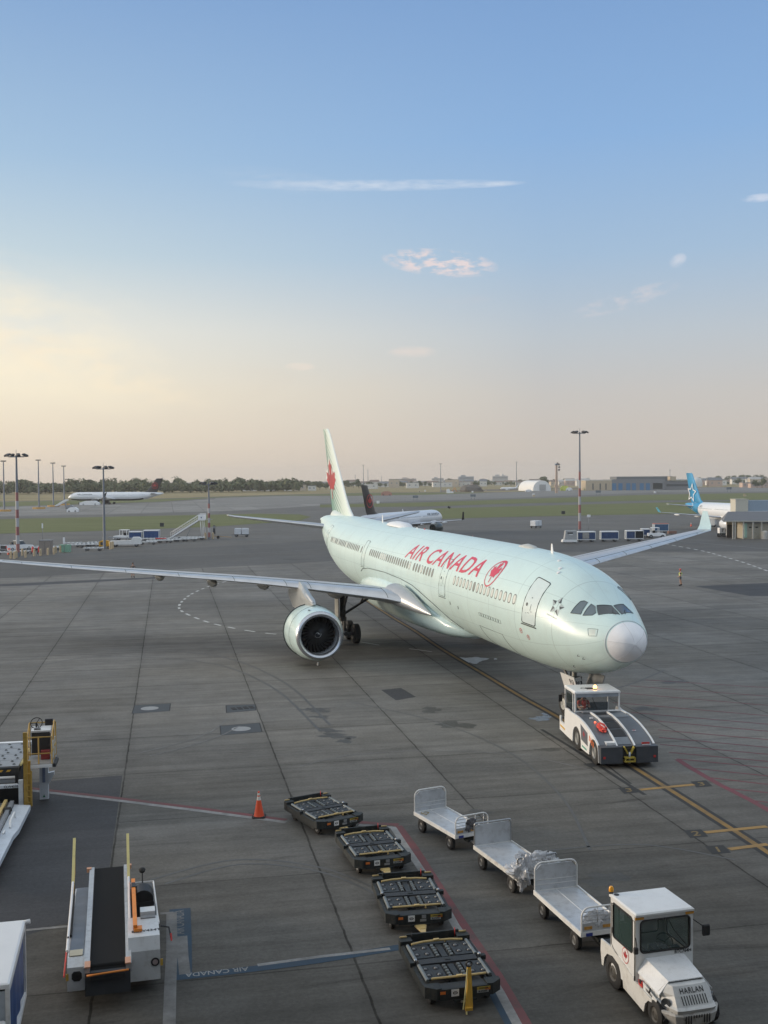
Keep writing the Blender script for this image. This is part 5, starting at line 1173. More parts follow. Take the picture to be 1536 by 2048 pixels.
# ---- pushback tug under the nose
PO, PH = Vector((9.28, 44.0, 0)), radians(-83)
pt_ = empty('pushback_tug', PO, PH, label='low white and dark grey pushback tug with lit orange beacon under the airliner nose', cat='tug')
SIDE = mat('tug_white', (.80, .80, .78), .35, var=.03, dirt=.12, coat=.2); TG = mat('tug_grey', (.115, .125, .14), .4, var=.1, dirt=.2, coat=.2)
prof = [(-3.3, .42), (-3.35, .95), (-3.28, 1.0)]
# curved line of the upper body
topz = pchip([-3.4, -2.0, -1.6, -.9, 0, .8, 1.5, 1.95, 2.05], [1.42, 1.42, 1.42, 1.44, 1.38, 1.24, 1.05, .86, .80])
for sg in (-1, 1):
    mb = MB(); y0, y1 = (sg*1.10, sg*1.17)
    xs = [-2.1+.2*k for k in range(21)]
    up = [(x, topz(x)) for x in xs]
    arch = lambda cx, r_: [(cx+r_*cos(a), .40+r_*sin(a)*1.0) for a in [pi*k/10 for k in range(11)]]
    poly = [(-3.35, .30), (-3.35, .92), (-3.22, .90), (-3.20, .70), (-2.62, .68), (-2.58, 1.30), (-2.5, 1.42), (-2.1, 1.46)]+up[1:]+[(2.02, .20), (1.98, .20)]+arch(1.42, .58)+[(.80, .22), (-.28, .22)]+arch(-.85, .58)+[(-1.45, .22), (-2.3, .25)]
    # drop points that fold back
    mb.prism(poly, min(y0, y1), max(y0, y1), SIDE, 'y'); s_ = mb.build('side_panel', pt_)
    mb = MB(); yy = sg*1.172; mb.prism([(-.30, 1.22), (.62, 1.05), (.66, .52), (-.22, .60)], yy-.004, yy+.004, TG, 'y'); V, F = tess(LEAF, .3); mb.add([(.15+x*.16, yy+sg*.006, .88+y*.17) for x, y in V], F, mat('leaf_dark_red', (.30, .03, .04), .5)); mb.build('side_hatch', s_)
    mb = MB()
    for k in range(4): mb.prism([(.86+.16*k, 1.02-.05*k), (.94+.16*k, 1.0-.05*k), (.90+.16*k, .78-.05*k), (.83+.16*k, .80-.05*k)], yy-.004, yy+.004, mat('tug_orange', (.70, .16, .03), .4), 'y')
    mb.build('orange_stripes', s_)
    mb = MB(); mb.prism([(-.10, .40), (.50, .37), (.50, .30), (-.10, .33)], yy-.004, yy+.004, mat('green_lettering', (.05, .28, .20), .4), 'y'); mb.build('green_label', s_)
    mb = MB(); mb.prism([(-3.25, .55), (-2.55, .50), (-2.55, .42), (-3.25, .47)], yy-.004, yy+.004, YEL, 'y'); mb.build('yellow_stripe', s_)
mb = MB()   # engine deck with hatches, ribs
n = 14; xs = [-1.62+(.0+3.66)*k/n for k in range(n+1)]
mb.loft([[Vector((x, -1.09, .5)), Vector((x, -1.09, topz(x)-.03)), Vector((x, 1.09, topz(x)-.03)), Vector((x, 1.09, .5))] for x in xs], TG, sm=False); bodyo = mb.build('engine_deck', pt_)
for y in (-.42, .30):
    mb = MB(); mb.loft([[Vector((x, y-.032, topz(x)-.02)), Vector((x, y-.032, topz(x)+.05)), Vector((x, y+.032, topz(x)+.05)), Vector((x, y+.032, topz(x)-.02))] for x in [-1.3+.24*k for k in range(15)]], SIDE, sm=False); mb.build('deck_rail', bodyo)
mb = MB(); DBK = mat('deck_black', (.022, .023, .025), .6, var=.2)
def dp(x0, x1, y0, y1, m, h=.0): mb.loft([[Vector((x, y0, topz(x)-.03)), Vector((x, y0, topz(x)-.012+h)), Vector((x, y1, topz(x)-.012+h)), Vector((x, y1, topz(x)-.03))] for x in [x0+(x1-x0)*k/5 for k in range(6)]], m, sm=False)
dp(-1.2, -.85, -.34, .20, DBK); dp(-.35, .02, -.34, .20, DBK); dp(.12, .72, -.34, .20, DBK); dp(.82, 1.4, -.34, .20, DBK)
for k in range(9): mb.box((-.62, -.30+.06*k, topz(-.62)-.005), (.34, .025, .03), GREY, Matrix.Rotation(.05, 3, 'Y'))
dp(-1.25, -.5, .40, 1.0, mat('deck_grey', (.17, .19, .21), .4)); dp(1.45, 1.9, -.34, .20, mat('deck_grey', (.17, .19, .21), .4), .004)
mb.build('deck_hatch', bodyo, fix=False)
mb = MB(); mb.box((-1.45, 0, 1.46), (.30, 1.5, .04), GREY); mb.tube([(-1.35, .35, 1.5), (-1.3, .9, 1.5), (-.9, 1.02, 1.47)], .03, SIDE, n=6); mb.build('deck_lip', bodyo)
mb = MB(); mb.box((1.80, -.64, .90), (.28, .36, .12), SIDE); mb.build('white_box', bodyo)
mb = MB(); mb.box((-.35, -.70, topz(-.35)+.02), (.08, .12, .05), WHITEC); mb.build('deck_lamp', bodyo); mb = MB(); mb.rev([(0, .04), (.04, .035), (.05, 0)], mat('red_lit_lamp', (.9, .1, .05), .3, emit=(1, .12, .05, 3)), (.1, -.68, topz(.1)-.02), (0, 0, 1), 10); mb.build('red_lamp', bodyo)
mb = MB(); V, F = ring2d(0, .09, 16); mb.add([(.95+x, .66+y, topz(.95)-.025) for x, y in V], F, WHITEC); V, F = ring2d(0, .05, 12); mb.add([(.95+x, .66+y, topz(.95)-.018) for x, y in V], F, RED); mb.build('round_cap', bodyo, fix=False)
for y in (-.72, .72):
    mb = MB(); mb.box((2.16, y, .52), (.26, .88, .60), DGREY, taper=(.9, 1)); mb.box((2.05, y, .84), (.46, .88, .04), DGREY); b_o = mb.build('ballast_bumper', pt_)
    mb = MB(); mb.box((2.295, y-.30*(1 if y < 0 else -1), .46), (.014, .09, .09), RED); mb.build('tail_lamp', b_o)
mb = MB(); mb.box((2.04, .74, .93), (.02, .32, .07), RED); mb.box((2.04, .78, .87), (.022, .34, .03), WHITEC); mb.build('rear_badge', pt_)
HT = mat('hitch_yellow', (.50, .38, .06), .5, var=.15, dirt=.5, dirtcol=(.08, .06, .04))
mb = MB(); mb.box((2.10, 0, .62), (.12, .52, .46), DARK); mb.box((2.20, -.13, .72), (.16, .05, .30), HT, Matrix.Rotation(.5, 3, 'X')); mb.box((2.20, .13, .72), (.16, .05, .30), HT, Matrix.Rotation(-.5, 3, 'X')); mb.box((2.24, 0, .30), (.30, .42, .04), HT); mb.box((2.24, 0, .44), (.26, .42, .04), HT); mb.box((2.36, -.19, .37), (.05, .04, .18), HT); mb.box((2.36, .19, .37), (.05, .04, .18), HT); mb.cyl((2.28, 0, .22), (2.28, 0, .66), .04, STEEL, 8); mb.build('tow_hitch', pt_)
for x in (-.85, 1.42):
    for sg in (-1, 1): mb = MB(); wheel(mb, (x, sg*1.03, .50), .50, .28, mat('tug_rim', (.20, .205, .20), .5, metal=.3), n=30); mb.build('wheel', pt_)
mb = MB(); mb.box((-.6, 0, .55), (5.2, 1.7, .45), DARK); mb.build('chassis', pt_)
# cab
mb = MB(); cw = .98; x0, x1, zb, zt = -3.12, -1.70, 1.40, 2.20
pil = [(x1, -cw), (x1, cw), (x0, -cw), (x0, cw), (x1-.35, -cw), (x0+.2, cw)]
for x, y in pil[:4]: mb.box((x, y*.985, (zb+zt)/2-.25), (.07, .06, zt-zb+.5), SIDE)
mb.box((x1-.30, -cw*.985, (zb+zt)/2-.2), (.05, .05, zt-zb+.4), SIDE)
mb.box((x1, 0, zb+.02), (.06, 2*cw, .05), SIDE); mb.box((x1+.002, 0, zt-.09), (.06, 2*cw, .16), mat('cab_trim', (.30, .33, .36), .4)); mb.box(((x0+x1)/2, 0, 1.0), (x1-x0, 2*cw-.1, .06), DARK); mb.box((x0, 0, 1.1), (.05, 2*cw, .8), TG)
cabf = mb.build('cab_frame', pt_)
mb = MB(); mb.loft([[Vector((x, y, z)) for x, y in ((x1+.06-e, -cw-.03+e), (x1+.06-e, cw+.03-e), (x0-.06+e, cw+.03-e), (x0-.06+e, -cw-.03+e))] for z, e in ((zt-.02, 0), (zt+.05, 0), (zt+.09, .05))], SIDE, sm=False); rf = mb.build('roof', pt_)
mb = MB(); mb.box((-2.2, -.18, zt+.10), (.3, .30, .02), DARK); V, F = ring2d(.10, .17, 14); mb.add([(-2.3+x*.8, -.42+y*.8, zt+.094) for x, y in V], F, DARK); mb.build('roof_hatch', rf)
mb = MB(); mb.cyl((-2.05, .02, zt+.08), (-2.05, .02, zt+.13), .09, DARK, 14); mb.rev([(.13, .075), (.22, .075), (.26, .04), (.265, 0)], mat('lit_beacon', (1, .45, .08), .3, emit=(1, .42, .08, 9)), (-2.05, .02, zt), (0, 0, 1), 14); mb.build('beacon', rf)
TGL = mat('tug_glass', (.10, .13, .13), .05, spec=.8, alpha=.16)
mb = MB(); mb.box((x1, 0, (zb+zt)/2-.04), (.012, 2*cw-.1, zt-zb-.2), TGL); mb.build('rear_window', cabf); mb = MB(); mb.box(((x0+x1)/2-.14, -cw, (zb+zt)/2-.02), (x1-x0-.42, .012, zt-zb-.14), TGL); mb.build('side_window', cabf)
mb = MB(); mb.box(((x0+x1)/2-.14, -cw, 1.06), (x1-x0-.42, .03, .64), TG); mb.build('cab_door', cabf); mb = MB(); mb.tube([(x1+.02, -.25, zt-.14), (x1+.03, .0, zb+.08)], .012, BLACK, n=5); mb.build('wiper', cabf)
mb = MB(); mb.tube([(x0+.05, -cw, 1.9), (x0-.02, -cw-.2, 1.85)], .015, BLACK, n=5); mb.box((x0-.02, -cw-.22, 1.72), (.05, .16, .30), BLACK); mb.build('mirror', cabf); mb = MB(); mb.box((-2.2, -.45, 1.30), (.5, .5, .12), BLACK); mb.box((-2.50, -.45, 1.5), (.10, .45, .5), BLACK); mb.build('seat', pt_)
mb = MB(); 
from mathutils import noise as _mn
def lump(c, d, seed, n=16, amp=.5):
    rg = []
    for i in range(n+1):
        th = pi*i/n; row = []
        for k in range(2*n):
            ph = pi*k/n; q = Vector((sin(th)*cos(ph), sin(th)*sin(ph), cos(th))); k1 = 1+amp*(_mn.noise(q*2+Vector((seed, 0, 0)))+.5*_mn.noise(q*5+Vector((0, seed, 0))))
            row.append(Vector((c[0]+q.x*d[0]*k1, c[1]+q.y*d[1]*k1, c[2]+q.z*d[2]*k1)))
        rg.append(row)
    return rg
VEST = mat('red_vest_cloth', (.62, .07, .05), .8, var=.25, scale=8, bump=.4)
mb.loft(lump((0, 0, 0), (.32, .17, .10), 4), VEST, cap=False)
mb.box((.05, .0, .09), (.28, .03, .03), mat('silver_tape', (.7, .7, .66), .4), Matrix.Rotation(.3, 3, 'Z')); q = Matrix.Translation(PO) @ Matrix.Rotation(PH, 4, 'Z') @ Vector((.78, -.62, topz(.78)+.06))
mb.build('safety_vest', None, loc=q, rot=(0, .25, PH), label='crumpled red safety vest lying on the dark bonnet of the pushback tug', cat='vest')
# ---- belt loader
BO, BH = Vector((-6.67, 25.42, 0)), radians(-76)
bl = empty('belt_loader', BO, BH, label='white belt loader with long black rubber belt and pale yellow upright rails', cat='belt loader')
BW = mat('loader_white', (.60, .62, .63), .45, var=.06, dirt=.4, dirtcol=(.30, .29, .26), scale=2)
RUB = mat('rubber_belt', (.012, .0125, .013), .85, spec=.2, var=.25, scale=1.5, bump=.3, bscale=40)
mb = MB()
mb.prism([(-2.75, .30), (2.02, .26), (2.30, .34), (2.30, .86), (2.05, .98), (-2.75, .72)], -.86, -.50, BW, 'y')
mb.prism([(-2.85, .35), (-.30, .30), (-.30, .55), (-2.85, .60)], .50, 1.16, BW, 'y')
mb.prism([(.62, .28), (2.06, .28), (2.06, .95), (1.92, 1.22), (.80, 1.22), (.62, 1.0)], .44, 1.13, BW, 'y')
bd = mb.build('body', bl)
mb = MB(); mb.loft([[Vector((x, y, .735+.054*(x+2.75)+dz)) for y, dz in ((-.83, 0), (-.83, .012), (-.52, .012), (-.52, 0))] for x in (-2.7, 0, 2.0)], mat('step_plate', (.15, .17, .20), .5, metal=.3, var=.2), sm=False); mb.box((1.88, -.68, .998), (.30, .28, .02), mat('tread_cream', (.45, .42, .32), .7)); mb.build('walkway', bd)
mb = MB(); mb.box((-1.62, .83, .62), (2.5, .62, .05), mat('cab_floor', (.10, .11, .12), .6, dirt=.5, dirtcol=(.3, .3, .28))); mb.box((-.78, .83, .86), (.62, .5, .42), mat('dark_seat', (.02, .02, .022), .5)); mb.cyl((-.5, .83, 1.12), (-.9, .83, 1.16), .24, mat('dark_seat', (.02, .02, .022)), 18)
for x in (-2.05, -1.45): mb.box((x, .83, .66), (.02, .6, .03), GREY)
mb.build('operator_floor', bl)
mb = MB(); mb.tube([(-2.82, .50, .70), (-2.82, 1.14, .70), (-.3, 1.16, .78), (.6, 1.16, .95)], .02, WHITEC, n=6); mb.build('side_rail', bl)
mb = MB(); mb.tube([(-1.75, .86, .62), (-1.95, .84, 1.05), (-2.2, .84, 1.18)], .018, BLACK, n=6); mb.rev([(-.05, 0), (-.04, .07), (.02, .09), (.06, .05), (.07, 0)], BLACK, (-2.22, .84, 1.24), (.3, 0, 1), 12); mb.build('mirror', bl)
def belt_z(x): return .98+(.04)*(x/2.7)*-1+.06
mb = MB(); xa, xb = -3.0, 2.42; za, zb_ = 1.10, .93; hwb = .365
tilt = lambda x: za+(zb_-za)*(x-xa)/(xb-xa)
mb.loft([[Vector((x, -hwb, tilt(x)-.11)), Vector((x, -hwb, tilt(x)+.015)), Vector((x, hwb, tilt(x)+.015)), Vector((x, hwb, tilt(x)-.11))] for x in (xa, -1, 1, xb)], RUB, sm=False)
mb.cyl((xb, -hwb, tilt(xb)-.05), (xb, hwb, tilt(xb)-.05), .066, RUB, 14); mb.cyl((xa, -hwb, tilt(xa)-.05), (xa, hwb, tilt(xa)-.05), .066, RUB, 14)
mb.loft([[Vector((xb+.02, -hwb, tilt(xb)-.01)), Vector((xb+.02, hwb, tilt(xb)-.01))], [Vector((xb+.30, -hwb, tilt(xb)-.22)), Vector((xb+.30, hwb, tilt(xb)-.22))]], RUB, closed=False, cap=False)
bt = mb.build('conveyor_belt', bl, fix=False)
for sg in (-1, 1):
    mb = MB(); y = sg*(hwb+.075); mb.loft([[Vector((x, y-.06, tilt(x)-.14)), Vector((x, y-.06, tilt(x)+.05)), Vector((x, y+.06, tilt(x)+.05)), Vector((x, y+.06, tilt(x)-.14))] for x in (xa-.02, xb+.22)], mat('belt_side_grey', (.48, .50, .51), .4, metal=.2, var=.08, dirt=.4), sm=False); mb.build('belt_side', bl)
    mb = MB(); mb.box((xa+.06, sg*(hwb+.15), tilt(xa)+.02), (.12, .12, .10), mat('peach_bumper', (.60, .32, .20), .6)); mb.box((xb+.10, sg*(hwb+.06), tilt(xb)+.055), (.30, .12, .03), mat('peach_bumper', (.60, .32, .20))); mb.build('end_bumper', bl)
mb = MB(); mb.box((xb+.10, 0, .60), (.25, .95, .50), mat('skirt_black', (.045, .05, .055), .6, var=.15)); mb.tube([(xb+.30, -.44, tilt(xb)-.10), (xb+.30, .44, tilt(xb)-.06)], .022, ORANGE, n=6); mb.build('front_skirt', bl)
PYO = mat('rail_pale_yellow', (.64, .54, .22), .5, var=.06, dirt=.15)
for y, lean in ((-.88, 0), (.49, 0)):
    mb = MB(); mb.box((-2.35, y, 1.60), (1.5, .07, .075), PYO, Matrix.Rotation(.50, 3, 'Y')); mb.tube([(-2.95, y, 1.85), (-2.6, y, 1.2), (-1.5, y, 1.05)], .025, YEL, n=6); mb.tube([(-1.70, y, 1.28), (-.9, y, 1.18), (.6, y, 1.10), (1.75, y, 1.0)], .030, WHITEC, n=6)
    mb.tube([(-1.2, y+.03, 1.12), (.9, y+.03, .98)], .045, BLACK, n=6)
    for x in (-2.3, -1.3, 0, 1.2): mb.box((x, y, .92), (.05, .04, .35), DARK)
    mb.build('guard_rail', bl)
mb = MB(); mb.box((.10, .60, 1.30), (3.1, .09, .11), ORANGE, Matrix.Rotation(-.02, 3, 'Y')); mb.box((-.95, .602, 1.30), (.28, .094, .114), DARK); mb.box((1.6, .66, 1.28), (.2, .18, .06), ORANGE); mb.build('orange_boom', bl)
mb = MB(); mb.box((.62, .90, 1.27), (.30, .34, .10), BW); mb.box((.84, .90, 1.235), (.2, .34, .03), GREY); mb.build('control_box', bl)
mb = MB(); place_text(mb, 'BLW434T', .155, TEXTBLK, lambda x, y: (2.0-.0+.0-.07+(-.0), .80+x, 1.13+y) if False else (1.62-y*1.0, .84+x, 1.226), bold=.004); mb.build('fleet_number', bd, fix=False)
mb = MB(); mb.cyl((2.055, 1.02, .68), (2.075, 1.02, .68), .095, TEXTBLK, 18); mb.cyl((2.07, 1.02, .68), (2.08, 1.02, .68), .06, mat('lamp_pinkish', (.35, .28, .28), .2), 16); mb.build('headlamp', bd)
mb = MB(); mb.loft([[Vector((2.31, -.66+.11*x, .66+.10*z)) for x, z in ((-.9, -.5), (-.5, -1), (.5, -1), (.9, -.5), (.9, .5), (.5, 1), (-.5, 1), (-.9, .5))], [Vector((2.30, -.66+.12*x, .66+.11*z)) for x, z in ((-.9, -.5), (-.5, -1), (.5, -1), (.9, -.5), (.9, .5), (.5, 1), (-.5, 1), (-.9, .5))]], TEXTBLK, sm=False); mb.build('headlamp_opening', bd)
for y, x in ((-.86, 2.305), (1.16, 2.065)): mb = MB(); mb.box((x, y, .66), (.012, .06, .15), mat('amber_tape', (.62, .40, .08), .4)); mb.build('amber_reflector', bd)
mb = MB(); mb.tube([(1.9, -.95, .5), (.2, -.95, .5)], .018, RED, n=5); mb.build('red_rod', bd); mb = MB(); mb.tube([(.70, 1.2, .92), (.78, 1.38, .90), (.95, 1.42, .72)], .02, TEXTBLK, n=6); mb.tube([(.9, 1.42, .8), (1.0, 1.43, .66)], .022, RED, n=6); mb.build('tail_hose', bd)
for x in (-1.9, 1.3):
    for y in (-.74, .90): mb = MB(); wheel(mb, (x, y, .28), .28, .2, GREY, n=20); mb.build('wheel', bl)
# ---- covered cart at the lower left corner
def covered_cart(name, loc, hd, L_, Wd, H_, label, group=None, zb=.45, blue=BLUE, roof=WHITEC, open_=False, cat='cart'):
    t = empty(name, loc, hd, label=label, cat=cat, group=group); hx, hy = L_/2, Wd/2
    mb = MB(); mb.loft([[Vector((x, y, z)) for x, y in ((hx-e, -hy+e), (hx-e, hy-e), (-hx+e, hy-e), (-hx+e, -hy+e))] for z, e in ((H_-.10, 0), (H_-.02, 0), (H_, .04))], roof, sm=False); mb.build('roof', t)
    mb = MB()
    for sx in (-1, 1):
        for sy in (-1, 1): mb.box((sx*(hx-.04), sy*(hy-.04), (H_+zb)/2-.05), (.08, .08, H_-zb-.1), WHITE)
    mb.box((0, 0, zb), (L_, Wd, .12), WHITE)
    for sy in (-1, 1): mb.box((0, sy*(hy-.03), H_-.14), (L_-.17, .06, .08), WHITE)
    mb.box((0, 0, zb-.1), (L_*.8, .3, .1), DARK); mb.build('frame', t)
    for sy in (-1, 1):
        mb = MB(); n = 24; xs = [-hx+.09+(L_-.18)*k/n for k in range(n+1)]
        mb.loft([[Vector((x, sy*(hy-.06)+.018*sin(x*9+sy), z)) for z in (zb+.07, (zb+H_)/2, H_-.12)] for x in xs], blue, closed=False, cap=False); mb.build('curtain', t, fix=False)
    for sx in (-1, 1): mb = MB(); mb.box((sx*(hx-.03), 0, (H_+zb)/2-.04), (.03, Wd-.17, H_-zb-.20), mat('end_sheet', (.36, .40, .44), .5, metal=.3, var=.08, dirt=.3)); mb.build('end_panel', t)
    for x in (-hx*.62, hx*.62):
        for sy in (-1, 1): mb = MB(); wheel(mb, (x, sy*(hy-.16), .22), .22, .13, GREY, n=14); mb.build('wheel', t)
    mb = MB(); mb.box((hx+.3, 0, .34), (.6, .08, .06), DARK); mb.build('drawbar', t)
    return t
a_, b2 = gp(50, 1842, 2.05), gp(20, 1962, 2.05); hd = atan2((b2-a_).y, (b2-a_).x); fw = Vector((cos(hd), sin(hd), 0)); rt = Vector((fw.y, -fw.x, 0)) 
mid = (a_+b2)/2; lat = Vector((-fw.y, fw.x, 0))
cc = covered_cart('covered_baggage_cart', (0, 0, 0), hd, (b2-a_).length+.2, 1.7, 2.05, 'white roofed baggage cart with dark blue side curtain left of the belt loader')
cc.location = Vector((mid.x, mid.y, 0))-lat*.85-fw*.0
mb = MB(); mb.cyl((-cc.children[0].dimensions.x/2*0-1.45, .80, 2.0), (-1.45, .95, 2.02), .05, WHITEC, 8); mb.build('roof_handle', cc)
cc2 = covered_cart('covered_baggage_cart', (0, 0, 0), hd, 2.8, 1.3, 1.35, 'lower white cart cut by the bottom left corner of the photo')
q = gp(14, 2030, 1.35); cc2.location = Vector((q.x, q.y, 0))-lat*.65+fw*1.45
# ---- traffic cone
def cone(loc, h, label, group=None):
    t = empty('traffic_cone', loc, 0, label=label, cat='cone', group=group); k = h/.87
    OR = mat('cone_orange', (.80, .10, .035), .5, var=.08, dirt=.15)
    mb = MB(); mb.prism([(x*.22*k, y*.22*k) for x, y in ((-1, -.8), (-.8, -1), (.8, -1), (1, -.8), (1, .8), (.8, 1), (-.8, 1), (-1, .8))], 0, .05*k, BLACK, 'z'); mb.build('base', t)
    mb = MB(); mb.rev([(.05*k, .175*k), (.08*k, .165*k), (.62*k, .062*k)], OR, n=24); mb.rev([(.70*k, .048*k), (.74*k, .045*k)], OR, n=24); mb.rev([(.82*k, .035*k), (h, .028*k), (h+.001, 0)], OR, n=24); mb.rev([(.50*k, .080*k), (.52*k, .077*k)], OR, n=24); mb.build('body', t)
    mb = MB(); mb.rev([(.58*k, .070*k), (.70*k, .049*k)], mat('reflective_band', (.70, .68, .62), .4), n=24); mb.rev([(.74*k, .0455*k), (.82*k, .0355*k)], mat('reflective_band', (.70, .68, .62)), n=24); mb.build('reflective_band', t)
    return t
cone(gp(518, 1634), .88, 'tall orange traffic cone with white bands on the red and white line')
# ---- cargo loader cut by the left edge
LO_, LH = gp(70, 1606), radians(-79)
ld = empty('cargo_loader', Vector((-12.45, 37.0, 0)), LH, label='white cargo loader with raised roller platform and yellow operator cage, cut by the left edge', cat='loader')
# local x runs towards the camera, y to the right of the picture
PLT = mat('platform_plate', (.30, .31, .32), .45, metal=.3, var=.08, dirt=.4, dirtcol=(.17, .16, .15)); LW = mat('loader_white_b', (.62, .66, .70), .4, var=.06, dirt=.3, dirtcol=(.28, .28, .27))
ZP = 1.5; mb = MB(); PX0, PX1, PY1 = -3.45, -.05, -.30
mb.box(((PX0+PX1)/2, PY1-1.6, ZP), (PX1-PX0, 3.2, .10), PLT)
for k in range(8):
    for j in range(7):
        p = Vector((PX0+.22+.42*k, PY1-3.0+.45*j+.12*(k % 2), ZP+.052)); mb.rev([(0, .06), (.001, .06), (.001, 0)], HOLE, p, (0, 0, 1), 12); mb.cyl(p+Vector((.0, -.03, .01)), p+Vector((0, .03, .01)), .03, ROLL, 8)
for k in range(3): mb.box((PX0+.85+.85*k, PY1-1.6, ZP+.051), (.014, 3.1, .004), DARK)
pl = mb.build('platform', ld)
mb = MB(); mb.box((PX0-.06, PY1-1.6, ZP+.02), (.20, 3.2, .12), WHITEC); mb.box((PX1+.05, PY1-1.6, ZP-.10), (.08, 3.2, .22), DARK)
for k in range(6): y = PY1-.35-.26*k; mb.prism([(y, ZP-.05), (y+.12, ZP-.05), (y+.06, ZP-.12), (y-.06, ZP-.12)], PX1+.091, PX1+.10, YEL, 'x')
mb.tube([(.12, -2.4, ZP-.30), (.12, PY1-.1, ZP-.30)], .05, WHITEC, n=8); mb.tube([(.14, -2.4, ZP-.55), (.14, PY1-.02, ZP-.55)], .045, WHITEC, n=8); mb.box((.05, -1.5, ZP-.42), (.2, 2.2, .12), GREY)
mb.tube([(PX0+1.2, PY1+.08, ZP+.08), (PX1, PY1+.08, ZP+.08)], .045, PYEL, n=6); mb.build('platform_edge', pl)
MY = mat('mast_ochre', (.40, .25, .045), .6, var=.15, dirt=.6, dirtcol=(.10, .06, .03), scale=5)
mb = MB()   # mast and ladder
mb.box((.60, .02, 1.60), (.12, .13, 2.5), MY); mb.box((.35, .10, 1.0), (.10, .10, 1.6), MY); mb.box((.75, .22, .95), (.05, .05, 1.2), MY)
for k in range(6): mb.cyl((.62, .04, .45+.2*k), (.75, .22, .45+.2*k), .016, MY, 6)
mb.build('mast', ld)
mb = MB(); mb.box((-1.1, .42, .85), (.16, .30, 1.62), LW); mb.box((-1.015, .42, 1.1), (.01, .10, .9), mat('blue_inset', (.16, .20, .30), .4)); mb.prism([(.56, .75), (.56, .98), (.78, 1.02), (.78, .92), (.60, .60)], -1.16, -1.0, LW, 'x'); V, F = tess([(0, 1), (-.9, -.7), (.9, -.7)], .5); mb.add([(-1.01, .42+x*.05, .16+y*.06) for x, y in V], F, mat('green_triangle', (.02, .16, .08), .5)); mb.build('side_column', ld)
mb = MB(); mb.box((.45, -1.9, .98), (.10, 3.6, .10), LW); mb.box((.48, -.16, .72), (.12, .14, .95), LW); mb.box((-1.2, -1.9, .80), (2.6, 3.2, 1.0), mat('loader_dark', (.012, .013, .015), .7)); mb.build('lift_frame', ld)
mb = MB(); place_text(mb, 'CLW403B', .11, TEXTBLK, lambda x, y: (.502, -.48+x, .98+y), bold=.003); mb.build('fleet_number', ld, fix=False)
mb = MB(); mb.box((3.6, -1.95, .42), (6.0, 3.0, .10), mat('lower_deck', (.17, .17, .17), .5, metal=.3, var=.2, dirt=.4))
for k in range(12): mb.cyl((.9+.45*k, -3.2, .49), (.9+.45*k, -.85, .49), .04, ROLL, 8)
mb.build('lower_deck', ld)
mb = MB(); mb.box((3.6, -.62, .56), (5.8, .10, .10), TAN); mb.build('guide_rail', ld); mb = MB(); mb.box((3.6, -.42, .50), (5.8, .12, .12), GREY); mb.build('guide_rail', ld)
mb = MB(); mb.prism([(.7, -.35), (7.4, -.35), (7.4, .02), (4.0, .08), (3.4, .16), (.9, .20)], .26, .42, LW, 'z'); mb.tube([(2.2, -.12, .44), (2.3, -.12, .62), (3.1, -.12, .62), (3.3, -.12, .44)], .035, WHITEC, n=6); mb.tube([(3.8, -.2, .44), (3.9, -.2, .54), (4.2, -.2, .54)], .03, WHITEC, n=6); mb.build('side_skirt', ld)
for x in (-2.4, 1.6, 5.2): mb = MB(); wheel(mb, (x, -.45, .30), .30, .25, GREY, n=18); mb.build('wheel', ld)
# operator cage
GX, GY, GZ = -.30, .42, 1.62
mb = MB(); mb.box((GX, GY, GZ), (1.25, .95, .08), mat('cage_floor', (.22, .22, .21), .6, dirt=.5)); mb.box((GX+.64, GY-.02, GZ-.03), (.05, .92, .10), WHITEC); mb.box((GX+.2, GY+.52, GZ-.02), (.9, .10, .12), DARK); CG = mb.build('operator_cage', ld)
mb = MB(); c0, c1_, r0_, r1_ = GX-.6, GX+.6, GY-.44, GY+.44; H1 = 1.22
CY = mat('cage_yellow', (.46, .29, .07), .5, var=.15, dirt=.4, dirtcol=(.25, .10, .04))
for x, y in ((c0, r0_), (c0, r1_), (c1_, r0_), (c1_, r1_), (GX, r1_), (c1_, GY)): mb.tube([(x, y, GZ), (x, y, GZ+H1-(.25 if x == c1_ else 0))], .025, CY, n=6)
mb.tube([(c0, r0_, GZ+H1), (c0, r1_, GZ+H1), (c0+.3, r1_, GZ+H1+.12), (c1_, r1_, GZ+H1-.25), (c1_, r0_, GZ+H1-.25)], .025, CY, n=6); mb.tube([(c0, r1_, GZ+.5), (c1_, r1_, GZ+.4), (c1_, r0_, GZ+.4)], .02, CY, n=6); mb.tube([(c0, r0_, GZ+H1), (c0+.1, r0_, GZ+H1), (c0+.5, r0_, GZ+.95), (c0+.5, r0_, GZ)], .02, CY, n=6); mb.build('cage_rail', CG)
mb = MB(); mb.box((GX-.1, r1_-.01, GZ+.42), (.9, .015, .62), mat('cage_panel', (.55, .58, .58), .5, dirt=.3)); mb.build('side_sheet', CG)
mb = MB(); mb.box((GX-.35, GY-.02, GZ+.55), (.25, .62, .78), mat('console_black', (.02, .02, .022), .6)); mb.box((GX-.42, GY-.02, GZ+1.0), (.34, .66, .12), WHITEC, Matrix.Rotation(.3, 3, 'Y')); mb.box((GX-.30, GY-.14, GZ+1.06), (.06, .22, .02), TEXTBLK, Matrix.Rotation(.3, 3, 'Y')); mb.box((GX-.05, GY+.15, GZ+.2), (.2, .3, .3), mat('red_seat', (.22, .03, .03), .6)); mb.build('control_console', CG)
mb = MB(); mb.box((GX-.62, GY+.22, GZ+1.22), (.12, .26, .22), mat('console_black', (.02, .02, .022))); mb.build('display', CG)
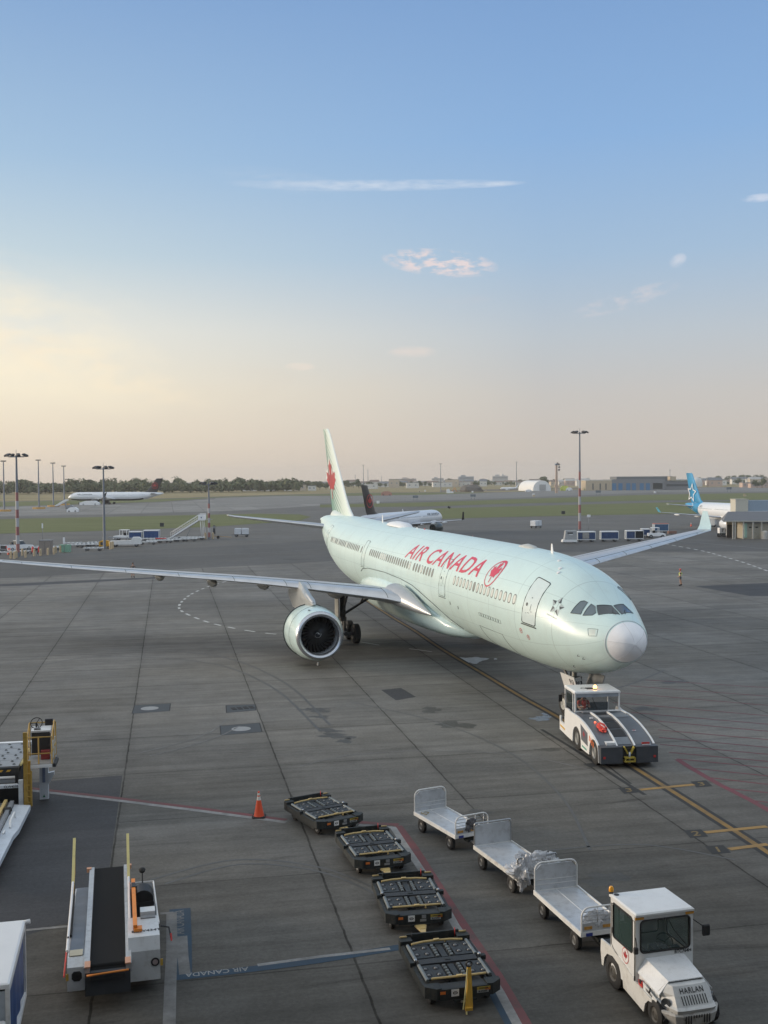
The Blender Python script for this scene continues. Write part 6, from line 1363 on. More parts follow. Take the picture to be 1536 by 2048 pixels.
mb = MB(); c = Vector((GX-.55, GY-.20, GZ+1.22)); R_ = Matrix.Rotation(.95, 3, 'Y'); mb.tube([c+R_ @ Vector((.20*cos(a), .20*sin(a), 0)) for a in [2*pi*k/20 for k in range(20)]], .016, BLACK, n=6, closed=True)
for a in (.5, 2.6, 4.7): mb.tube([c, c+R_ @ Vector((.2*cos(a), .2*sin(a), 0))], .014, BLACK, n=5)
mb.tube([c, c+Vector((.08, 0, -.2))], .03, BLACK, n=6); mb.build('steering_wheel', CG)
# ---------------------------------------------------------------- people
def skinned(name, verts, edges, radii, m, parent=None, levels=2, root=0, **kw):
    me = bpy.data.meshes.new(name); me.from_pydata([Vector(v) for v in verts], edges, []); me.materials.append(m)
    o = bpy.data.objects.new(name, me); COL.objects.link(o)
    if parent: o.parent = parent
    s = o.modifiers.new('skin', 'SKIN'); s.use_smooth_shade = True
    sub = o.modifiers.new('sub', 'SUBSURF'); sub.levels = levels; sub.render_levels = levels
    lay = me.skin_vertices[0].data if me.skin_vertices else None
    if lay is None:
        bpy.context.view_layer.update(); lay = me.skin_vertices[0].data
    for i, r_ in enumerate(radii):
        rr_ = r_ if hasattr(r_, '__len__') else (r_, r_)
        lay[i].radius = rr_; lay[i].use_root = (i == root)
    return props(o, **kw)
SKIN = mat('skin', (.42, .24, .16), .6, var=.05); HAIR = mat('hair', (.05, .035, .025), .8)
def person(loc, rz, label, legs, arms, vest, shorts, boots, head_m, sleeve, ears=None, seated=False):
    t = empty('person', loc, rz, label=label, cat='person')     # faces local +x
    hipz = .92 if not seated else .1
    V = [(0, 0, hipz), (.0, 0, hipz+.22), (.01, 0, hipz+.42), (.0, 0, hipz+.53), (.02, 0, hipz+.62)]; E_ = [(0, 1), (1, 2), (2, 3), (3, 4)]; R_ = [(.15, .11), (.14, .10), (.18, .11), (.07, .07), (.06, .06)]
    def chain(st, pts, rr_):
        k = st
        for p_, r_ in zip(pts, rr_): V.append(p_); R_.append(r_); E_.append((k, len(V)-1)); k = len(V)-1
    for sg, pts in zip((1, -1), legs): chain(0, pts, (.095, .068, .062, .045, .035))
    for sg, pts in zip((1, -1), arms): chain(2, pts, (.062, .050, .045, .032, .028))
    b_ = skinned('body', V, E_, R_, SKIN, t)
    h = hipz+.73
    mb = MB(); rg = []
    for i in range(13):
        th = pi*i/12; rg.append([Vector((.035+.105*sin(th)*cos(p_)*(1.0 if cos(p_) < 0 else .95), .080*sin(th)*sin(p_), h-.125*cos(th)*-1)) for p_ in [2*pi*k/16 for k in range(16)]])
    mb.loft(rg, SKIN, cap=False); mb.box((.145, 0, h-.01), (.03, .025, .04), SKIN)
    for y in (-.085, .085): mb.box((.02, y, h), (.035, .015, .05), SKIN)
    hd_ = mb.build('head', t)
    mb = MB()
    for y in (-.032, .032): mb.box((.132, y, h+.015), (.01, .022, .012), TEXTBLK)
    mb.box((.132, 0, h-.055), (.01, .045, .010), RED); mb.build('face', hd_)
    mb = MB(); rg = [[Vector((.025+a*1.13*cos(p_), a*.95*sin(p_), z_)) for p_ in [2*pi*k/16 for k in range(16)]] for a, z_ in ((.098, h+.02), (.102, h+.07), (.085, h+.115), (.045, h+.142), (.001, h+.148))]
    mb.loft(rg, head_m, cap=False)
    if ears: 
        for y in (-.1, .1): mb.cyl((.02, y-.02, h), (.02, y+.02, h), .04, ears, 10)
    mb.build('cap', hd_)
    # vest, sleeves, shorts, boots as clothing over the body
    vv = [(0, 0, hipz+.03), (.0, 0, hipz+.22), (.01, 0, hipz+.40), (.0, 0, hipz+.50)]
    skinned('vest', vv, [(0, 1), (1, 2), (2, 3)], [(.185, .145), (.175, .135), (.215, .145), (.11, .09)], vest, t)
    mb = MB()
    for z_ in (hipz+.12, hipz+.26): mb.rev([(-.025, 1), (.025, 1)], mat('silver_tape', (.7, .7, .66), .4), (0, 0, 0)); mb.v[-48:] = [(x*.152, y*.20, z_+z2) for x, y, z2 in mb.v[-48:]]
    mb.build('reflective_tape', t)
    for a in arms: skinned('sleeve', [(0.01, a[0][1]*.6, hipz+.44), a[0], tuple((Vector(a[0])*.4+Vector(a[1])*.6))], [(0, 1), (1, 2)], [.075, .075, .068], sleeve, t)
    for l in legs:
        if shorts:
            skinned('shorts', [(l[0][0]*.5, l[0][1]*.7, hipz+.04), l[0], tuple(Vector(l[0])*.35+Vector(l[1])*.65)], [(0, 1), (1, 2)], [.125, .115, .095], shorts, t)
        skinned('boot', [tuple(Vector(l[2])*.55+Vector(l[3])*.45), l[3], l[4]], [(0, 1), (1, 2)], [.068, .07, .055], boots, t)
    return t
HIVIS = mat('hivis_yellow', (.50, .58, .10), .7, var=.1); TEE = mat('dark_shirt', (.03, .04, .035), .8); SHORT = mat('grey_shorts', (.09, .10, .10), .85); BOOT = mat('black_boots', (.02, .02, .02), .7); REDC = mat('red_cap', (.55, .08, .08), .6)
P1 = gp(1361, 1171.5)
person((P1.x, P1.y, 0), radians(176), 'person in yellow vest, grey shorts and black boots standing alone on the apron',
       [[(.02, .10, .90), (.05, .12, .50), (.02, .13, .30), (.04, .14, .09), (.22, .15, .05)], [(-.0, -.10, .90), (-.06, -.13, .50), (-.12, -.14, .30), (-.16, -.16, .09), (.0, -.17, .05)]],
       [[(.03, .20, 1.36), (.06, .24, 1.08), (.20, .22, .98), (.30, .18, .95), (.36, .16, .95)], [(.03, -.20, 1.36), (.0, -.25, 1.08), (.12, -.22, .92), (.20, -.2, .88), (.25, -.19, .86)]], HIVIS, SHORT, BOOT, REDC, TEE, RED)
P2 = gp(266, 1155.5)
person((P2.x, P2.y, 0), radians(-60), 'person in dark clothes mostly hidden behind the long near wing',
       [[(.0, .10, .90), (.02, .11, .50), (.0, .11, .30), (.0, .12, .09), (.15, .13, .05)], [(-.0, -.10, .90), (.0, -.12, .50), (-.02, -.12, .30), (-.04, -.13, .09), (.12, -.14, .05)]],
       [[(.02, .20, 1.36), (.02, .25, 1.08), (.06, .24, .92), (.08, .24, .80), (.09, .24, .74)], [(.02, -.20, 1.36), (.02, -.25, 1.08), (.06, -.24, .92), (.08, -.24, .80), (.09, -.24, .74)]], mat('dark_coat', (.05, .05, .05), .8), SHORT, BOOT, HAIR, TEE)
q = Matrix.Translation(PO) @ Matrix.Rotation(PH, 4, 'Z') @ Vector((-2.25, -.45, 1.22))
person(q, PH, 'driver in a red and white safety vest sitting inside the pushback tug cab',
       [[(.08, .10, .06), (.48, .12, .08), (.50, .12, -.10), (.52, .12, -.22), (.62, .12, -.24)], [(.08, -.10, .06), (.48, -.12, .08), (.50, -.12, -.10), (.52, -.12, -.22), (.62, -.12, -.24)]],
       [[(.03, .20, .52), (.12, .25, .28), (.34, .18, .34), (.44, .12, .38), (.48, .10, .38)], [(.03, -.20, .52), (.12, -.25, .28), (.34, -.18, .34), (.44, -.12, .38), (.48, -.10, .38)]], VEST, mat('dark_trousers', (.03, .03, .04), .8), BOOT, HAIR, mat('red_sleeve', (.45, .06, .05), .8), None, True)
# ---------------------------------------------------------------- other aircraft
def jet(label, loc, hd, L_, R0, half, finh, body, finm, enginem, tipm, under_shade=None, gear=True, eng_s=.36, wing_s=.36, lettering=None, letm=None, lets=(.30, .14), win=True, tailm=None, winglet=1.0, roundel=None, sharklet=False, rail=None, cockpit=True, letz=.55, letside=1, name='parked_airliner', group=None):
    """hd: direction the nose points; local x runs from nose aft, y to starboard"""
    d = Vector((cos(hd), sin(hd), 0)); t = empty(name, loc, hd+pi, label=label, cat='airliner', group=group)
    zc = R0*1.0+R0*.72+.15
    T_ = [(0, -.28, .02), (.004, -.25, .2), (.012, -.2, .38), (.028, -.12, .58), (.05, -.06, .76), (.085, 0, .93), (.13, 0, 1), (.68, 0, 1), (.76, .06, .93), (.84, .22, .74), (.92, .44, .46), (.98, .60, .22), (1, .66, .10)]
    def ring(x, dz, k, n=28): return [Vector((x*L_, R0*k*sin(2*pi*i/n), zc+R0*dz+R0*k*cos(2*pi*i/n))) for i in range(n)]
    n = 28
    def ringat(x):
        for (a, da, ka), (b_, db, kb) in zip(T_, T_[1:]):
            if a <= x <= b_: q = (x-a)/(b_-a); return ring(x, da+(db-da)*q, ka+(kb-ka)*q)
    xs = sorted(set([a for a, _, _ in T_]+[.2, .3, .4, .5, .6, .72, .80, .88])); split = .80
    mb = MB(); R_ = [ringat(x) for x in xs if x <= split]; 
    if under_shade:
        for i in range(len(R_)-1):
            for k in range(n): mb.add([R_[i][k], R_[i][(k+1) % n], R_[i+1][(k+1) % n], R_[i+1][k]], [(0, 1, 2, 3)], under_shade if abs((k+.5)/n-.5) < .13 else body, True)
    else: mb.loft(R_, body, cap=True)
    if not tailm: tailm = body
    mb2 = MB(); mb.loft([ringat(x) for x in xs if x >= split], tailm, cap=True)
    f = mb.build('fuselage', t)
    if cockpit:
        mb = MB()
        for sg in (1, -1):
            for a0, a1 in ((8, 34), (38, 58)):
                P = []
                for x, a in ((.040, a0), (.040, a1), (.058, a1), (.058, a0)):
                    r_ = ringat(x); c = sum(r_, Vector())/n; k = (r_[0]-c).length; P.append(Vector((x*L_, (k+.03)*sin(radians(a*sg)), c.z+(k+.03)*cos(radians(a*sg)))))
                mb.add(P, [(0, 1, 2, 3)], GLASS)
        mb.build('cockpit_window', t, fix=False)
    if win:
        for sg in ((1,) if win == 1 else (-1,) if win == -1 else (1, -1)):
            mb = MB(); x = .13; k = 0
            while x < .82:
                k += 1
                if k % 15 not in (0, 7) or True:
                    r_ = ringat(x); c = sum(r_, Vector())/n; rad = (r_[0]-c).length+.012; a = radians(78)
                    y_, z_ = rad*sin(a)*sg, c.z+rad*cos(a); w_ = .12
                    if not (.33 < x < .36 or .62 < x < .64): mb.add([(x*L_-w_, y_, z_-.17), (x*L_+w_, y_, z_-.17), (x*L_+w_, y_*.98, z_+.17), (x*L_-w_, y_*.98, z_+.17)], [(0, 1, 2, 3)], mat('far_window', (.10, .13, .17), .4))
                x += .55/L_*1.0
            mb.build('cabin_window_row', t, fix=False)
    if lettering:
        V, F = text2d(lettering, 1.0, .02, space=1.05); x0 = min(x for x, y in V); x1 = max(x for x, y in V); mb = MB(); a_, b_ = lets
        def P(x, y):
            q = (x-x0)/(x1-x0); s_ = a_+(b_-a_)*q; r_ = ringat(s_); c = sum(r_, Vector())/n; rad = (r_[0]-c).length+.02; ang = radians(62)-y*letz
            return Vector((s_*L_, rad*sin(ang)*letside, c.z+rad*cos(ang)))
        mb.add([P(x, y) for x, y in V], F, letm or TEXTBLK); mb.build('lettering', t, fix=False)
    # wings
    for sg in (1, -1):
        s0 = wing_s*L_; ts = (R0*.6, R0*1.1, half*.33, half*.97); mb = MB(); rg = []
        for tt in ts:
            q = (tt-R0)/(half-R0); le = s0+(tt-R0)*.53; ch = max(half*.42*(1-q*2.2) if q < .25 else half*.42*(.45-(q-.25)*.42), half*.07); z_ = zc-R0*.62+(tt-R0)*.095; thk = .12 if q < .3 else .10
            rg.append([Vector((le+x*ch, tt*sg, z_+y*ch*thk)) for x, y in reversed(UP)]+[Vector((le+x*ch, tt*sg, z_+y*ch*thk)) for x, y in LO[1:-1]])
        nn_ = len(rg[0])
        mb.loft(rg, mat('far_wing_grey', (.50, .52, .55), .4, metal=.2), sm=True); w = mb.build('wing', t)
        e = rg[-1]; le = min(v.x for v in e); te = max(v.x for v in e); zz = e[0].z
        mb = MB(); hh = winglet
        P = [(le, zz, half*.97), (te, zz, half*.97), (te+.55*hh, zz+hh, half*.97+hh*.35), (le+.75*hh+.2, zz+hh, half*.97+hh*.35)]
        mb.add([Vector((x, (y+o_)*sg, z_)) for o_ in (0, .06) for x, z_, y in P], [(0, 1, 2, 3), (7, 6, 5, 4), (0, 4, 5, 1), (1, 5, 6, 2), (2, 6, 7, 3), (3, 7, 4, 0)], tipm); mb.build('winglet', w)
        for q in (.28, .5, .72):
            tt = half*q; le = s0+(tt-R0)*.53; mb = MB(); mb.rev([(0, .03), (.6, .16), (1.6, .2), (2.6, .03)], WHITE, (le+half*.12, tt*sg, zc-R0*.62+(tt-R0)*.095-.22), (1, 0, 0), 10); mb.build('flap_fairing', w)
        er = R0*.58; ex, ey, ez = (eng_s-.04)*L_-R0*.3, half*.335, zc-R0*.62-er*.85
        mb = MB(); mb.rev([(.2, er*.82), (0, er*.9), (.15, er), (1.2, er*1.12), (2.6, er*1.02), (3.4, er*.75), (3.41, .1)], enginem, (ex, ey*sg, ez), (1, 0, 0), 24); en = mb.build('engine', t)
        mb = MB(); mb.rev([(.35, er*.82), (.4, .12), (.1, 0)], mat('far_fan', (.02, .02, .022), .6), (ex, ey*sg, ez), (1, 0, 0), 20); mb.rev([(.2, er*.82), (.35, er*.82)], GREY, (ex, ey*sg, ez), (1, 0, 0), 20); mb.build('fan', en)
        mb = MB(); mb.prism([(ex+.8, ez+er*.95), (ex+2.0, ez+er*1.6), (ex+4.2, ez+er*1.4), (ex+3.0, ez+er*.7)], ey*sg-.15, ey*sg+.15, WHITE, 'y'); mb.build('pylon', en)
        # tailplane
        mb = MB(); rg = []
        for tt, q in ((R0*.2, 0), (half*.36, 1)):
            le = (.865+.055*q)*L_; ch = L_*(.085-.05*q); z_ = zc+R0*.42+tt*.1
            rg.append([Vector((le+x*ch, tt*sg, z_+y*ch*.1)) for x, y in reversed(UP)]+[Vector((le+x*ch, tt*sg, z_+y*ch*.1)) for x, y in LO[1:-1]])
        mb.loft(rg, mat('far_wing_grey', (.5, .5, .5))); mb.build('tailplane', t)
    rg = []; zt = finh
    for s0, s1, z_ in ((.795, .93, zc+R0*.75), (.835, .945, zc+R0*1.25), (.925, .995, zt-.3), (.935, .997, zt)):
        ch = (s1-s0)*L_; rg.append([Vector((s0*L_+x*ch, y*ch*.10, z_)) for x, y in reversed(UP)]+[Vector((s0*L_+x*ch, -y*ch*.10, z_)) for x, y in UP[1:-1]])
    mb = MB(); mb.loft(rg, finm); fn = mb.build('fin', t)
    zm = (zc+R0*1.25+zt)/2; sm_ = .915*L_
    if roundel:
        for sg in (1, -1):
            mb = MB(); rr2 = (zt-zc-R0)*.24; V, F = ring2d(rr2*.86, rr2, 26); y_ = sg*(.045*L_*.10+.14); mb.add([Vector((sm_+x-.02*y, y_, zm-.5+y)) for x, y in V], F, roundel); V, F = tess(LEAF, .5); mb.add([Vector((sm_+x*rr2*.7, y_, zm-.5+y*rr2*.7)) for x, y in V], F, roundel); mb.build('roundel', fn, fix=False)
    if sharklet:
        for sg in (1, -1):
            star = []
            for k in range(10):
                r_ = (1.0 if k % 2 == 0 else .48); a = radians(90+36*k+8); star.append((cos(a)*r_, sin(a)*r_))
            mb = MB(); k1, k2 = 2.35, 1.8; y_ = sg*(.2+.045*L_*.10); N_ = 10; cz = zm-1.55
            mb.add([Vector((sm_+.2+x*k1*.95, y_, cz+y*k1)) for x, y in star]+[Vector((sm_+.2+x*k2*.95, y_, cz+y*k2)) for x, y in star], [(i, (i+1) % N_, N_+(i+1) % N_, N_+i) for i in range(N_)], WHITEC); mb.build('star_outline', fn, fix=False)
            mb = MB(); 
            for k in range(12):
                a = -60+18*k; r_ = ringat(.855); c = sum(r_, Vector())/n
            P1_ = []; P2_ = []
            for k in range(9):
                x = .865+.028*abs(((k+1) % 3)-1.0); r_ = ringat(x); c = sum(r_, Vector())/n; rad = (r_[0]-c).length+.03; a = radians(20+14*k)
                P1_.append(Vector((x*L_, rad*sin(a)*sg, c.z+rad*cos(a)))); x2 = x+.012; r_ = ringat(x2); c = sum(r_, Vector())/n; rad = (r_[0]-c).length+.03; P2_.append(Vector((x2*L_, rad*sin(a)*sg, c.z+rad*cos(a))))
            mb.add(P1_+P2_, [(i, i+1, 10+i-1+0, 9+i) for i in range(8)], WHITEC); mb.build('tail_zigzag', fn, fix=False)
    if gear:
        for s_, y_ in ((.46, half*.16), (.46, -half*.16), (.115, 0)):
            mb = MB(); mb.cyl((s_*L_, y_, zc-R0*.7), (s_*L_, y_, .4), .12, GREY, 8); g_ = mb.build('landing_gear', t)
            for dy in (-.32, .32): mb = MB(); wheel(mb, (s_*L_, y_+dy, .48 if y_ else .36), .48 if y_ else .36, .3, GREY, n=14); mb.build('wheel', g_)
    mb = MB(); mb.prism([(.5*L_, zc+R0), (.51*L_, zc+R0), (.515*L_, zc+R0+.5), (.508*L_, zc+R0+.5)], -.02, .02, WHITEC, 'y'); mb.build('blade_antenna', t)
    return t
FW = mat('far_white_skin', (.70, .72, .74), .3, var=.03, coat=.3); FBK = mat('black_tail_and_undershade', (.020, .019, .020), .35, var=.1, coat=.3); FRED = mat('tail_red', (.40, .03, .03), .4)
# regional jet beyond the airliner, heading away to the right
hd2 = atan2(.886, .464)
jet('white jet with black tail and dark engine taxiing behind the large airliner', (12.4, 236.5, 0), hd2, 36.2, 1.62, 14.6, 10.1, FW, FBK, mat('dark_green_engine', (.030, .045, .042), .35, coat=.3), FBK, lettering='AIR CANADA', lets=(.27, .10), roundel=FRED, win=1, gear=True, letz=.42, winglet=1.6)
# airliner on the remote stand, seen from its left side
hd3 = atan2(8, -51)
N3 = gp(138, 1009); 
jet('white airliner with painted undershade and black tail parked far off in front of the trees', (-150.5, 512, 0), atan2(.16, -.987), 47.5, 2.05, 17.2, 12.0, FW, FBK, FBK, FBK, under_shade=FBK, lettering='AIR CANADA', lets=(.11, .27), letside=-1, roundel=FRED, win=-1, letz=.40, winglet=2.0)  # shade under the fuselage is put into its colour as black
# blue tailed airliner at the right hand gate
SKY = mat('tail_sky_blue', (.02, .25, .46), .3, var=.30, scale=.35, coat=.3)
tx, ty = 604.0/CF*255, 255.0; dv = Vector((.2, -.98, 0)).normalized()
jet('white airliner with sky blue tail and star outline docked at the jet bridge', (tx+dv.x*44.5, ty+dv.y*44.5, 0), atan2(dv.y, dv.x), 44.5, 1.95, 17.0, 12.15, FW, SKY, FW, mat('tip_blue', (.10, .36, .48), .4), tailm=SKY, sharklet=True, win=1, winglet=1.0, lettering='C-GTCY', lets=(.785, .755), letz=.35)
jet('small white business jet parked on the far field left of the arched hangar', tuple(gp(1001, 981)), atan2(.2, -1), 15.5, .95, 7.0, 4.6, FW, FW, FW, FW, win=False, cockpit=False, gear=False, winglet=.4)
# ---------------------------------------------------------------- light masts
PG = mat('mast_grey', (.17, .19, .22), .5, metal=.3, var=.06); PRD = mat('mast_red', (.27, .11, .105), .5, var=.08); PWH = mat('mast_white', (.38, .39, .40), .5, var=.05); LAMPD = mat('lamp_dark', (.035, .035, .037), .5)
def mast(u, vb, vt, label, bands=0.0, heads='big', group='floodlight masts', base=None, r=.22):
    b_ = gp(u, vb); top = atd(u, vt, b_.y).z; t = empty('light_mast', b_, 0, label=label, cat='light mast', group=group); mb = MB()
    if bands:
        zb = top*bands; k = 0; z_ = top*.04
        mb.cyl((0, 0, 0), (0, 0, z_+.01), r*1.3, PG, 12)
        st = (zb-z_)/7
        while z_ < zb-.01:
            mb.cyl((0, 0, z_), (0, 0, z_+st), r*(1.25-.5*z_/top), PRD if k % 2 == 0 else PWH, 12, cap=False); z_ += st; k += 1
        mb.cyl((0, 0, zb), (0, 0, top-.3), r*.9, PG, 12, r2=r*.6)
    else: mb.cyl((0, 0, 0), (0, 0, top-.3), r*1.2, PG, 12, r2=r*.6)
    mb.build('pole', t)
    if heads == 'big':
        mb = MB(); mb.tube([(1.15*cos(a), 1.15*sin(a), top-.55) for a in [2*pi*k/16 for k in range(16)]], .05, PG, n=5, closed=True); mb.cyl((-1.15, 0, top-.6), (1.15, 0, top-.6), .05, PG, 6); mb.cyl((0, 0, top-.5), (0, 0, top+.5), .03, PG, 6); mb.build('lamp_ring', t)
        for k, a in enumerate((0, 50, 130, 180, 235, 300)):
            mb = MB(); a = radians(a); R_ = Matrix.Rotation(a, 3, 'Z') @ Matrix.Rotation(.45, 3, 'Y'); mb.box(Vector((1.45*cos(a), 1.3*sin(a), top-.3)), (.75, .55, .26), LAMPD, R_, taper=(.8, .8)); mb.build('floodlight', t)
    else:
        mb = MB(); mb.cyl((-.9, 0, top-.2), (.9, 0, top-.2), .06, PG, 6); mb.build('crossbar', t)
        for x in (-.8, -.25, .3, .85): mb = MB(); mb.box((x, -.1, top), (.42, .4, .25), LAMPD, Matrix.Rotation(.4, 3, 'X')); mb.build('floodlight', t)
    if base: mb = MB(); mb.prism([(2.6*cos(a), 1.6*sin(a)) for a in [2*pi*k/10 for k in range(10)]], 0, .7, mat('orange_block', (.52, .30, .09), .7), 'z'); mb.build('base_block', t)
    return t
mast(36, 1113, 906, 'tall floodlight mast with red and white bands beside the pickup', .62)
mast(209, 1098, 931, 'plain grey floodlight mast rising from the yellow machine', 0, r=.20)
mast(418.5, 1079, 963, 'banded floodlight mast beside the top of the passenger stairs', .62, r=.20)
mast(1159.5, 1067, 861, 'tallest floodlight mast with red and white bands behind the covered carts', .60, r=.22)
mast(8.5, 1023, 922, 'far floodlight mast cut closest to the left edge', 0, 'small', 'floodlight masts on the remote stand', True, .3)
mast(78, 1018, 920, 'far floodlight mast with orange base, second from the left edge', 0, 'small', 'floodlight masts on the remote stand', True, .3)
mast(107, 1013.5, 926, 'far floodlight mast with orange base, third from the left edge', 0, 'small', 'floodlight masts on the remote stand', True, .3)
mast(128.5, 1010.5, 932, 'far floodlight mast with orange base just left of the far airliner nose', 0, 'small', 'floodlight masts on the remote stand', True, .3)
mast(727, 979, 930.5, 'thin far floodlight mast above the black tail', 0, 'small', 'floodlight masts beyond the runway', None, .35)
mast(881.5, 984, 927.5, 'thin far floodlight mast right of the black tailed jet', 0, 'small', 'floodlight masts beyond the runway', None, .32)
mast(1033, 978.5, 924, 'thin far floodlight mast left of the white arched hangar', 0, 'small', 'floodlight masts beyond the runway', None, .38)
# beacon tower
b_ = gp(1113, 986); tp = atd(1113, 930, b_.y).z; t = empty('beacon_tower', b_, 0, label='pinkish concrete tower with lamps on top, right of the arched hangar', cat='tower')
mb = MB(); mb.box((0, 0, tp/2), (1.7, 1.7, tp), mat('tower_concrete', (.46, .34, .26), .8, var=.08), taper=(.75, .75)); mb.box((0, 0, tp*.25), (2.6, 2.0, 1.6), mat('tower_concrete', (.46, .34, .26))); mb.build('shaft', t)
mb = MB(); mb.box((.2, 0, tp+.4), (2.2, 1.8, .9), PG); mb.build('gallery', t)
for k, (x, z_) in enumerate(((-1.0, .7), (.5, 1.3), (1.6, .5), (1.7, -1.4), (1.6, -3.3))): mb = MB(); mb.rev([(0, .5), (.6, .75), (.7, .2)], LAMPD if k else WHITEC, (x, -.3, tp+z_), (.3, -1, -.3), 10); mb.build('floodlight', t)
def thin_mast(u, vb, vt, Y, label):
    p_ = atd(u, vb, Y); z1 = atd(u, vt, Y).z; mb = MB(); mb.cyl((0, 0, 0), (0, 0, z1), .5, PG, 6, r2=.25); mb.cyl((-1.2, 0, z1*.9), (1.2, 0, z1*.9), .15, PG, 5); mb.build('antenna_mast', None, loc=(p_.x, Y, 0), label=label, cat='mast', group='thin masts on the horizon')
thin_mast(736, 965, 938, 1500, 'tallest thin antenna mast on the horizon, right of the floodlight above the black tail'); thin_mast(710.5, 965, 949, 1700, 'short thin antenna mast just right of the mint tail fin'); thin_mast(763, 965, 952, 1700, 'short thin antenna mast above the houses right of the black tail'); thin_mast(1340, 955, 938, 1500, 'thin antenna mast above the blue doored station roof'); thin_mast(325, 966, 954, 1300, 'lattice mast above the wood behind the black tailed far airliner'); thin_mast(272, 968, 961, 1300, 'tiny lattice mast above the wood left of the far black tail')
# ---------------------------------------------------------------- equipment across the taxi lane
BOLL = mat('bollard_beige', (.48, .38, .24), .7, var=.1, dirt=.3)
mb = MB(); mb.cyl((0, 0, 0), (0, 0, 1.0), .17, BOLL, 10); mb.rev([(1.0, .17), (1.07, .10), (1.09, 0)], BOLL, n=10); bol = mb.build('bollard', None, label='beige bollard in the line of posts by the grey cabinet', cat='bollard', group='beige bollards by the grey cabinet')
for i, (u, v) in enumerate(((22, 1117), (29.5, 1117.5), (33, 1115.5), (51.5, 1115), (68.5, 1112.5), (81.5, 1111.5), (96, 1110), (108, 1108.5), (111.5, 1106), (121, 1104.5), (45, 1111))):
    o = bol if i == 0 else copy_tree(bol); o.location = gp(u, v)
for i, (u, v, l) in enumerate(((221, 1098.5, 'beige bollard just right of the yellow machine, nearer one'), (225.5, 1097.5, 'beige bollard right of the yellow machine, beside the white loader'), (411, 1078, 'beige bollard left of the banded mast by the stairs'), (426, 1078, 'beige bollard right of the banded mast by the stairs'))): copy_tree(bol, loc=gp(u, v), label=l, sc=1.15)
mb = MB(); mb.box((0, 0, 1.05), (1.75, 1.3, 2.1), mat('cabinet_grey', (.24, .21, .185), .6, var=.1, dirt=.3)); mb.box((0, 0, 2.12), (1.9, 1.45, .06), GREY); mb.box((0, -.66, 1.0), (.03, .02, 1.8), DARK); mb.build('equipment_cabinet', None, loc=gp(92.5, 1107.5), label='tall brownish grey equipment cabinet behind the bollards', cat='cabinet')
t = empty('green_bin', gp(130.5, 1104), 0, label='pale green metal bin right of the grey cabinet', cat='bin'); mb = MB(); mb.box((0, 0, .55), (1.55, 1.1, 1.1), mat('pale_green', (.22, .42, .30), .6, var=.1, dirt=.3), taper=(1.05, 1.05)); mb.build('body', t); mb = MB(); mb.box((0, 0, 1.13), (1.66, 1.2, .06), mat('pale_green', (.22, .42, .30))); mb.build('lid', t)
def signpost(u, vb, vt, label, plate=(.35, 1.0), m=WHITEC, r=.05):
    p_ = gp(u, vb); z1 = atd(u, vt, p_.y).z; t = empty('signpost', p_, 0, label=label, cat='sign'); mb = MB(); mb.cyl((0, 0, 0), (0, 0, z1), r, GREY, 6); mb.build('post', t); mb = MB(); mb.box((0, -.06, z1-plate[1]/2-.05), (plate[0], .04, plate[1]), m); mb.build('plate', t)
signpost(128.5, 1106, 1074, 'post with narrow white plate standing in front of the green bin', (.30, 1.0)); signpost(85.5, 1084, 1046, 'thin post with narrow pale plate behind the grey cabinet', (.25, .9)); signpost(1177.5, 1062, 1029, 'thin post with two white plates behind the first covered cart', (.75, .5))
for u, l in ((65.5, 'red wheeled fire extinguisher behind the bollards, left one'), (78, 'red wheeled fire extinguisher behind the bollards, right one')):
    t = empty('fire_extinguisher', gp(u, 1108), 0, label=l, cat='extinguisher', group='wheeled fire extinguishers'); mb = MB(); mb.rev([(.25, .17), (1.0, .17), (1.12, .08), (1.2, .05)], RED, n=10); mb.build('tank', t)
    for x in (-.22, .22): mb = MB(); wheel(mb, (x, 0, .2), .2, .06, GREY, (1, 0, 0), 10); mb.build('wheel', t)
t = empty('traffic_barrel', gp(18.5, 1109), 0, label='orange and white traffic barrel behind the first bollard', cat='barrel'); mb = MB(); mb.rev([(0, .30), (.3, .28), (.3, .26), (.6, .26), (.6, .24), (.95, .22), (1.0, 0)], mat('cone_orange', (.8, .1, .035)), n=12); mb.build('drum', t); mb = MB(); mb.rev([(.32, .285), (.45, .282)], WHITEC, n=12); mb.rev([(.62, .265), (.75, .255)], WHITEC, n=12); mb.build('band', t)
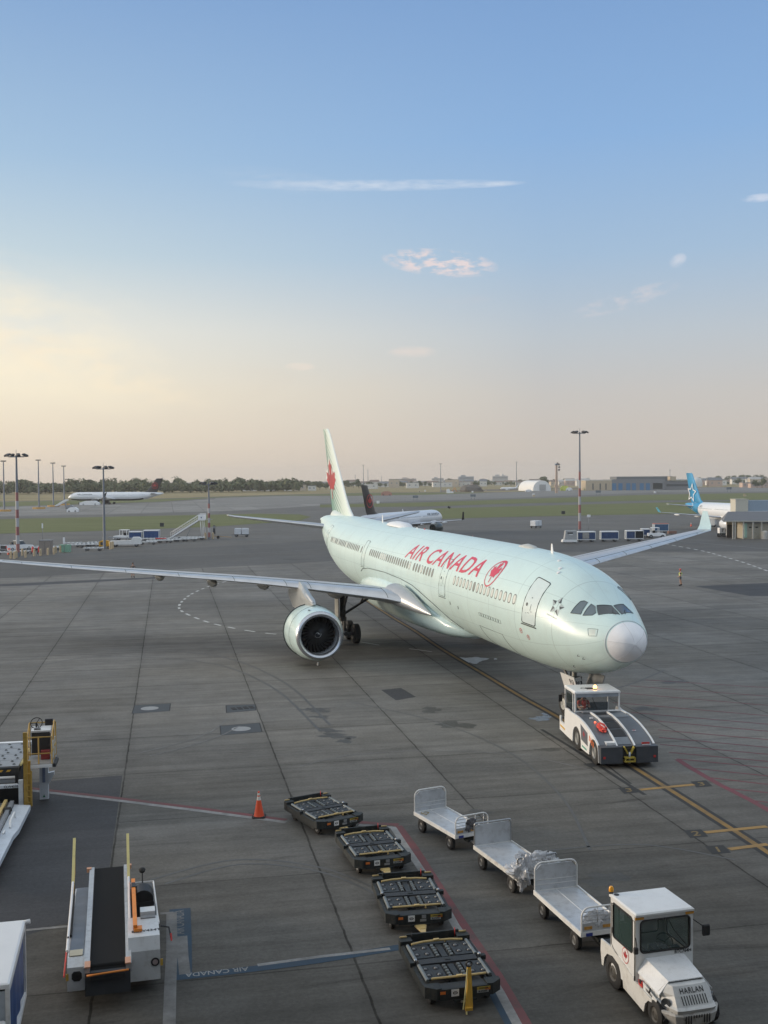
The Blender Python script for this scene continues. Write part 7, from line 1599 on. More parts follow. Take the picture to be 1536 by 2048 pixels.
# pickup seen from behind
def vehicle_wheels(t, xs, y, r_, w_=.22):
    for x in xs:
        for sg in (-1, 1): mb = MB(); wheel(mb, (x, sg*y, r_), r_, w_, GREY, n=16); mb.build('wheel', t)
def pickup(loc, hd, label):
    t = empty('pickup_truck', loc, hd, label=label, cat='pickup'); mb = MB()
    mb.prism([(-2.7, .5), (-2.7, 1.1), (-.3, 1.12), (-.3, 1.1), (.95, 1.12), (1.1, 1.1), (2.4, .98), (2.6, .8), (2.6, .45), (-2.6, .42)], -.92, -.86, WHITEC, 'y'); mb.prism([(-2.7, .5), (-2.7, 1.1), (1.1, 1.1), (2.4, .98), (2.6, .8), (2.6, .45), (-2.6, .42)], .86, .92, WHITEC, 'y')
    mb.box((-1.5, 0, .62), (2.3, 1.7, .05), DARK); mb.prism([(-.3, .5), (-.3, 1.1), (1.1, 1.1), (2.4, .98), (2.6, .8), (2.6, .45)], -.86, .86, WHITEC, 'y'); mb.build('body', t)
    mb = MB(); mb.loft([[Vector((x, y, z_)) for x, y in ((-.25, -.84), (-.25, .84), (1.15, .84), (1.15, -.84))] if z_ < 1.2 else [Vector((x, y, z_)) for x, y in ((-.15, -.70), (-.15, .70), (.65, .70), (.65, -.70))] for z_ in (1.1, 1.68)], GLASS, sm=False); mb.build('window', t)
    mb = MB(); mb.box((.25, 0, 1.70), (.85, 1.44, .05), WHITEC); mb.build('roof', t); mb = MB(); mb.box((-2.72, 0, .82), (.04, 1.4, .5), DARK); mb.build('tailgate', t); mb = MB(); mb.box((-2.78, 0, .48), (.15, 1.7, .16), GREY); mb.build('bumper', t)
    for y in (-.82, .82): mb = MB(); mb.box((-2.73, y, .88), (.05, .16, .4), RED); mb.build('tail_lamp', t)
    vehicle_wheels(t, (-1.6, 1.65), .82, .36); mb = MB(); mb.box((-1.4, -.2, .95), (.8, .7, .5), GREY); mb.box((-.8, .3, 1.15), (.4, .5, .7), DARK); mb.build('load', t); return t
pickup(gp(34, 1102.5), radians(58), 'white pickup with equipment in its open bed behind the left banded mast')
t = empty('white_car', gp(-12, 1104), radians(15), label='white car cut by the left edge behind the wing', cat='car'); mb = MB(); mb.prism([(-2.1, .35), (-2.15, .85), (-1.6, 1.0), (-1.1, 1.42), (.3, 1.45), (1.0, 1.0), (2.0, .85), (2.15, .5), (2.1, .3)], -.85, .85, WHITEC, 'y'); mb.build('body', t); mb = MB(); mb.prism([(-1.45, 1.0), (-1.05, 1.36), (.25, 1.39), (.8, 1.0)], -.86, .86, GLASS, 'y'); mb.build('window', t); vehicle_wheels(t, (-1.35, 1.35), .78, .32)
# low white pallet dollies scattered in rows
def flat_dolly(u, v, hd, label, m=WHITE, L_=3.0, W_=1.7, group='low white dollies parked along the lane'):
    t = empty('pallet_dolly', gp(u, v), hd, label=label, cat='dolly', group=group); mb = MB()
    for sy in (-1, 1): mb.box((0, sy*W_/2, .50), (L_, .10, .14), m)
    for k in range(5): mb.box((-L_/2+.1+(L_-.2)*k/4, 0, .50), (.12, W_-.1, .08), m)
    mb.build('frame', t); mb = MB()
    for k in range(4): mb.cyl((-L_/2+.4+.7*k, -W_/2+.1, .57), (-L_/2+.4+.7*k, W_/2-.1, .57), .05, ROLL, 6)
    mb.build('rollers', t)
    for x in (-L_*.33, L_*.33):
        for sy in (-1, 1): mb = MB(); wheel(mb, (x, sy*.6, .2), .2, .1, GREY, n=10); mb.build('wheel', t)
    return t
fl = flat_dolly(187, 1101.5, .05, 'low white pallet dolly parked apart in front of the yellow machine, nearest of its rows')
for i, (u, v, a) in enumerate(((152, 1095, .2), (168, 1093.5, .1), (186, 1094, .15), (176, 1091.5, .05), (192, 1090, .1), (60, 1101, .1), (75, 1099, .1), (106, 1100, .1), (116, 1099, .2), (10, 1110, .05), (40, 1108, .1), (146, 1091, .1))): copy_tree(fl, loc=gp(u, v), rz=a, label='low white pallet dolly in the crowded rows behind the bollards and cabinet')
for i, (u, v, a) in enumerate(((296, 1089, .1), (310, 1086, .1), (330, 1085.5, .15), (345, 1084, .1), (362, 1083, .1), (378, 1082.5, .1), (394, 1080, .1), (302, 1082, 0), (324, 1081.5, 0))): copy_tree(fl, loc=gp(u, v), rz=a, label='low white pallet dolly in the row at the foot of the passenger stairs')
mb = MB(); mb.box((0, 0, .75), (1.9, .6, .14), RED); mb.build('red_towbar', None, loc=gp(322, 1085), label='red towbar lying among the low dollies below the stairs', cat='towbar')
# yellow machine at the foot of the mast
t = empty('ground_heater', gp(210, 1096.5), .1, label='yellow ground heater at the foot of the plain grey mast', cat='heater'); mb = MB(); YB = mat('heater_yellow', (.62, .33, .03), .5, var=.12, dirt=.3); mb.prism([(-.9, .35), (-.9, 1.1), (-.5, 1.35), (.6, 1.3), (.95, .9), (.95, .35)], -.6, .6, YB, 'y'); mb.build('body', t); mb = MB(); mb.cyl((.7, -.5, .9), (1.0, -.9, .5), .22, YB, 10); mb.build('duct', t); mb = MB(); mb.box((-.3, -.61, .8), (.7, .03, .5), DARK); mb.build('louvre', t); vehicle_wheels(t, (-.6, .6), .5, .22, .12)
# white belt loader and trucks in the middle left group
def far_belt_loader(u, v, hd, label):
    t = empty('belt_loader', gp(u, v), hd, label=label, cat='belt loader'); mb = MB(); mb.prism([(-2.6, .4), (-2.7, 1.3), (-2.2, 1.6), (-1.2, 1.6), (-.9, 1.1), (2.6, 1.0), (2.7, .4)], -.9, .9, WHITE, 'y'); mb.build('body', t)
    mb = MB(); mb.box((.1, 0, 1.45), (5.6, .7, .16), GREY, Matrix.Rotation(-.06, 3, 'Y')); mb.build('conveyor', t); mb = MB(); mb.box((-1.7, -.91, .95), (.8, .02, .5), DARK); mb.build('engine_grille', t)
    mb = MB(); mb.box((-2.72, .3, 1.0), (.03, .8, .3), GLASS); mb.build('front_screen', t); vehicle_wheels(t, (-1.8, 1.7), .75, .33); return t
far_belt_loader(252, 1093, pi+.15, 'white belt loader in front of the blue curtained carts, left of the stairs'); 
def far_tractor(u, v, hd, label, sc=1.0):
    t = empty('baggage_tractor', gp(u, v), hd, label=label, cat='tractor'); t.scale = (sc, sc, sc); mb = MB(); mb.prism([(-1.5, .4), (-1.5, .9), (-.6, .95), (.6, .95), (1.6, .85), (1.7, .4)], -.75, .75, WHITEC, 'y'); mb.build('body', t)
    mb = MB()
    for x in (-.85, .45):
        for y in (-.68, .68): mb.box((x, y, 1.42), (.09, .09, .95), WHITEC)
    mb.box((-.2, 0, 1.92), (1.5, 1.5, .08), WHITEC); mb.build('cab', t); mb = MB(); mb.box((.45, 0, 1.45), (.03, 1.3, .8), TGL); mb.box((-.85, 0, 1.45), (.03, 1.3, .8), TGL); mb.build('windshield', t); mb = MB(); mb.box((-.4, 0, 1.15), (.4, .9, .5), BLACK); mb.build('seat', t); vehicle_wheels(t, (-1.0, 1.1), .68, .32); return t
far_tractor(247, 1081, pi-.1, 'small white baggage tractor at the left end of the two blue curtained carts', 1.05)
covered_cart('covered_baggage_cart', gp(272, 1081), .05, 2.45, 1.6, 1.75, 'white covered cart with dark blue curtain right behind the small tractor', zb=.5)
covered_cart('covered_baggage_cart', gp(304, 1081), .05, 2.9, 1.6, 2.0, 'taller white covered cart with dark blue curtain left of the passenger stairs', zb=.5)
# passenger stairs
b0 = gp(341, 1079.5); Y = b0.y+1.0; topP = atd(398, 1040, Y); bx = atd(411, 1078, Y)
t = empty('passenger_stairs', (b0.x, Y, 0), 0, label='white mobile passenger stairs with raised top platform beside the banded mast', cat='stairs')
dx = topP.x-b0.x; dz = topP.z; a = atan2(dz-.4, dx); Ls = sqrt(dx*dx+(dz-.4)**2); Rm = Matrix.Rotation(-a, 3, 'Y')
mb = MB()
for y in (-.85, .85): mb.box((dx/2, y, .4+(dz-.4)/2), (Ls, .10, .30), WHITEC, Rm)
mb.box((dx/2, 0, .25+(dz-.4)/2), (Ls, 1.5, .06), DARK, Rm)
for k in range(20): mb.box((dx*k/20+.1, 0, .55+(dz-.4)*k/20), (.26, 1.6, .04), GREY)
mb.build('flight', t)
for y in (-.85, .85): mb = MB(); mb.tube([(0, y, 1.4), (dx, y, dz+1.0)], .03, WHITEC, n=5); mb.tube([(0, y, .9), (dx, y, dz+.5)], .02, WHITEC, n=5); [mb.cyl((dx*k/8, y, .5+(dz-.4)*k/8), (dx*k/8, y, 1.4+(dz-.4)*k/8), .02, WHITEC, 5) for k in range(9)]; mb.build('handrail', t)
mb = MB(); mb.box((dx+.6, 0, dz), (1.3, 1.9, .12), WHITEC); mb.box((dx+.6, -.92, dz+.55), (1.2, .05, 1.0), WHITEC); mb.box((dx+.6, .92, dz+.55), (1.2, .05, 1.0), WHITEC); mb.tube([(dx+.1, -.92, dz+1.2), (dx+1.2, -.92, dz+1.2), (dx+1.2, .92, dz+1.2), (dx+.1, .92, dz+1.2)], .03, WHITEC, n=5); mb.box((dx+.6, -.95, dz+.5), (.18, .02, .25), BLUE); mb.box((dx+1.9, 0, dz+.1), (1.3, 1.0, .06), GREY); mb.build('top_platform', t)
mb = MB()
for x in (dx+.6, dx+1.1):
    for y in (-.8, .8): mb.cyl((x, y, .4), (x-.25, y, dz), .06, WHITEC, 6)
mb.cyl((dx*.55, -.5, .4), (dx*.72, -.5, dz*.6), .06, GREY, 6); mb.box((dx*.6, 0, .42), (dx*1.15, 1.3, .14), WHITEC); mb.build('chassis', t); vehicle_wheels(t, (dx*.3, dx*1.1), .7, .24, .15)
# wheeled air start unit and towbar by the mast
mb = MB(); mb.tube([(0, 0, .5), (1.2, 0, .45), (3.6, -.2, .3)], .07, mat('tow_brown', (.38, .26, .14), .7), n=6); mb.cyl((1.0, -.2, .3), (1.0, .2, .3), .28, BLACK, 12); mb.build('aircraft_towbar', None, loc=gp(426, 1077.5), label='brown wheeled towbar lying right of the banded mast', cat='towbar')
mb = MB(); mb.box((0, 0, .9), (.45, .3, 1.8), DARK); mb.box((0, -.16, 1.45), (.4, .02, .5), GREY); mb.build('information_panel', None, loc=gp(428.5, 1068), label='narrow dark upright panel behind the brown towbar', cat='panel')
def unit_cart(u, v, label, hd=.03):
    t = empty('container_cart', gp(u, v), hd, label=label, cat='cart'); mb = MB(); mb.box((0, 0, .45), (2.9, 1.4, .12), DARK); mb.box((-1.7, 0, .4), (.6, .08, .06), DARK); mb.build('chassis', t)
    for x in (-.72, .72): mb = MB(); mb.loft([[Vector((x+a, b_, z_)) for a, b_ in ((-.66, -.65), (.66, -.65), (.66, .65), (-.66, .65))] for z_ in (.52, 1.55)]+[[Vector((x+a, b_, 1.7)) for a, b_ in ((-.58, -.6), (.58, -.6), (.58, .6), (-.58, .6))]], mat('container_white', (.58, .60, .62), .5, var=.08, dirt=.3), sm=False); mb.build('container', t)
    vehicle_wheels(t, (-1.0, 1.0), .55, .24, .12)
unit_cart(483.5, 1073.5, 'two pale containers on a dark dolly right of the banded mast, alone on the lane'); unit_cart(1072, 1056, 'two white containers on a dark dolly alone on the lane above the airliner back', .9)
mb = MB(); mb.box((0, 0, .5), (.9, .5, .9), DARK); mb.cyl((0, 0, 0), (0, 0, .2), .1, DARK, 6); mb.build('taxiway_marker', None, loc=gp(324, 1053.5), label='small black marker box in the grass above the passenger stairs', cat='marker')
mb = MB(); mb.box((0, 0, .6), (1.1, .4, .9), DARK); mb.cyl((0, 0, 0), (0, 0, .3), .1, DARK, 6); mb.build('taxiway_marker', None, loc=gp(1126.5, 1029), label='small black marker box in the grass left of the tallest mast', cat='marker')
mb = MB(); mb.box((0, 0, .6), (1.0, .4, .7), DARK, Matrix.Rotation(.3, 3, 'Y')); mb.cyl((0, 0, 0), (0, 0, .4), .1, DARK, 6); mb.build('taxiway_marker', None, loc=gp(898, 1018), label='small black marker box in the grass right of the black tailed jet nose', cat='marker')
# the row of covered carts right of the mast
t = empty('ground_power_unit', gp(1139, 1086), 0, label='grey wedge shaped ground power unit at the left end of the covered carts', cat='power unit')
mb = MB(); mb.prism([(-1.0, .5), (-.85, 1.3), (-.75, 2.15), (1.15, 2.2), (1.2, .5)], -.7, .7, mat('gpu_grey', (.34, .35, .35), .5, dirt=.3), 'y'); mb.build('housing', t); mb = MB(); mb.prism([(-1.35, .2), (-1.2, .62), (1.15, .62), (1.25, .2)], -.8, .8, WHITE, 'y'); mb.build('skirt', t); mb = MB(); mb.box((-.0, -.71, 1.75), (.95, .02, .22), TEXTBLK); mb.box((.15, -.712, 1.5), (.6, .02, .10), WHITEC); mb.build('panel', t); vehicle_wheels(t, (-.8, .8), .6, .22, .14)
def lane_cart(u0, u1, vb, vt, label, variant):
    a_, b_ = gp(u0, vb), gp(u1, vb); w_ = (b_-a_).length; mid = (a_+b_)/2; h_ = atd(u0, vt, mid.y).z
    c = covered_cart('covered_baggage_cart', mid+Vector((0, .75, 0)), 0, w_, 1.5, h_, label, 'covered baggage carts parked in a row', zb=.42, blue=mat('curtain_blue', (.03, .06, .14), .6, var=.3))
    if variant == 1: mb = MB(); mb.box((-.05*w_, -.78, (.42+h_)/2), (.36*w_, .03, h_-.75), mat('grey_curtain', (.30, .29, .27), .7, var=.15)); mb.build('tied_curtain', c)
    if variant == 2: mb = MB(); mb.box((0, -.765, (.42+h_)/2), (.10, .03, h_-.6), WHITE); mb.build('divider', c); mb = MB(); mb.box((.25*w_, -.735, (.42+h_)/2), (.46*w_, .03, h_-.66), mat('cart_inside', (.02, .022, .025), .8)); mb.build('open_side', c)
lane_cart(1155, 1192, 1084, 1063, 'covered cart with tied back grey curtain, next to the grey power unit', 1); lane_cart(1202, 1238, 1083, 1062.5, 'covered cart with closed blue curtain between two others in the row', 0); lane_cart(1252.5, 1288, 1082, 1061, 'covered cart with one open dark half and centre post, right end of the row', 2)
lane_cart(1284, 1301, 1075, 1057.5, 'narrow white covered cart directly behind the white tractor by the far wing', 0)
far_tractor(1312, 1076, -.1, 'white baggage tractor with open cab just above the far wing', 1.0)
t = covered_cart('covered_baggage_cart', gp(1321, 1066), .03, 2.9, 1.6, 1.95, 'blue sided cart with red roof edge behind the white tractor by the far wing', blue=mat('mid_blue_sheet', (.05, .11, .20), .6), roof=mat('red_roof', (.40, .10, .07), .6))
mb = MB(); mb.box((0, 0, .35), (1.6, 1.0, .5), mat('rust_crate', (.22, .12, .09), .8, var=.2)); mb.build('pallet_stack', None, loc=gp(1344, 1068), label='low reddish pallet stack right of the blue sided cart', cat='pallets')
cone(gp(945.5, 1081), .9, 'orange cone seen just above the airliner back', 'far traffic cones'); cone(gp(1382, 1053), .9, 'tiny orange cone on the lane left of the docked airliner', 'far traffic cones'); cone(gp(896, 1073), .9, 'tiny orange cone near the dark engine of the black tailed jet', 'far traffic cones')
# ---------------------------------------------------------------- gate building and jet bridge at the right edge
Yb = gp(1450, 1078).y; SW = mat('shed_wall', (.42, .38, .29), .8, var=.06, dirt=.2); SR = mat('shed_roof', (.14, .145, .155), .7, var=.08); SPO = mat('shed_post', (.40, .38, .33), .6)
def X_(u, Y): return atd(u, 1000, Y).x
def Z_(u, v, Y): return atd(u, v, Y).z
t = empty('gate_building', (X_(1470, Yb), Yb, 0), 0, label='low beige gate building with dark sloping roof and posts at the right edge', cat='building'); ox = X_(1470, Yb)
ev = Z_(1450, 1041, Yb); rg_ = Z_(1475, 1023, Yb+5)
mb = MB(); x0, x1, x2 = X_(1445, Yb)-ox, X_(1520, Yb)-ox, X_(1700, Yb)-ox
mb.add([(x0, -.6, ev), (x1, -.9, ev-.05), (x2, -.9, ev-.05), (x2, 5, rg_), (x0+2.6, 5, rg_)], [(0, 1, 2, 3, 4)], SR); mb.add([(x0, -.6, ev-.22), (x1, -.9, ev-.27), (x2, -.9, ev-.27), (x2, 9, ev-.2), (x0+2.6, 9, ev-.2)], [(4, 3, 2, 1, 0)], SR); mb.add([(x0, -.6, ev), (x0, -.6, ev-.22), (x1, -.9, ev-.27), (x1, -.9, ev-.05)], [(0, 1, 2, 3)], SPO); mb.add([(x0+2.6, 5, rg_), (x2, 5, rg_), (x2, 9, ev), (x0+2.6, 9, ev)], [(0, 1, 2, 3)], SR); mb.add([(x1, -.9, ev-.05), (x1, -.9, ev-.27), (x2, -.9, ev-.27), (x2, -.9, ev-.05)], [(0, 1, 2, 3)], SPO)
mb.add([(x0, -.6, ev-.1), (x0+2.6, 5, rg_), (x0+2.6, 9, ev)], [(0, 1, 2)], SR); mb.build('roof', t, fix=False)
mb = MB(); xm = X_(1489, Yb)-ox; mb.box(((xm+x2)/2, 3.2, (ev-.2)/2), (x2-xm, 6, ev-.2), SW); mb.box(((xm+x2)/2, .17, ev-.45), (x2-xm+.2, .06, .30), GREY); mb.build('wall', t)
mb = MB(); mb.box((X_(1479, Yb)-ox, 4.5, ev*.36), (1.7, .3, ev*.72), mat('shed_inside', (.06, .055, .05), .8)); mb.box((X_(1479, Yb)-ox, 4.4, ev*.84), (1.9, .3, ev*.25), SW); mb.build('back_wall', t)
for u in (1466, 1470.5, 1487, 1506, 1523.5, 1541): mb = MB(); mb.box((X_(u, Yb-.7)-ox, -.7, (ev-.3)/2), (.20, .20, ev-.3), SPO); mb.build('post', t)
for u in (1500, 1513): mb = MB(); mb.box((X_(u, Yb)-ox, .15, ev*.45), (1.0, .06, ev*.72), mat('shed_door', (.36, .33, .26), .7)); mb.box((X_(u, Yb)-ox+.1, .10, ev*.62), (.45, .06, .25), TEXTBLK); mb.build('door', t)
mb = MB(); mb.box((X_(1492, Yb)-ox, .1, ev*.45), (.45, .15, ev*.78), mat('mint_panel', (.30, .46, .37), .6)); mb.build('mint_panel', t)
mb = MB(); mb.cyl((X_(1529, Yb-1)-ox, -1.2, 0), (X_(1529, Yb-1)-ox, -1.2, 1.3), .55, mat('pale_concrete', (.42, .40, .36), .8), 14); mb.rev([(1.3, .55), (1.5, .3), (1.55, 0)], mat('pale_concrete', (.42, .40, .36)), (X_(1529, Yb-1)-ox, -1.2, 0), (0, 0, 1), 14); mb.build('concrete_drum', None, loc=(ox, Yb, 0), label='pale concrete drum standing in front of the gate building posts', cat='drum')
Yj = 212; t = empty('jet_bridge', (X_(1470, Yj), Yj, 0), 0, label='jet bridge with beige end cab and blue grey tunnel above the gate building', cat='jet bridge'); ox = X_(1470, Yj)
z0, z1 = Z_(1480, 1025, Yj), Z_(1480, 999, Yj); xe = X_(1495, Yj)-ox; mb = MB(); mb.box((xe/2, 1.2, (z0+z1)/2), (xe, 3.2, z1-z0), mat('bridge_beige', (.52, .50, .42), .6, var=.04)); mb.box((xe/2, 1.2, z1+.04), (xe+.2, 3.4, .10), mat('bridge_beige', (.52, .50, .42))); mb.build('end_cab', t)
mb = MB(); xr = X_(1750, Yj)-ox; mb.box(((xe+xr)/2, 1.3, (z0+z1)/2-.05), (xr-xe, 2.7, z1-z0-.35), mat('bridge_tunnel', (.26, .33, .40), .5, var=.06)); mb.box(((xe+xr)/2, -.08, z0+.16), (xr-xe, .12, .16), WHITEC); mb.build('tunnel', t)
mb = MB(); mb.box((xe*.5, 1.2, z0/2), (.8, .8, z0), GREY); mb.box((xe*.5, 1.2, .5), (2.6, 1.6, .5), DARK); mb.build('support_leg', t)
# unit 7 box cart and white fairing beside the building
t = empty('equipment_cart', gp(1443, 1073.5), .1, label='small white box cart numbered 7 under the engine of the docked airliner', cat='cart'); mb = MB(); mb.box((0, 0, 1.2), (1.15, 1.0, 1.0), WHITEC); mb.box((0, 0, .6), (1.3, 1.1, .14), DARK); mb.build('box', t); mb = MB(); place_text(mb, '7', .8, TEXTBLK, lambda x, y: (x, -.51, 1.2+y), bold=.02); mb.build('number', t, fix=False); vehicle_wheels(t, (-.45, .45), .45, .25, .12)
t = empty('air_conditioning_unit', gp(1459, 1073), 0, label='tall white narrow unit left of the gate building posts', cat='unit'); mb = MB(); mb.box((0, 0, 1.55), (.95, .9, 2.0), WHITEC, taper=(.95, 1)); mb.build('casing', t); mb = MB(); mb.box((-.3, 0, .35), (.5, .7, .45), WHITE); mb.build('duct', t)
t = empty('service_van', gp(1423, 1053), 1.2, label='white service van under the wing of the docked airliner', cat='van'); mb = MB(); mb.prism([(-2.2, .4), (-2.2, 1.9), (1.2, 1.9), (1.7, 1.1), (2.4, .95), (2.4, .4)], -.9, .9, WHITE, 'y'); mb.build('body', t); mb = MB(); mb.prism([(.9, 1.2), (1.15, 1.75), (1.22, 1.75), (1.62, 1.2)], -.91, .91, GLASS, 'y'); mb.build('window', t); vehicle_wheels(t, (-1.4, 1.5), .8, .34)
# ---------------------------------------------------------------- far side buildings
BEI = mat('beige_brick', (.46, .38, .27), .85, var=.08); BGR = mat('grey_cladding', (.20, .205, .21), .7, var=.08); BDR = mat('blue_door', (.05, .16, .30), .5, var=.1); RWH = mat('roof_white', (.62, .60, .56), .7)
def wbox(mb, u0, u1, vb, vt, Y, D, m, z0=0.0):
    xa, xb = X_(u0, Y), X_(u1, Y); z1 = Z_((u0+u1)/2, vt, Y); mb.box(((xa+xb)/2, Y+D/2, (z0+z1)/2), (xb-xa, D, z1-z0), m); return xa, xb, z1
Yf = gp(1200, 981).y
t = empty('fire_station', (0, 0, 0), 0, label='long airport building, beige left part and grey right part with blue doors', cat='building')
mb = MB(); wbox(mb, 1171.5, 1223.5, 981, 961.5, Yf, 30, BEI); wbox(mb, 1171, 1224, 981, 960.8, Yf-.1, 30.3, mat('coping', (.50, .45, .36), .8), z0=Z_(1200, 961.6, Yf)); mb.build('beige_wing', t)
mb = MB(); wbox(mb, 1223.5, 1330, 981, 958.5, Yf+.2, 34, BGR); wbox(mb, 1233, 1345, 981, 952.8, Yf+14, 26, mat('roof_grey', (.14, .15, .155), .7)); wbox(mb, 1330, 1383, 981, 962.5, Yf+4, 20, BGR); wbox(mb, 1340, 1352, 981, 953, Yf+2, 8, BEI, Z_(1340, 961, Yf)); wbox(mb, 1352, 1380, 981, 958.5, Yf+2, 8, RWH, Z_(1340, 960.5, Yf)); mb.build('grey_wing', t)
for u in (1186, 1200.5, 1212): mb = MB(); wbox(mb, u-1.3, u+1.3, 981, 967, Yf-.15, .3, mat('slot_window', (.10, .10, .10), .5), .6); mb.build('window', t)
for u in (1228.5, 1241, 1256.5, 1268, 1283.5, 1296): mb = MB(); wbox(mb, u-4, u+4, 981, 966.5, Yf+.0, .4, BDR); mb.build('door', t)
mb = MB(); wbox(mb, 1306, 1325, 981, 966, Yf+.0, .4, GLASS, 1.0); wbox(mb, 1333, 1378, 981, 968, Yf+3.8, .4, mat('strip_window', (.05, .06, .07), .3), 3); mb.build('glazed_front', t)
t = empty('arched_hangar', (0, 0, 0), 0, label='white arched fabric hangar left of the beacon tower', cat='hangar'); Yh = gp(1075, 982).y; xa, xb = X_(1066, Yh), X_(1102, Yh); cx = (xa+xb)/2; hw = (xb-xa)/2; hz = Z_(1080, 961, Yh)
HW = mat('hangar_fabric', (.72, .72, .70), .6, var=.03); mb = MB(); sh = Vector((-8.2, 30, 0)); arc = [Vector((cx+hw*cos(a), Yh, hz*sin(a)**.85)) for a in [pi*k/24 for k in range(25)]]
for v_ in arc: v_.z = max(v_.z, 0)
mb.loft([arc, [p_+sh for p_ in arc]], HW, closed=False, cap=False); mb.add(arc, [tuple(range(25))], HW); mb.build('shell', t); mb = MB(); mb.box((cx+.5, Yh-.15, 2.8), (hw*.72, .3, 5.0), mat('hangar_door', (.36, .36, .35), .6)); mb.build('door', t)
t = empty('blast_fence', (0, 0, 0), 0, label='red and white striped barrier in front of the grey station', cat='barrier'); Yr = gp(1360, 978).y; n_ = 13; xa, xb = X_(1346, Yr), X_(1380, Yr); z1 = Z_(1360, 966.5, Yr)
mb = MB(); 
for k in range(n_): mb.box((xa+(xb-xa)*(k+.5)/n_, Yr, (z1+.8)/2), ((xb-xa)/n_, .5, z1-.8), mat('stripe_red', (.55, .06, .05), .6) if k % 2 == 0 else WHITEC)
mb.build('striped_panel', t); mb = MB(); mb.box(((xa+xb)/2, Yr, .4), (xb-xa+.6, 1.0, .8), BEI); mb.build('footing', t)
mb = MB(); Yd = 1150; p_ = atd(1393, 966, Yd); mb.rev([(-5, 6.0), (0, 6.4), (3, 5.6), (5.2, 3.6), (6.4, 0)], mat('radome_pale', (.55, .55, .53), .6), (0, 0, 0), (0, 0, 1), 20); mb.cyl((0, 0, -p_.z), (0, 0, -4.5), 3, GREY, 12); mb.build('radar_dome', None, loc=p_, label='pale radar dome partly hidden behind the sky blue tail', cat='dome')
def apartment(u0, u1, vt, Y, label, fl=6, m=None, cut=None):
    t = empty('apartment_block', (X_((u0+u1)/2, Y), Y, 0), 0, label=label, cat='building', group='apartment blocks on the skyline'); w_ = X_(u1, Y)-X_(u0, Y); h_ = Z_(u0, vt, Y); m = m or mat('block_pale', (.52, .50, .47), .8, var=.05)
    mb = MB(); mb.box((0, 7, h_/2), (w_, 14, h_), m); mb.box((-w_*.18, 6, h_+1.2), (w_*.3, 10, 2.6), m); mb.build('wall', t)
    hh = h_-12
    for k in range(fl):
        mb = MB(); mb.box((0, -.2, h_-2.2-k*hh/fl), (w_*.94, .4, hh/fl*.42), mat('block_window', (.20, .22, .24), .4)); mb.build('window_band', t)
    for x in (-.3, .02, .3): mb = MB(); mb.box((x*w_, -.9, h_-hh/2-1), (w_*.10, 1.6, hh*.95), m); mb.build('balcony_stack', t)
apartment(985, 1016, 952, 1900, 'wide pale apartment block above the business jet on the skyline', 5); apartment(917, 948, 953, 1900, 'pale grey apartment block left of the wide one on the skyline', 5, mat('block_grey', (.38, .39, .40), .8)); apartment(864, 888, 956.5, 2100, 'low pale apartment block behind the far mast right of the black tail', 3); apartment(799, 833, 957.5, 2100, 'pinkish apartment block above the black tailed jet roof', 3, mat('block_pink', (.52, .45, .40), .8)); apartment(1003, 1012, 950.8, 2000, 'short stair tower on top of the wide pale block', 4)
HM = [mat('house_white', (.62, .60, .55), .8, var=.04), mat('house_beige', (.50, .42, .32), .8, var=.05), mat('house_pink', (.48, .36, .29), .8, var=.05)]; RM_ = [mat('roof_brown', (.20, .15, .12), .8), mat('roof_slate', (.17, .18, .19), .8), mat('roof_light', (.45, .43, .40), .8)]
r = random.Random(11)
def house(u, v0, w_, h_, Y, label, mi, ri, group, flat=False):
    x = X_(u, Y); zb = 0; t = empty('house', (x, Y, 0), r.uniform(-.2, .2), label=label, cat='house', group=group); mb = MB(); mb.box((0, 4, h_/2), (w_, 8, h_), HM[mi]); mb.build('wall', t); mb = MB()
    if flat: mb.box((0, 4, h_+.15), (w_+.4, 8.4, .3), RM_[ri])
    else: mb.prism([(-.4, h_), (4, h_+h_*.45), (8.4, h_)], -w_/2-.3, w_/2+.3, RM_[ri], 'x')
    mb.build('roof', t); 
    for k in range(max(2, int(w_/5))): mb = MB(); mb.box((-w_/2+(k+.5)*w_/max(2, int(w_/5)), -.06, h_*.55), (1.4, .12, 1.3), mat('block_window', (.2, .22, .24))); mb.build('window', t)
G1, G2, G3 = 'long low white sheds beyond the runway', 'small houses among the trees on the horizon', 'houses on the slope at the right horizon'
for u0, u1, Y, h_, mi, ri in ((484, 511, 1010, 4.2, 0, 2), (518, 529, 1010, 4.2, 0, 0), (532, 550, 1000, 4.2, 0, 2), (568, 582, 1010, 5, 0, 1), (586, 612, 1020, 5.5, 1, 0), (616, 632, 1020, 4.5, 0, 1), (729, 754, 1150, 5, 0, 2), (778, 799, 1250, 10, 1, 1), (813, 838, 1200, 6, 0, 1), (866, 905, 1300, 5.5, 0, 2), (890, 917, 1330, 9, 1, 1), (905, 941, 1340, 5.5, 0, 2)):
    house((u0+u1)/2, 0, X_(u1, Y)-X_(u0, Y), h_, Y, 'long low pale shed in the strip of buildings beyond the runway', mi, ri, G1, True)
for k in range(26):
    u = 560+k*24+r.uniform(-8, 8); Y = r.uniform(1350, 1650)
    if 640 < u < 700: continue
    house(u, 0, r.uniform(9, 17), r.uniform(4, 6.5), Y, 'small pale house half hidden by trees on the horizon', r.choice((0, 0, 1, 2)), r.choice((0, 1)), G2)
for k in range(26):
    u = 1392+k*6.2+r.uniform(-3, 3); Y = r.uniform(1050, 1900)
    house(u, 0, r.uniform(8, 22), r.uniform(3.5, 7), Y, 'low pale house on the crowded horizon right of the blue tail', r.choice((0, 1, 2, 2)), r.choice((0, 1, 2)), G3, r.random() < .4)
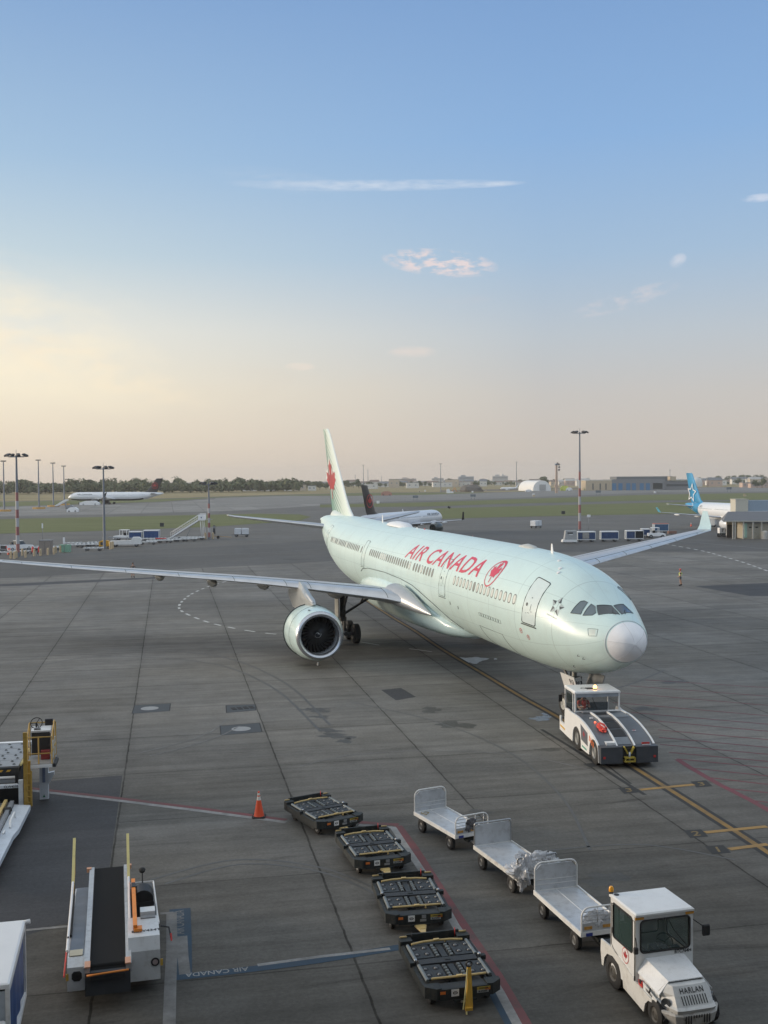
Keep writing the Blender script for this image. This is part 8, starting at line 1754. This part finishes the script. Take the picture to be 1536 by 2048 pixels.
for k in range(10): u = 1120+k*5.4; house(u, 0, r.uniform(9, 16), r.uniform(4, 6.5), r.uniform(1300, 1700), 'low pale house seen over the beige station wing', r.choice((0, 1, 2)), r.choice((0, 1, 2)), 'houses over the beige station wing')
for u, Y, w_, h_, l in ((1525, 1000, 22, 4, 'grey flat roofed shed near the right edge beyond the runway'), (1505, 1050, 20, 4.5, 'brown flat roofed shed left of the grey one near the right edge')): house(u, 0, w_, h_, Y, l, 2, 1, 'sheds at the right edge', True)
# small works vehicles and lights on the far field
def lump_obj(name, u, v, dims, m, label, cat, group=None):
    mb = MB(); mb.prism([(-dims[0]/2, 0), (-dims[0]/2, dims[2]*.6), (-dims[0]*.2, dims[2]), (dims[0]*.25, dims[2]), (dims[0]/2, dims[2]*.55), (dims[0]/2, 0)], -dims[1]/2, dims[1]/2, m, 'y')
    t = empty(name, gp(u, v), 0, label=label, cat=cat, group=group); mb.build('body', t)
    for x in (-.3, .3): w_ = MB(); wheel(w_, (x*dims[0], -dims[1]*.45, dims[2]*.16), dims[2]*.2, .3, GREY, n=10); w_.build('wheel', t)
lump_obj('fire_engine', 1129, 981.5, (7, 3, 4.2), mat('lime_yellow', (.55, .58, .12), .5), 'lime yellow fire engine parked left of the beige station', 'truck'); lump_obj('white_van', 1138, 981.5, (5, 2.4, 2.6), WHITEC, 'white van parked beside the lime yellow fire engine', 'van'); lump_obj('green_truck', 1177, 981, (7, 3, 2.6), mat('dull_green', (.20, .26, .08), .7), 'dull green truck in front of the beige station wing', 'truck'); lump_obj('white_car', 1057, 983.5, (5, 2.2, 1.8), WHITEC, 'white car in front of the arched hangar', 'car')
lump_obj('service_truck', 146, 1024, (3.8, 2.2, 1.7), WHITEC, 'small white tug on the remote stand below the far airliner nose', 'tug'); lump_obj('service_truck', 140, 1018, (3.2, 2.0, 1.6), GREY, 'small grey tug just behind the white one on the remote stand', 'tug'); lump_obj('service_truck', 180, 1010, (9, 2.5, 1.9), WHITEC, 'white dollies in a line below the far airliner fuselage', 'dollies')
t = empty('passenger_stairs', gp(124, 1013.5), .1, label='white passenger stairs in front of the far airliner nose', cat='stairs'); mb = MB(); mb.prism([(-3, .3), (-2.7, .7), (1.5, 3.2), (2.6, 3.2), (2.6, 2.7), (-1.8, .3)], -.9, .9, WHITE, 'y'); mb.build('flight', t); mb = MB(); mb.box((1.6, 0, 1.3), (.4, 1.4, 2.6), GREY); mb.build('support', t)
for u, v, w_, l in ((831, 1001, 10, 'dark taxiway sign on two legs right of the black tail'), (946, 998.5, 10, 'dark taxiway sign on two legs left of the business jet'), (1196.5, 990.5, 10, 'dark taxiway sign below the beige station'), (1458, 984, 10, 'dark taxiway sign on legs right of the blue tail')):
    p_ = gp(u, v); t = empty('taxiway_sign', p_, 0, label=l, cat='sign', group='taxiway signs along the runway'); k = p_.y/600; mb = MB(); mb.box((0, 0, 2.1*k), (2.9*k, .2, 1.3*k), mat('sign_dark', (.13, .16, .18), .6)); mb.build('board', t)
    for x in (-.9, .9): mb = MB(); mb.cyl((x*k, 0, 0), (x*k, 0, 1.5*k), .10*k, mat('sign_dark', (.13, .16, .18)), 6); mb.build('leg', t)
for i, (u, v) in enumerate(((756, 1007), (839, 984), (850, 983), (1068, 993.5), (1067, 991), (1490, 992.5), (945, 985), (972, 984), (1310, 986))): mb = MB(); mb.box((0, 0, .6), (1.3, .5, 1.2), BEI if i % 2 else WHITEC); mb.build('marker_board', None, loc=gp(u, v), label='tiny pale marker board standing by the runway', cat='marker', group='tiny marker boards by the runway')
mb = MB(); mb.loft(lump((0, 0, 1.2), (9, 6, 4.4), 5, 14, .25), mat('spoil_heap', (.13, .115, .10), .95, var=.2), cap=False); mb.build('spoil_heap', None, loc=gp(943, 983.5), label='dark mound of earth on the far field left of the business jet', cat='mound')
t = empty('excavator', gp(900, 988), 0, label='small white and orange digger on the far field below the far mast', cat='digger'); mb = MB(); mb.prism([(-2.4, .6), (-2.2, 3.4), (-.6, 3.6), (0, 1.8), (2.2, 1.8), (2.4, .6)], -1, 1, WHITEC, 'y'); mb.build('body', t); mb = MB(); mb.tube([(1.5, 0, 1.8), (3.2, 0, 4.4), (4.6, 0, 1.6)], .25, ORANGE, n=6); mb.build('arm', t)
lump_obj('orange_truck', 773, 991, (7, 2.6, 2.8), mat('pinkish_red', (.42, .22, .16), .7), 'pinkish truck on the field right of the black tail', 'truck')
# ---------------------------------------------------------------- trees
def leaf_mat(name, a, b_):
    m = bpy.data.materials.new(name); m.use_nodes = True; nt = m.node_tree; N = nt.nodes.new; L = nt.links.new; bs = nt.nodes['Principled BSDF']; bs.inputs['Roughness'].default_value = .85; bs.inputs['Specular IOR Level'].default_value = .15
    tc = N('ShaderNodeTexCoord'); gm = N('ShaderNodeNewGeometry'); n = N('ShaderNodeTexNoise'); n.inputs['Scale'].default_value = .22; n.inputs['Detail'].default_value = 5; L(gm.outputs['Position'], n.inputs['Vector'])
    mr = N('ShaderNodeMapRange'); L(n.outputs[0], mr.inputs[0]); mr.inputs[1].default_value = .35; mr.inputs[2].default_value = .65
    mx = N('ShaderNodeMix'); mx.data_type = 'RGBA'; L(mr.outputs[0], mx.inputs[0]); mx.inputs[6].default_value = (*a, 1); mx.inputs[7].default_value = (*b_, 1); L(mx.outputs[2], bs.inputs['Base Color']); return m
LF = [leaf_mat('leaves_dark', (.075, .095, .05), (.14, .155, .08)), leaf_mat('leaves_mid', (.095, .115, .06), (.17, .18, .095))]; BARK = mat('bark', (.09, .07, .055), .9)
def clumps(mb, c, rx, ry, rz, n, size, m, rr_):
    # uneven crown: several lobes, leaf clumps scattered through their volume
    lobes = [(Vector((rr_.uniform(-.45, .45)*rx, rr_.uniform(-.45, .45)*ry, rr_.uniform(-.35, .5)*rz)), rr_.uniform(.42, .72)) for _ in range(6)]
    for _ in range(n):
        lc, lr = rr_.choice(lobes); d = Vector((rr_.gauss(0, 1), rr_.gauss(0, 1), rr_.gauss(0, 1))); d.normalize(); q = rr_.uniform(.55, 1.05)
        p_ = Vector(c)+lc+Vector((d.x*rx*lr*q, d.y*ry*lr*q, d.z*rz*lr*q)); s_ = size*rr_.uniform(.5, 1.2)
        nrm = (d+Vector((rr_.uniform(-.7, .7), rr_.uniform(-.7, .7), rr_.uniform(-.3, .9)))).normalized(); u = nrm.orthogonal().normalized(); w_ = nrm.cross(u); a = rr_.uniform(0, 6.28); u2 = u*cos(a)+w_*sin(a); w2 = nrm.cross(u2)
        k = len(mb.v); mb.v += [tuple(p_+u2*s_), tuple(p_+w2*s_*.7), tuple(p_-u2*s_*.9), tuple(p_-w2*s_*.8)]; mb.f.append((k, k+1, k+2, k+3)); mb.mi.append(mb._m(m)); mb.sm.append(False)
rt_ = random.Random(5); mb = MB(); w0, w1 = gp(-260, 993), gp(600, 984.5)
for i in range(210):
    q = (i+rt_.uniform(-.5, .5))/210; Yy = None; u = -260+q*(600+260)
    base = gp(u, 992.0-q*8.0); off = rt_.uniform(0, 60); p_ = base*(1+off/base.y); p_.z = 0; h_ = rt_.uniform(6.5, 10.8)*(p_.y/800)*(.88 if rt_.random() < .6 else 1.05); w_ = rt_.uniform(4.5, 8)
    clumps(mb, (p_.x, p_.y, h_*.55), w_, w_, h_*.52, 240, 1.25, LF[rt_.randint(0, 1)], rt_)
mb.build('wood', None, fix=False, kind='stuff')
protos = []
for k in range(5):
    rr_ = random.Random(40+k); h_ = rr_.uniform(9, 13); w_ = rr_.uniform(4.5, 7)
    t = empty('tree', (0, 0, -500), 0, label='dark leafy tree standing among the houses on the horizon', cat='tree', group='trees among the houses on the horizon'); mb = MB()
    mb.cyl((0, 0, 0), (.2, 0, h_*.55), .35, BARK, 7, r2=.18)
    for a in range(4): mb.cyl((.1, 0, h_*(.3+.06*a)), (2.2*cos(a*1.7), 2.2*sin(a*1.7), h_*(.5+.07*a)), .14, BARK, 5, r2=.05)
    mb.build('trunk', t); mb = MB(); clumps(mb, (0, 0, h_*.6), w_, w_, h_*.42, 420, 1.05, LF[k % 2], rr_); mb.build('crown', t, fix=False); protos.append(t)
def put_tree(u, vt, Y, label=None, first=set()):
    k = rt_.randint(0, 4); p_ = protos[k]; hh = 11.0; z1 = Z_(u, vt, Y); s_ = max(.45, z1/hh)
    if k not in first: first.add(k); t = p_; t.location = (X_(u, Y), Y, 0); t.scale = (s_, s_, s_)
    else: t = copy_tree(p_, loc=(X_(u, Y), Y, 0), rz=rt_.uniform(0, 6), sc=s_)
    if label: t['label'] = label
for u, vt, Y in ((522, 966, 1060), (534, 962, 1060), (547, 964, 1080), (560, 965, 1080), (575, 961, 1090), (590, 959, 1090), (603, 961, 1090), (617, 960, 1090), (630, 958.5, 1080), (640, 961, 1080), (652, 963, 1100), (692, 960.5, 1200), (707, 964, 1250), (718, 959, 1200), (737, 963, 1250), (745, 962, 1250), (760, 963, 1300), (771, 966, 1300), (783, 963, 1350), (797, 962.5, 1350), (806, 964, 1300), (824, 963, 1350), (840, 962, 1350), (850, 963, 1350), (860, 964, 1350), (876, 963, 1400), (901, 957, 1500), (910, 961, 1500), (930, 964, 1400), (952, 961, 1500), (964, 957.5, 1500), (975, 960, 1500), (989, 962, 1450), (1022, 962, 1450), (1041, 958, 1450), (1050, 957.5, 1450), (1064, 958.5, 1500), (1086, 953, 1450), (1096, 958, 1450), (1107, 957, 1450), (1130, 956.5, 1500), (1142, 957, 1500), (1163, 957, 1500), (1175, 955, 1600), (1400, 955, 1500), (1418, 952, 1700), (1436, 951.5, 1800), (1452, 950.5, 1900), (1468, 950, 1900), (1482, 949.5, 1900), (1496, 949, 1900), (1512, 948, 1900), (1528, 948, 1900), (1440, 955.5, 1300), (1475, 954.5, 1300)): put_tree(u, vt, Y)
put_tree(1524, 957.5, 980, 'broad dark tree right of the sheds near the right edge'); put_tree(1514, 958.5, 985, 'dark tree joined to the broad one near the right edge')
mb = MB()
for i in range(150):
    q = i/150; u = 560+q*1100; Yy = rt_.uniform(1400, 1900); x = X_(u, Yy); clumps(mb, (x, Yy, 2.6), 8, 6, 3.0, 60, 1.7, LF[i % 2], rt_)
mb.build('distant_tree_belt', None, fix=False, kind='stuff')
# ---------------------------------------------------------------- terminal the picture is taken from
t = empty('terminal_building', (0, -3, 0), 0, label='glass fronted terminal the picture is taken from', cat='building'); mb = MB(); mb.box((0, -22, 10), (230, 40, 20), mat('terminal_grey', (.42, .42, .41), .7)); mb.build('hall', t); mb = MB(); mb.box((0, 4.5, 20.6), (232, 13, .8), mat('shade_roof_grey', (.34, .34, .33), .6)); mb.build('added_shade_roof', t)  # the overhang is added out of view to shade the near stand
for k in range(28):
    mb = MB(); mb.box((-109+8.1*k, -1.93, 12.2), (7.6, .06, 8.4), GLASS); mb.build('window', t)

def relabel(objs, marks, fmt):
    def pu(o):
        d = o.matrix_world.translation if False else Vector(o.location); d = d-Vector((0, 0, CH)); return 768+CF*d.dot(RGT)/d.dot(FWD)
    buckets = {}
    for o in objs:
        u = pu(o); mu, nm = min(marks, key=lambda m_: abs(m_[0]-u)); buckets.setdefault((nm, u >= mu), []).append((abs(u-mu), o))
    N_ = ['nearest', 'second', 'third', 'fourth', 'fifth', 'sixth', 'seventh', 'eighth', 'ninth']
    for (nm, rgt), L_ in buckets.items():
        for k, (_, o) in enumerate(sorted(L_, key=lambda q: q[0])): o['label'] = fmt(o).format(N_[min(k, 8)]+(' to the right of ' if rgt else ' to the left of ')+nm)
HMK = [(560, 'the near tailplane tip'), (655, 'the mint tail fin'), (727, 'the mast over the black tail'), (785, 'the beige shed'), (832, 'the pinkish apartment block'), (882, 'the far mast'), (932, 'the grey apartment block'), (1000, 'the wide apartment block'), (1033, 'the mast by the hangar'), (1075, 'the arched hangar'), (1113, 'the beacon tower'), (1160, 'the tallest mast'), (1200, 'the beige station wing'), (1393, 'the blue tail'), (1430, 'the jet bridge start'), (1458, 'the legged taxiway sign'), (1495, 'the jet bridge cab'), (1536, 'the picture edge')]
wn = {'house_white': 'white', 'house_beige': 'beige', 'house_pink': 'pinkish'}
def wallc(o): return wn.get(o.children[0].data.materials[0].name, 'pale')
relabel([o for o in COL.objects if o.get('category') == 'house' and o.get('group') in (G2, G3, 'houses over the beige station wing')], HMK, lambda o: 'small '+wallc(o)+' house, {}')
relabel([o for o in COL.objects if o.get('category') == 'house' and o.get('group') == G1], HMK, lambda o: 'long low '+wallc(o)+' shed, {}')
relabel([o for o in COL.objects if o.get('category') == 'tree' and 'standing among' in o.get('label', '')], HMK, lambda o: 'dark tree on the horizon, {}')
relabel([o for o in COL.objects if o.name.startswith('pallet_dolly') and 'crowded rows' in o['label']], [(36, 'the left banded mast'), (92, 'the grey cabinet'), (130, 'the green bin'), (209, 'the plain grey mast')], lambda o: 'low white pallet dolly, {}')
relabel([o for o in COL.objects if o.name.startswith('pallet_dolly') and 'foot of' in o['label']], [(288, 'the blue carts'), (341, 'the stair foot'), (398, 'the stair platform')], lambda o: 'pallet dolly below the stairs, {}')
relabel([o for o in COL.objects if o.name.startswith('bollard') and 'line of posts' in o['label']], [(36, 'the left banded mast'), (92, 'the grey cabinet'), (130, 'the green bin')], lambda o: 'beige bollard, {}')
relabel([o for o in COL.objects if o.name.startswith('marker_board')], [(727, 'the black tail'), (882, 'the far mast'), (1075, 'the arched hangar'), (1310, 'the blue station doors'), (1490, 'the jet bridge cab')], lambda o: 'tiny pale marker board, {}')
# ---------------------------------------------------------------- evening haze
hm = bpy.data.materials.new('haze'); hm.use_nodes = True; nt = hm.node_tree; nt.nodes.clear(); o_ = nt.nodes.new('ShaderNodeOutputMaterial'); v_ = nt.nodes.new('ShaderNodeVolumePrincipled')
v_.inputs['Color'].default_value = (.97, .95, .92, 1); v_.inputs['Density'].default_value = .00014; v_.inputs['Anisotropy'].default_value = .2; nt.links.new(v_.outputs[0], o_.inputs['Volume'])
mb = MB(); mb.box((0, 0, 24), (8100, 8100, 50), hm); hz_ = mb.build('haze', None, kind='stuff')
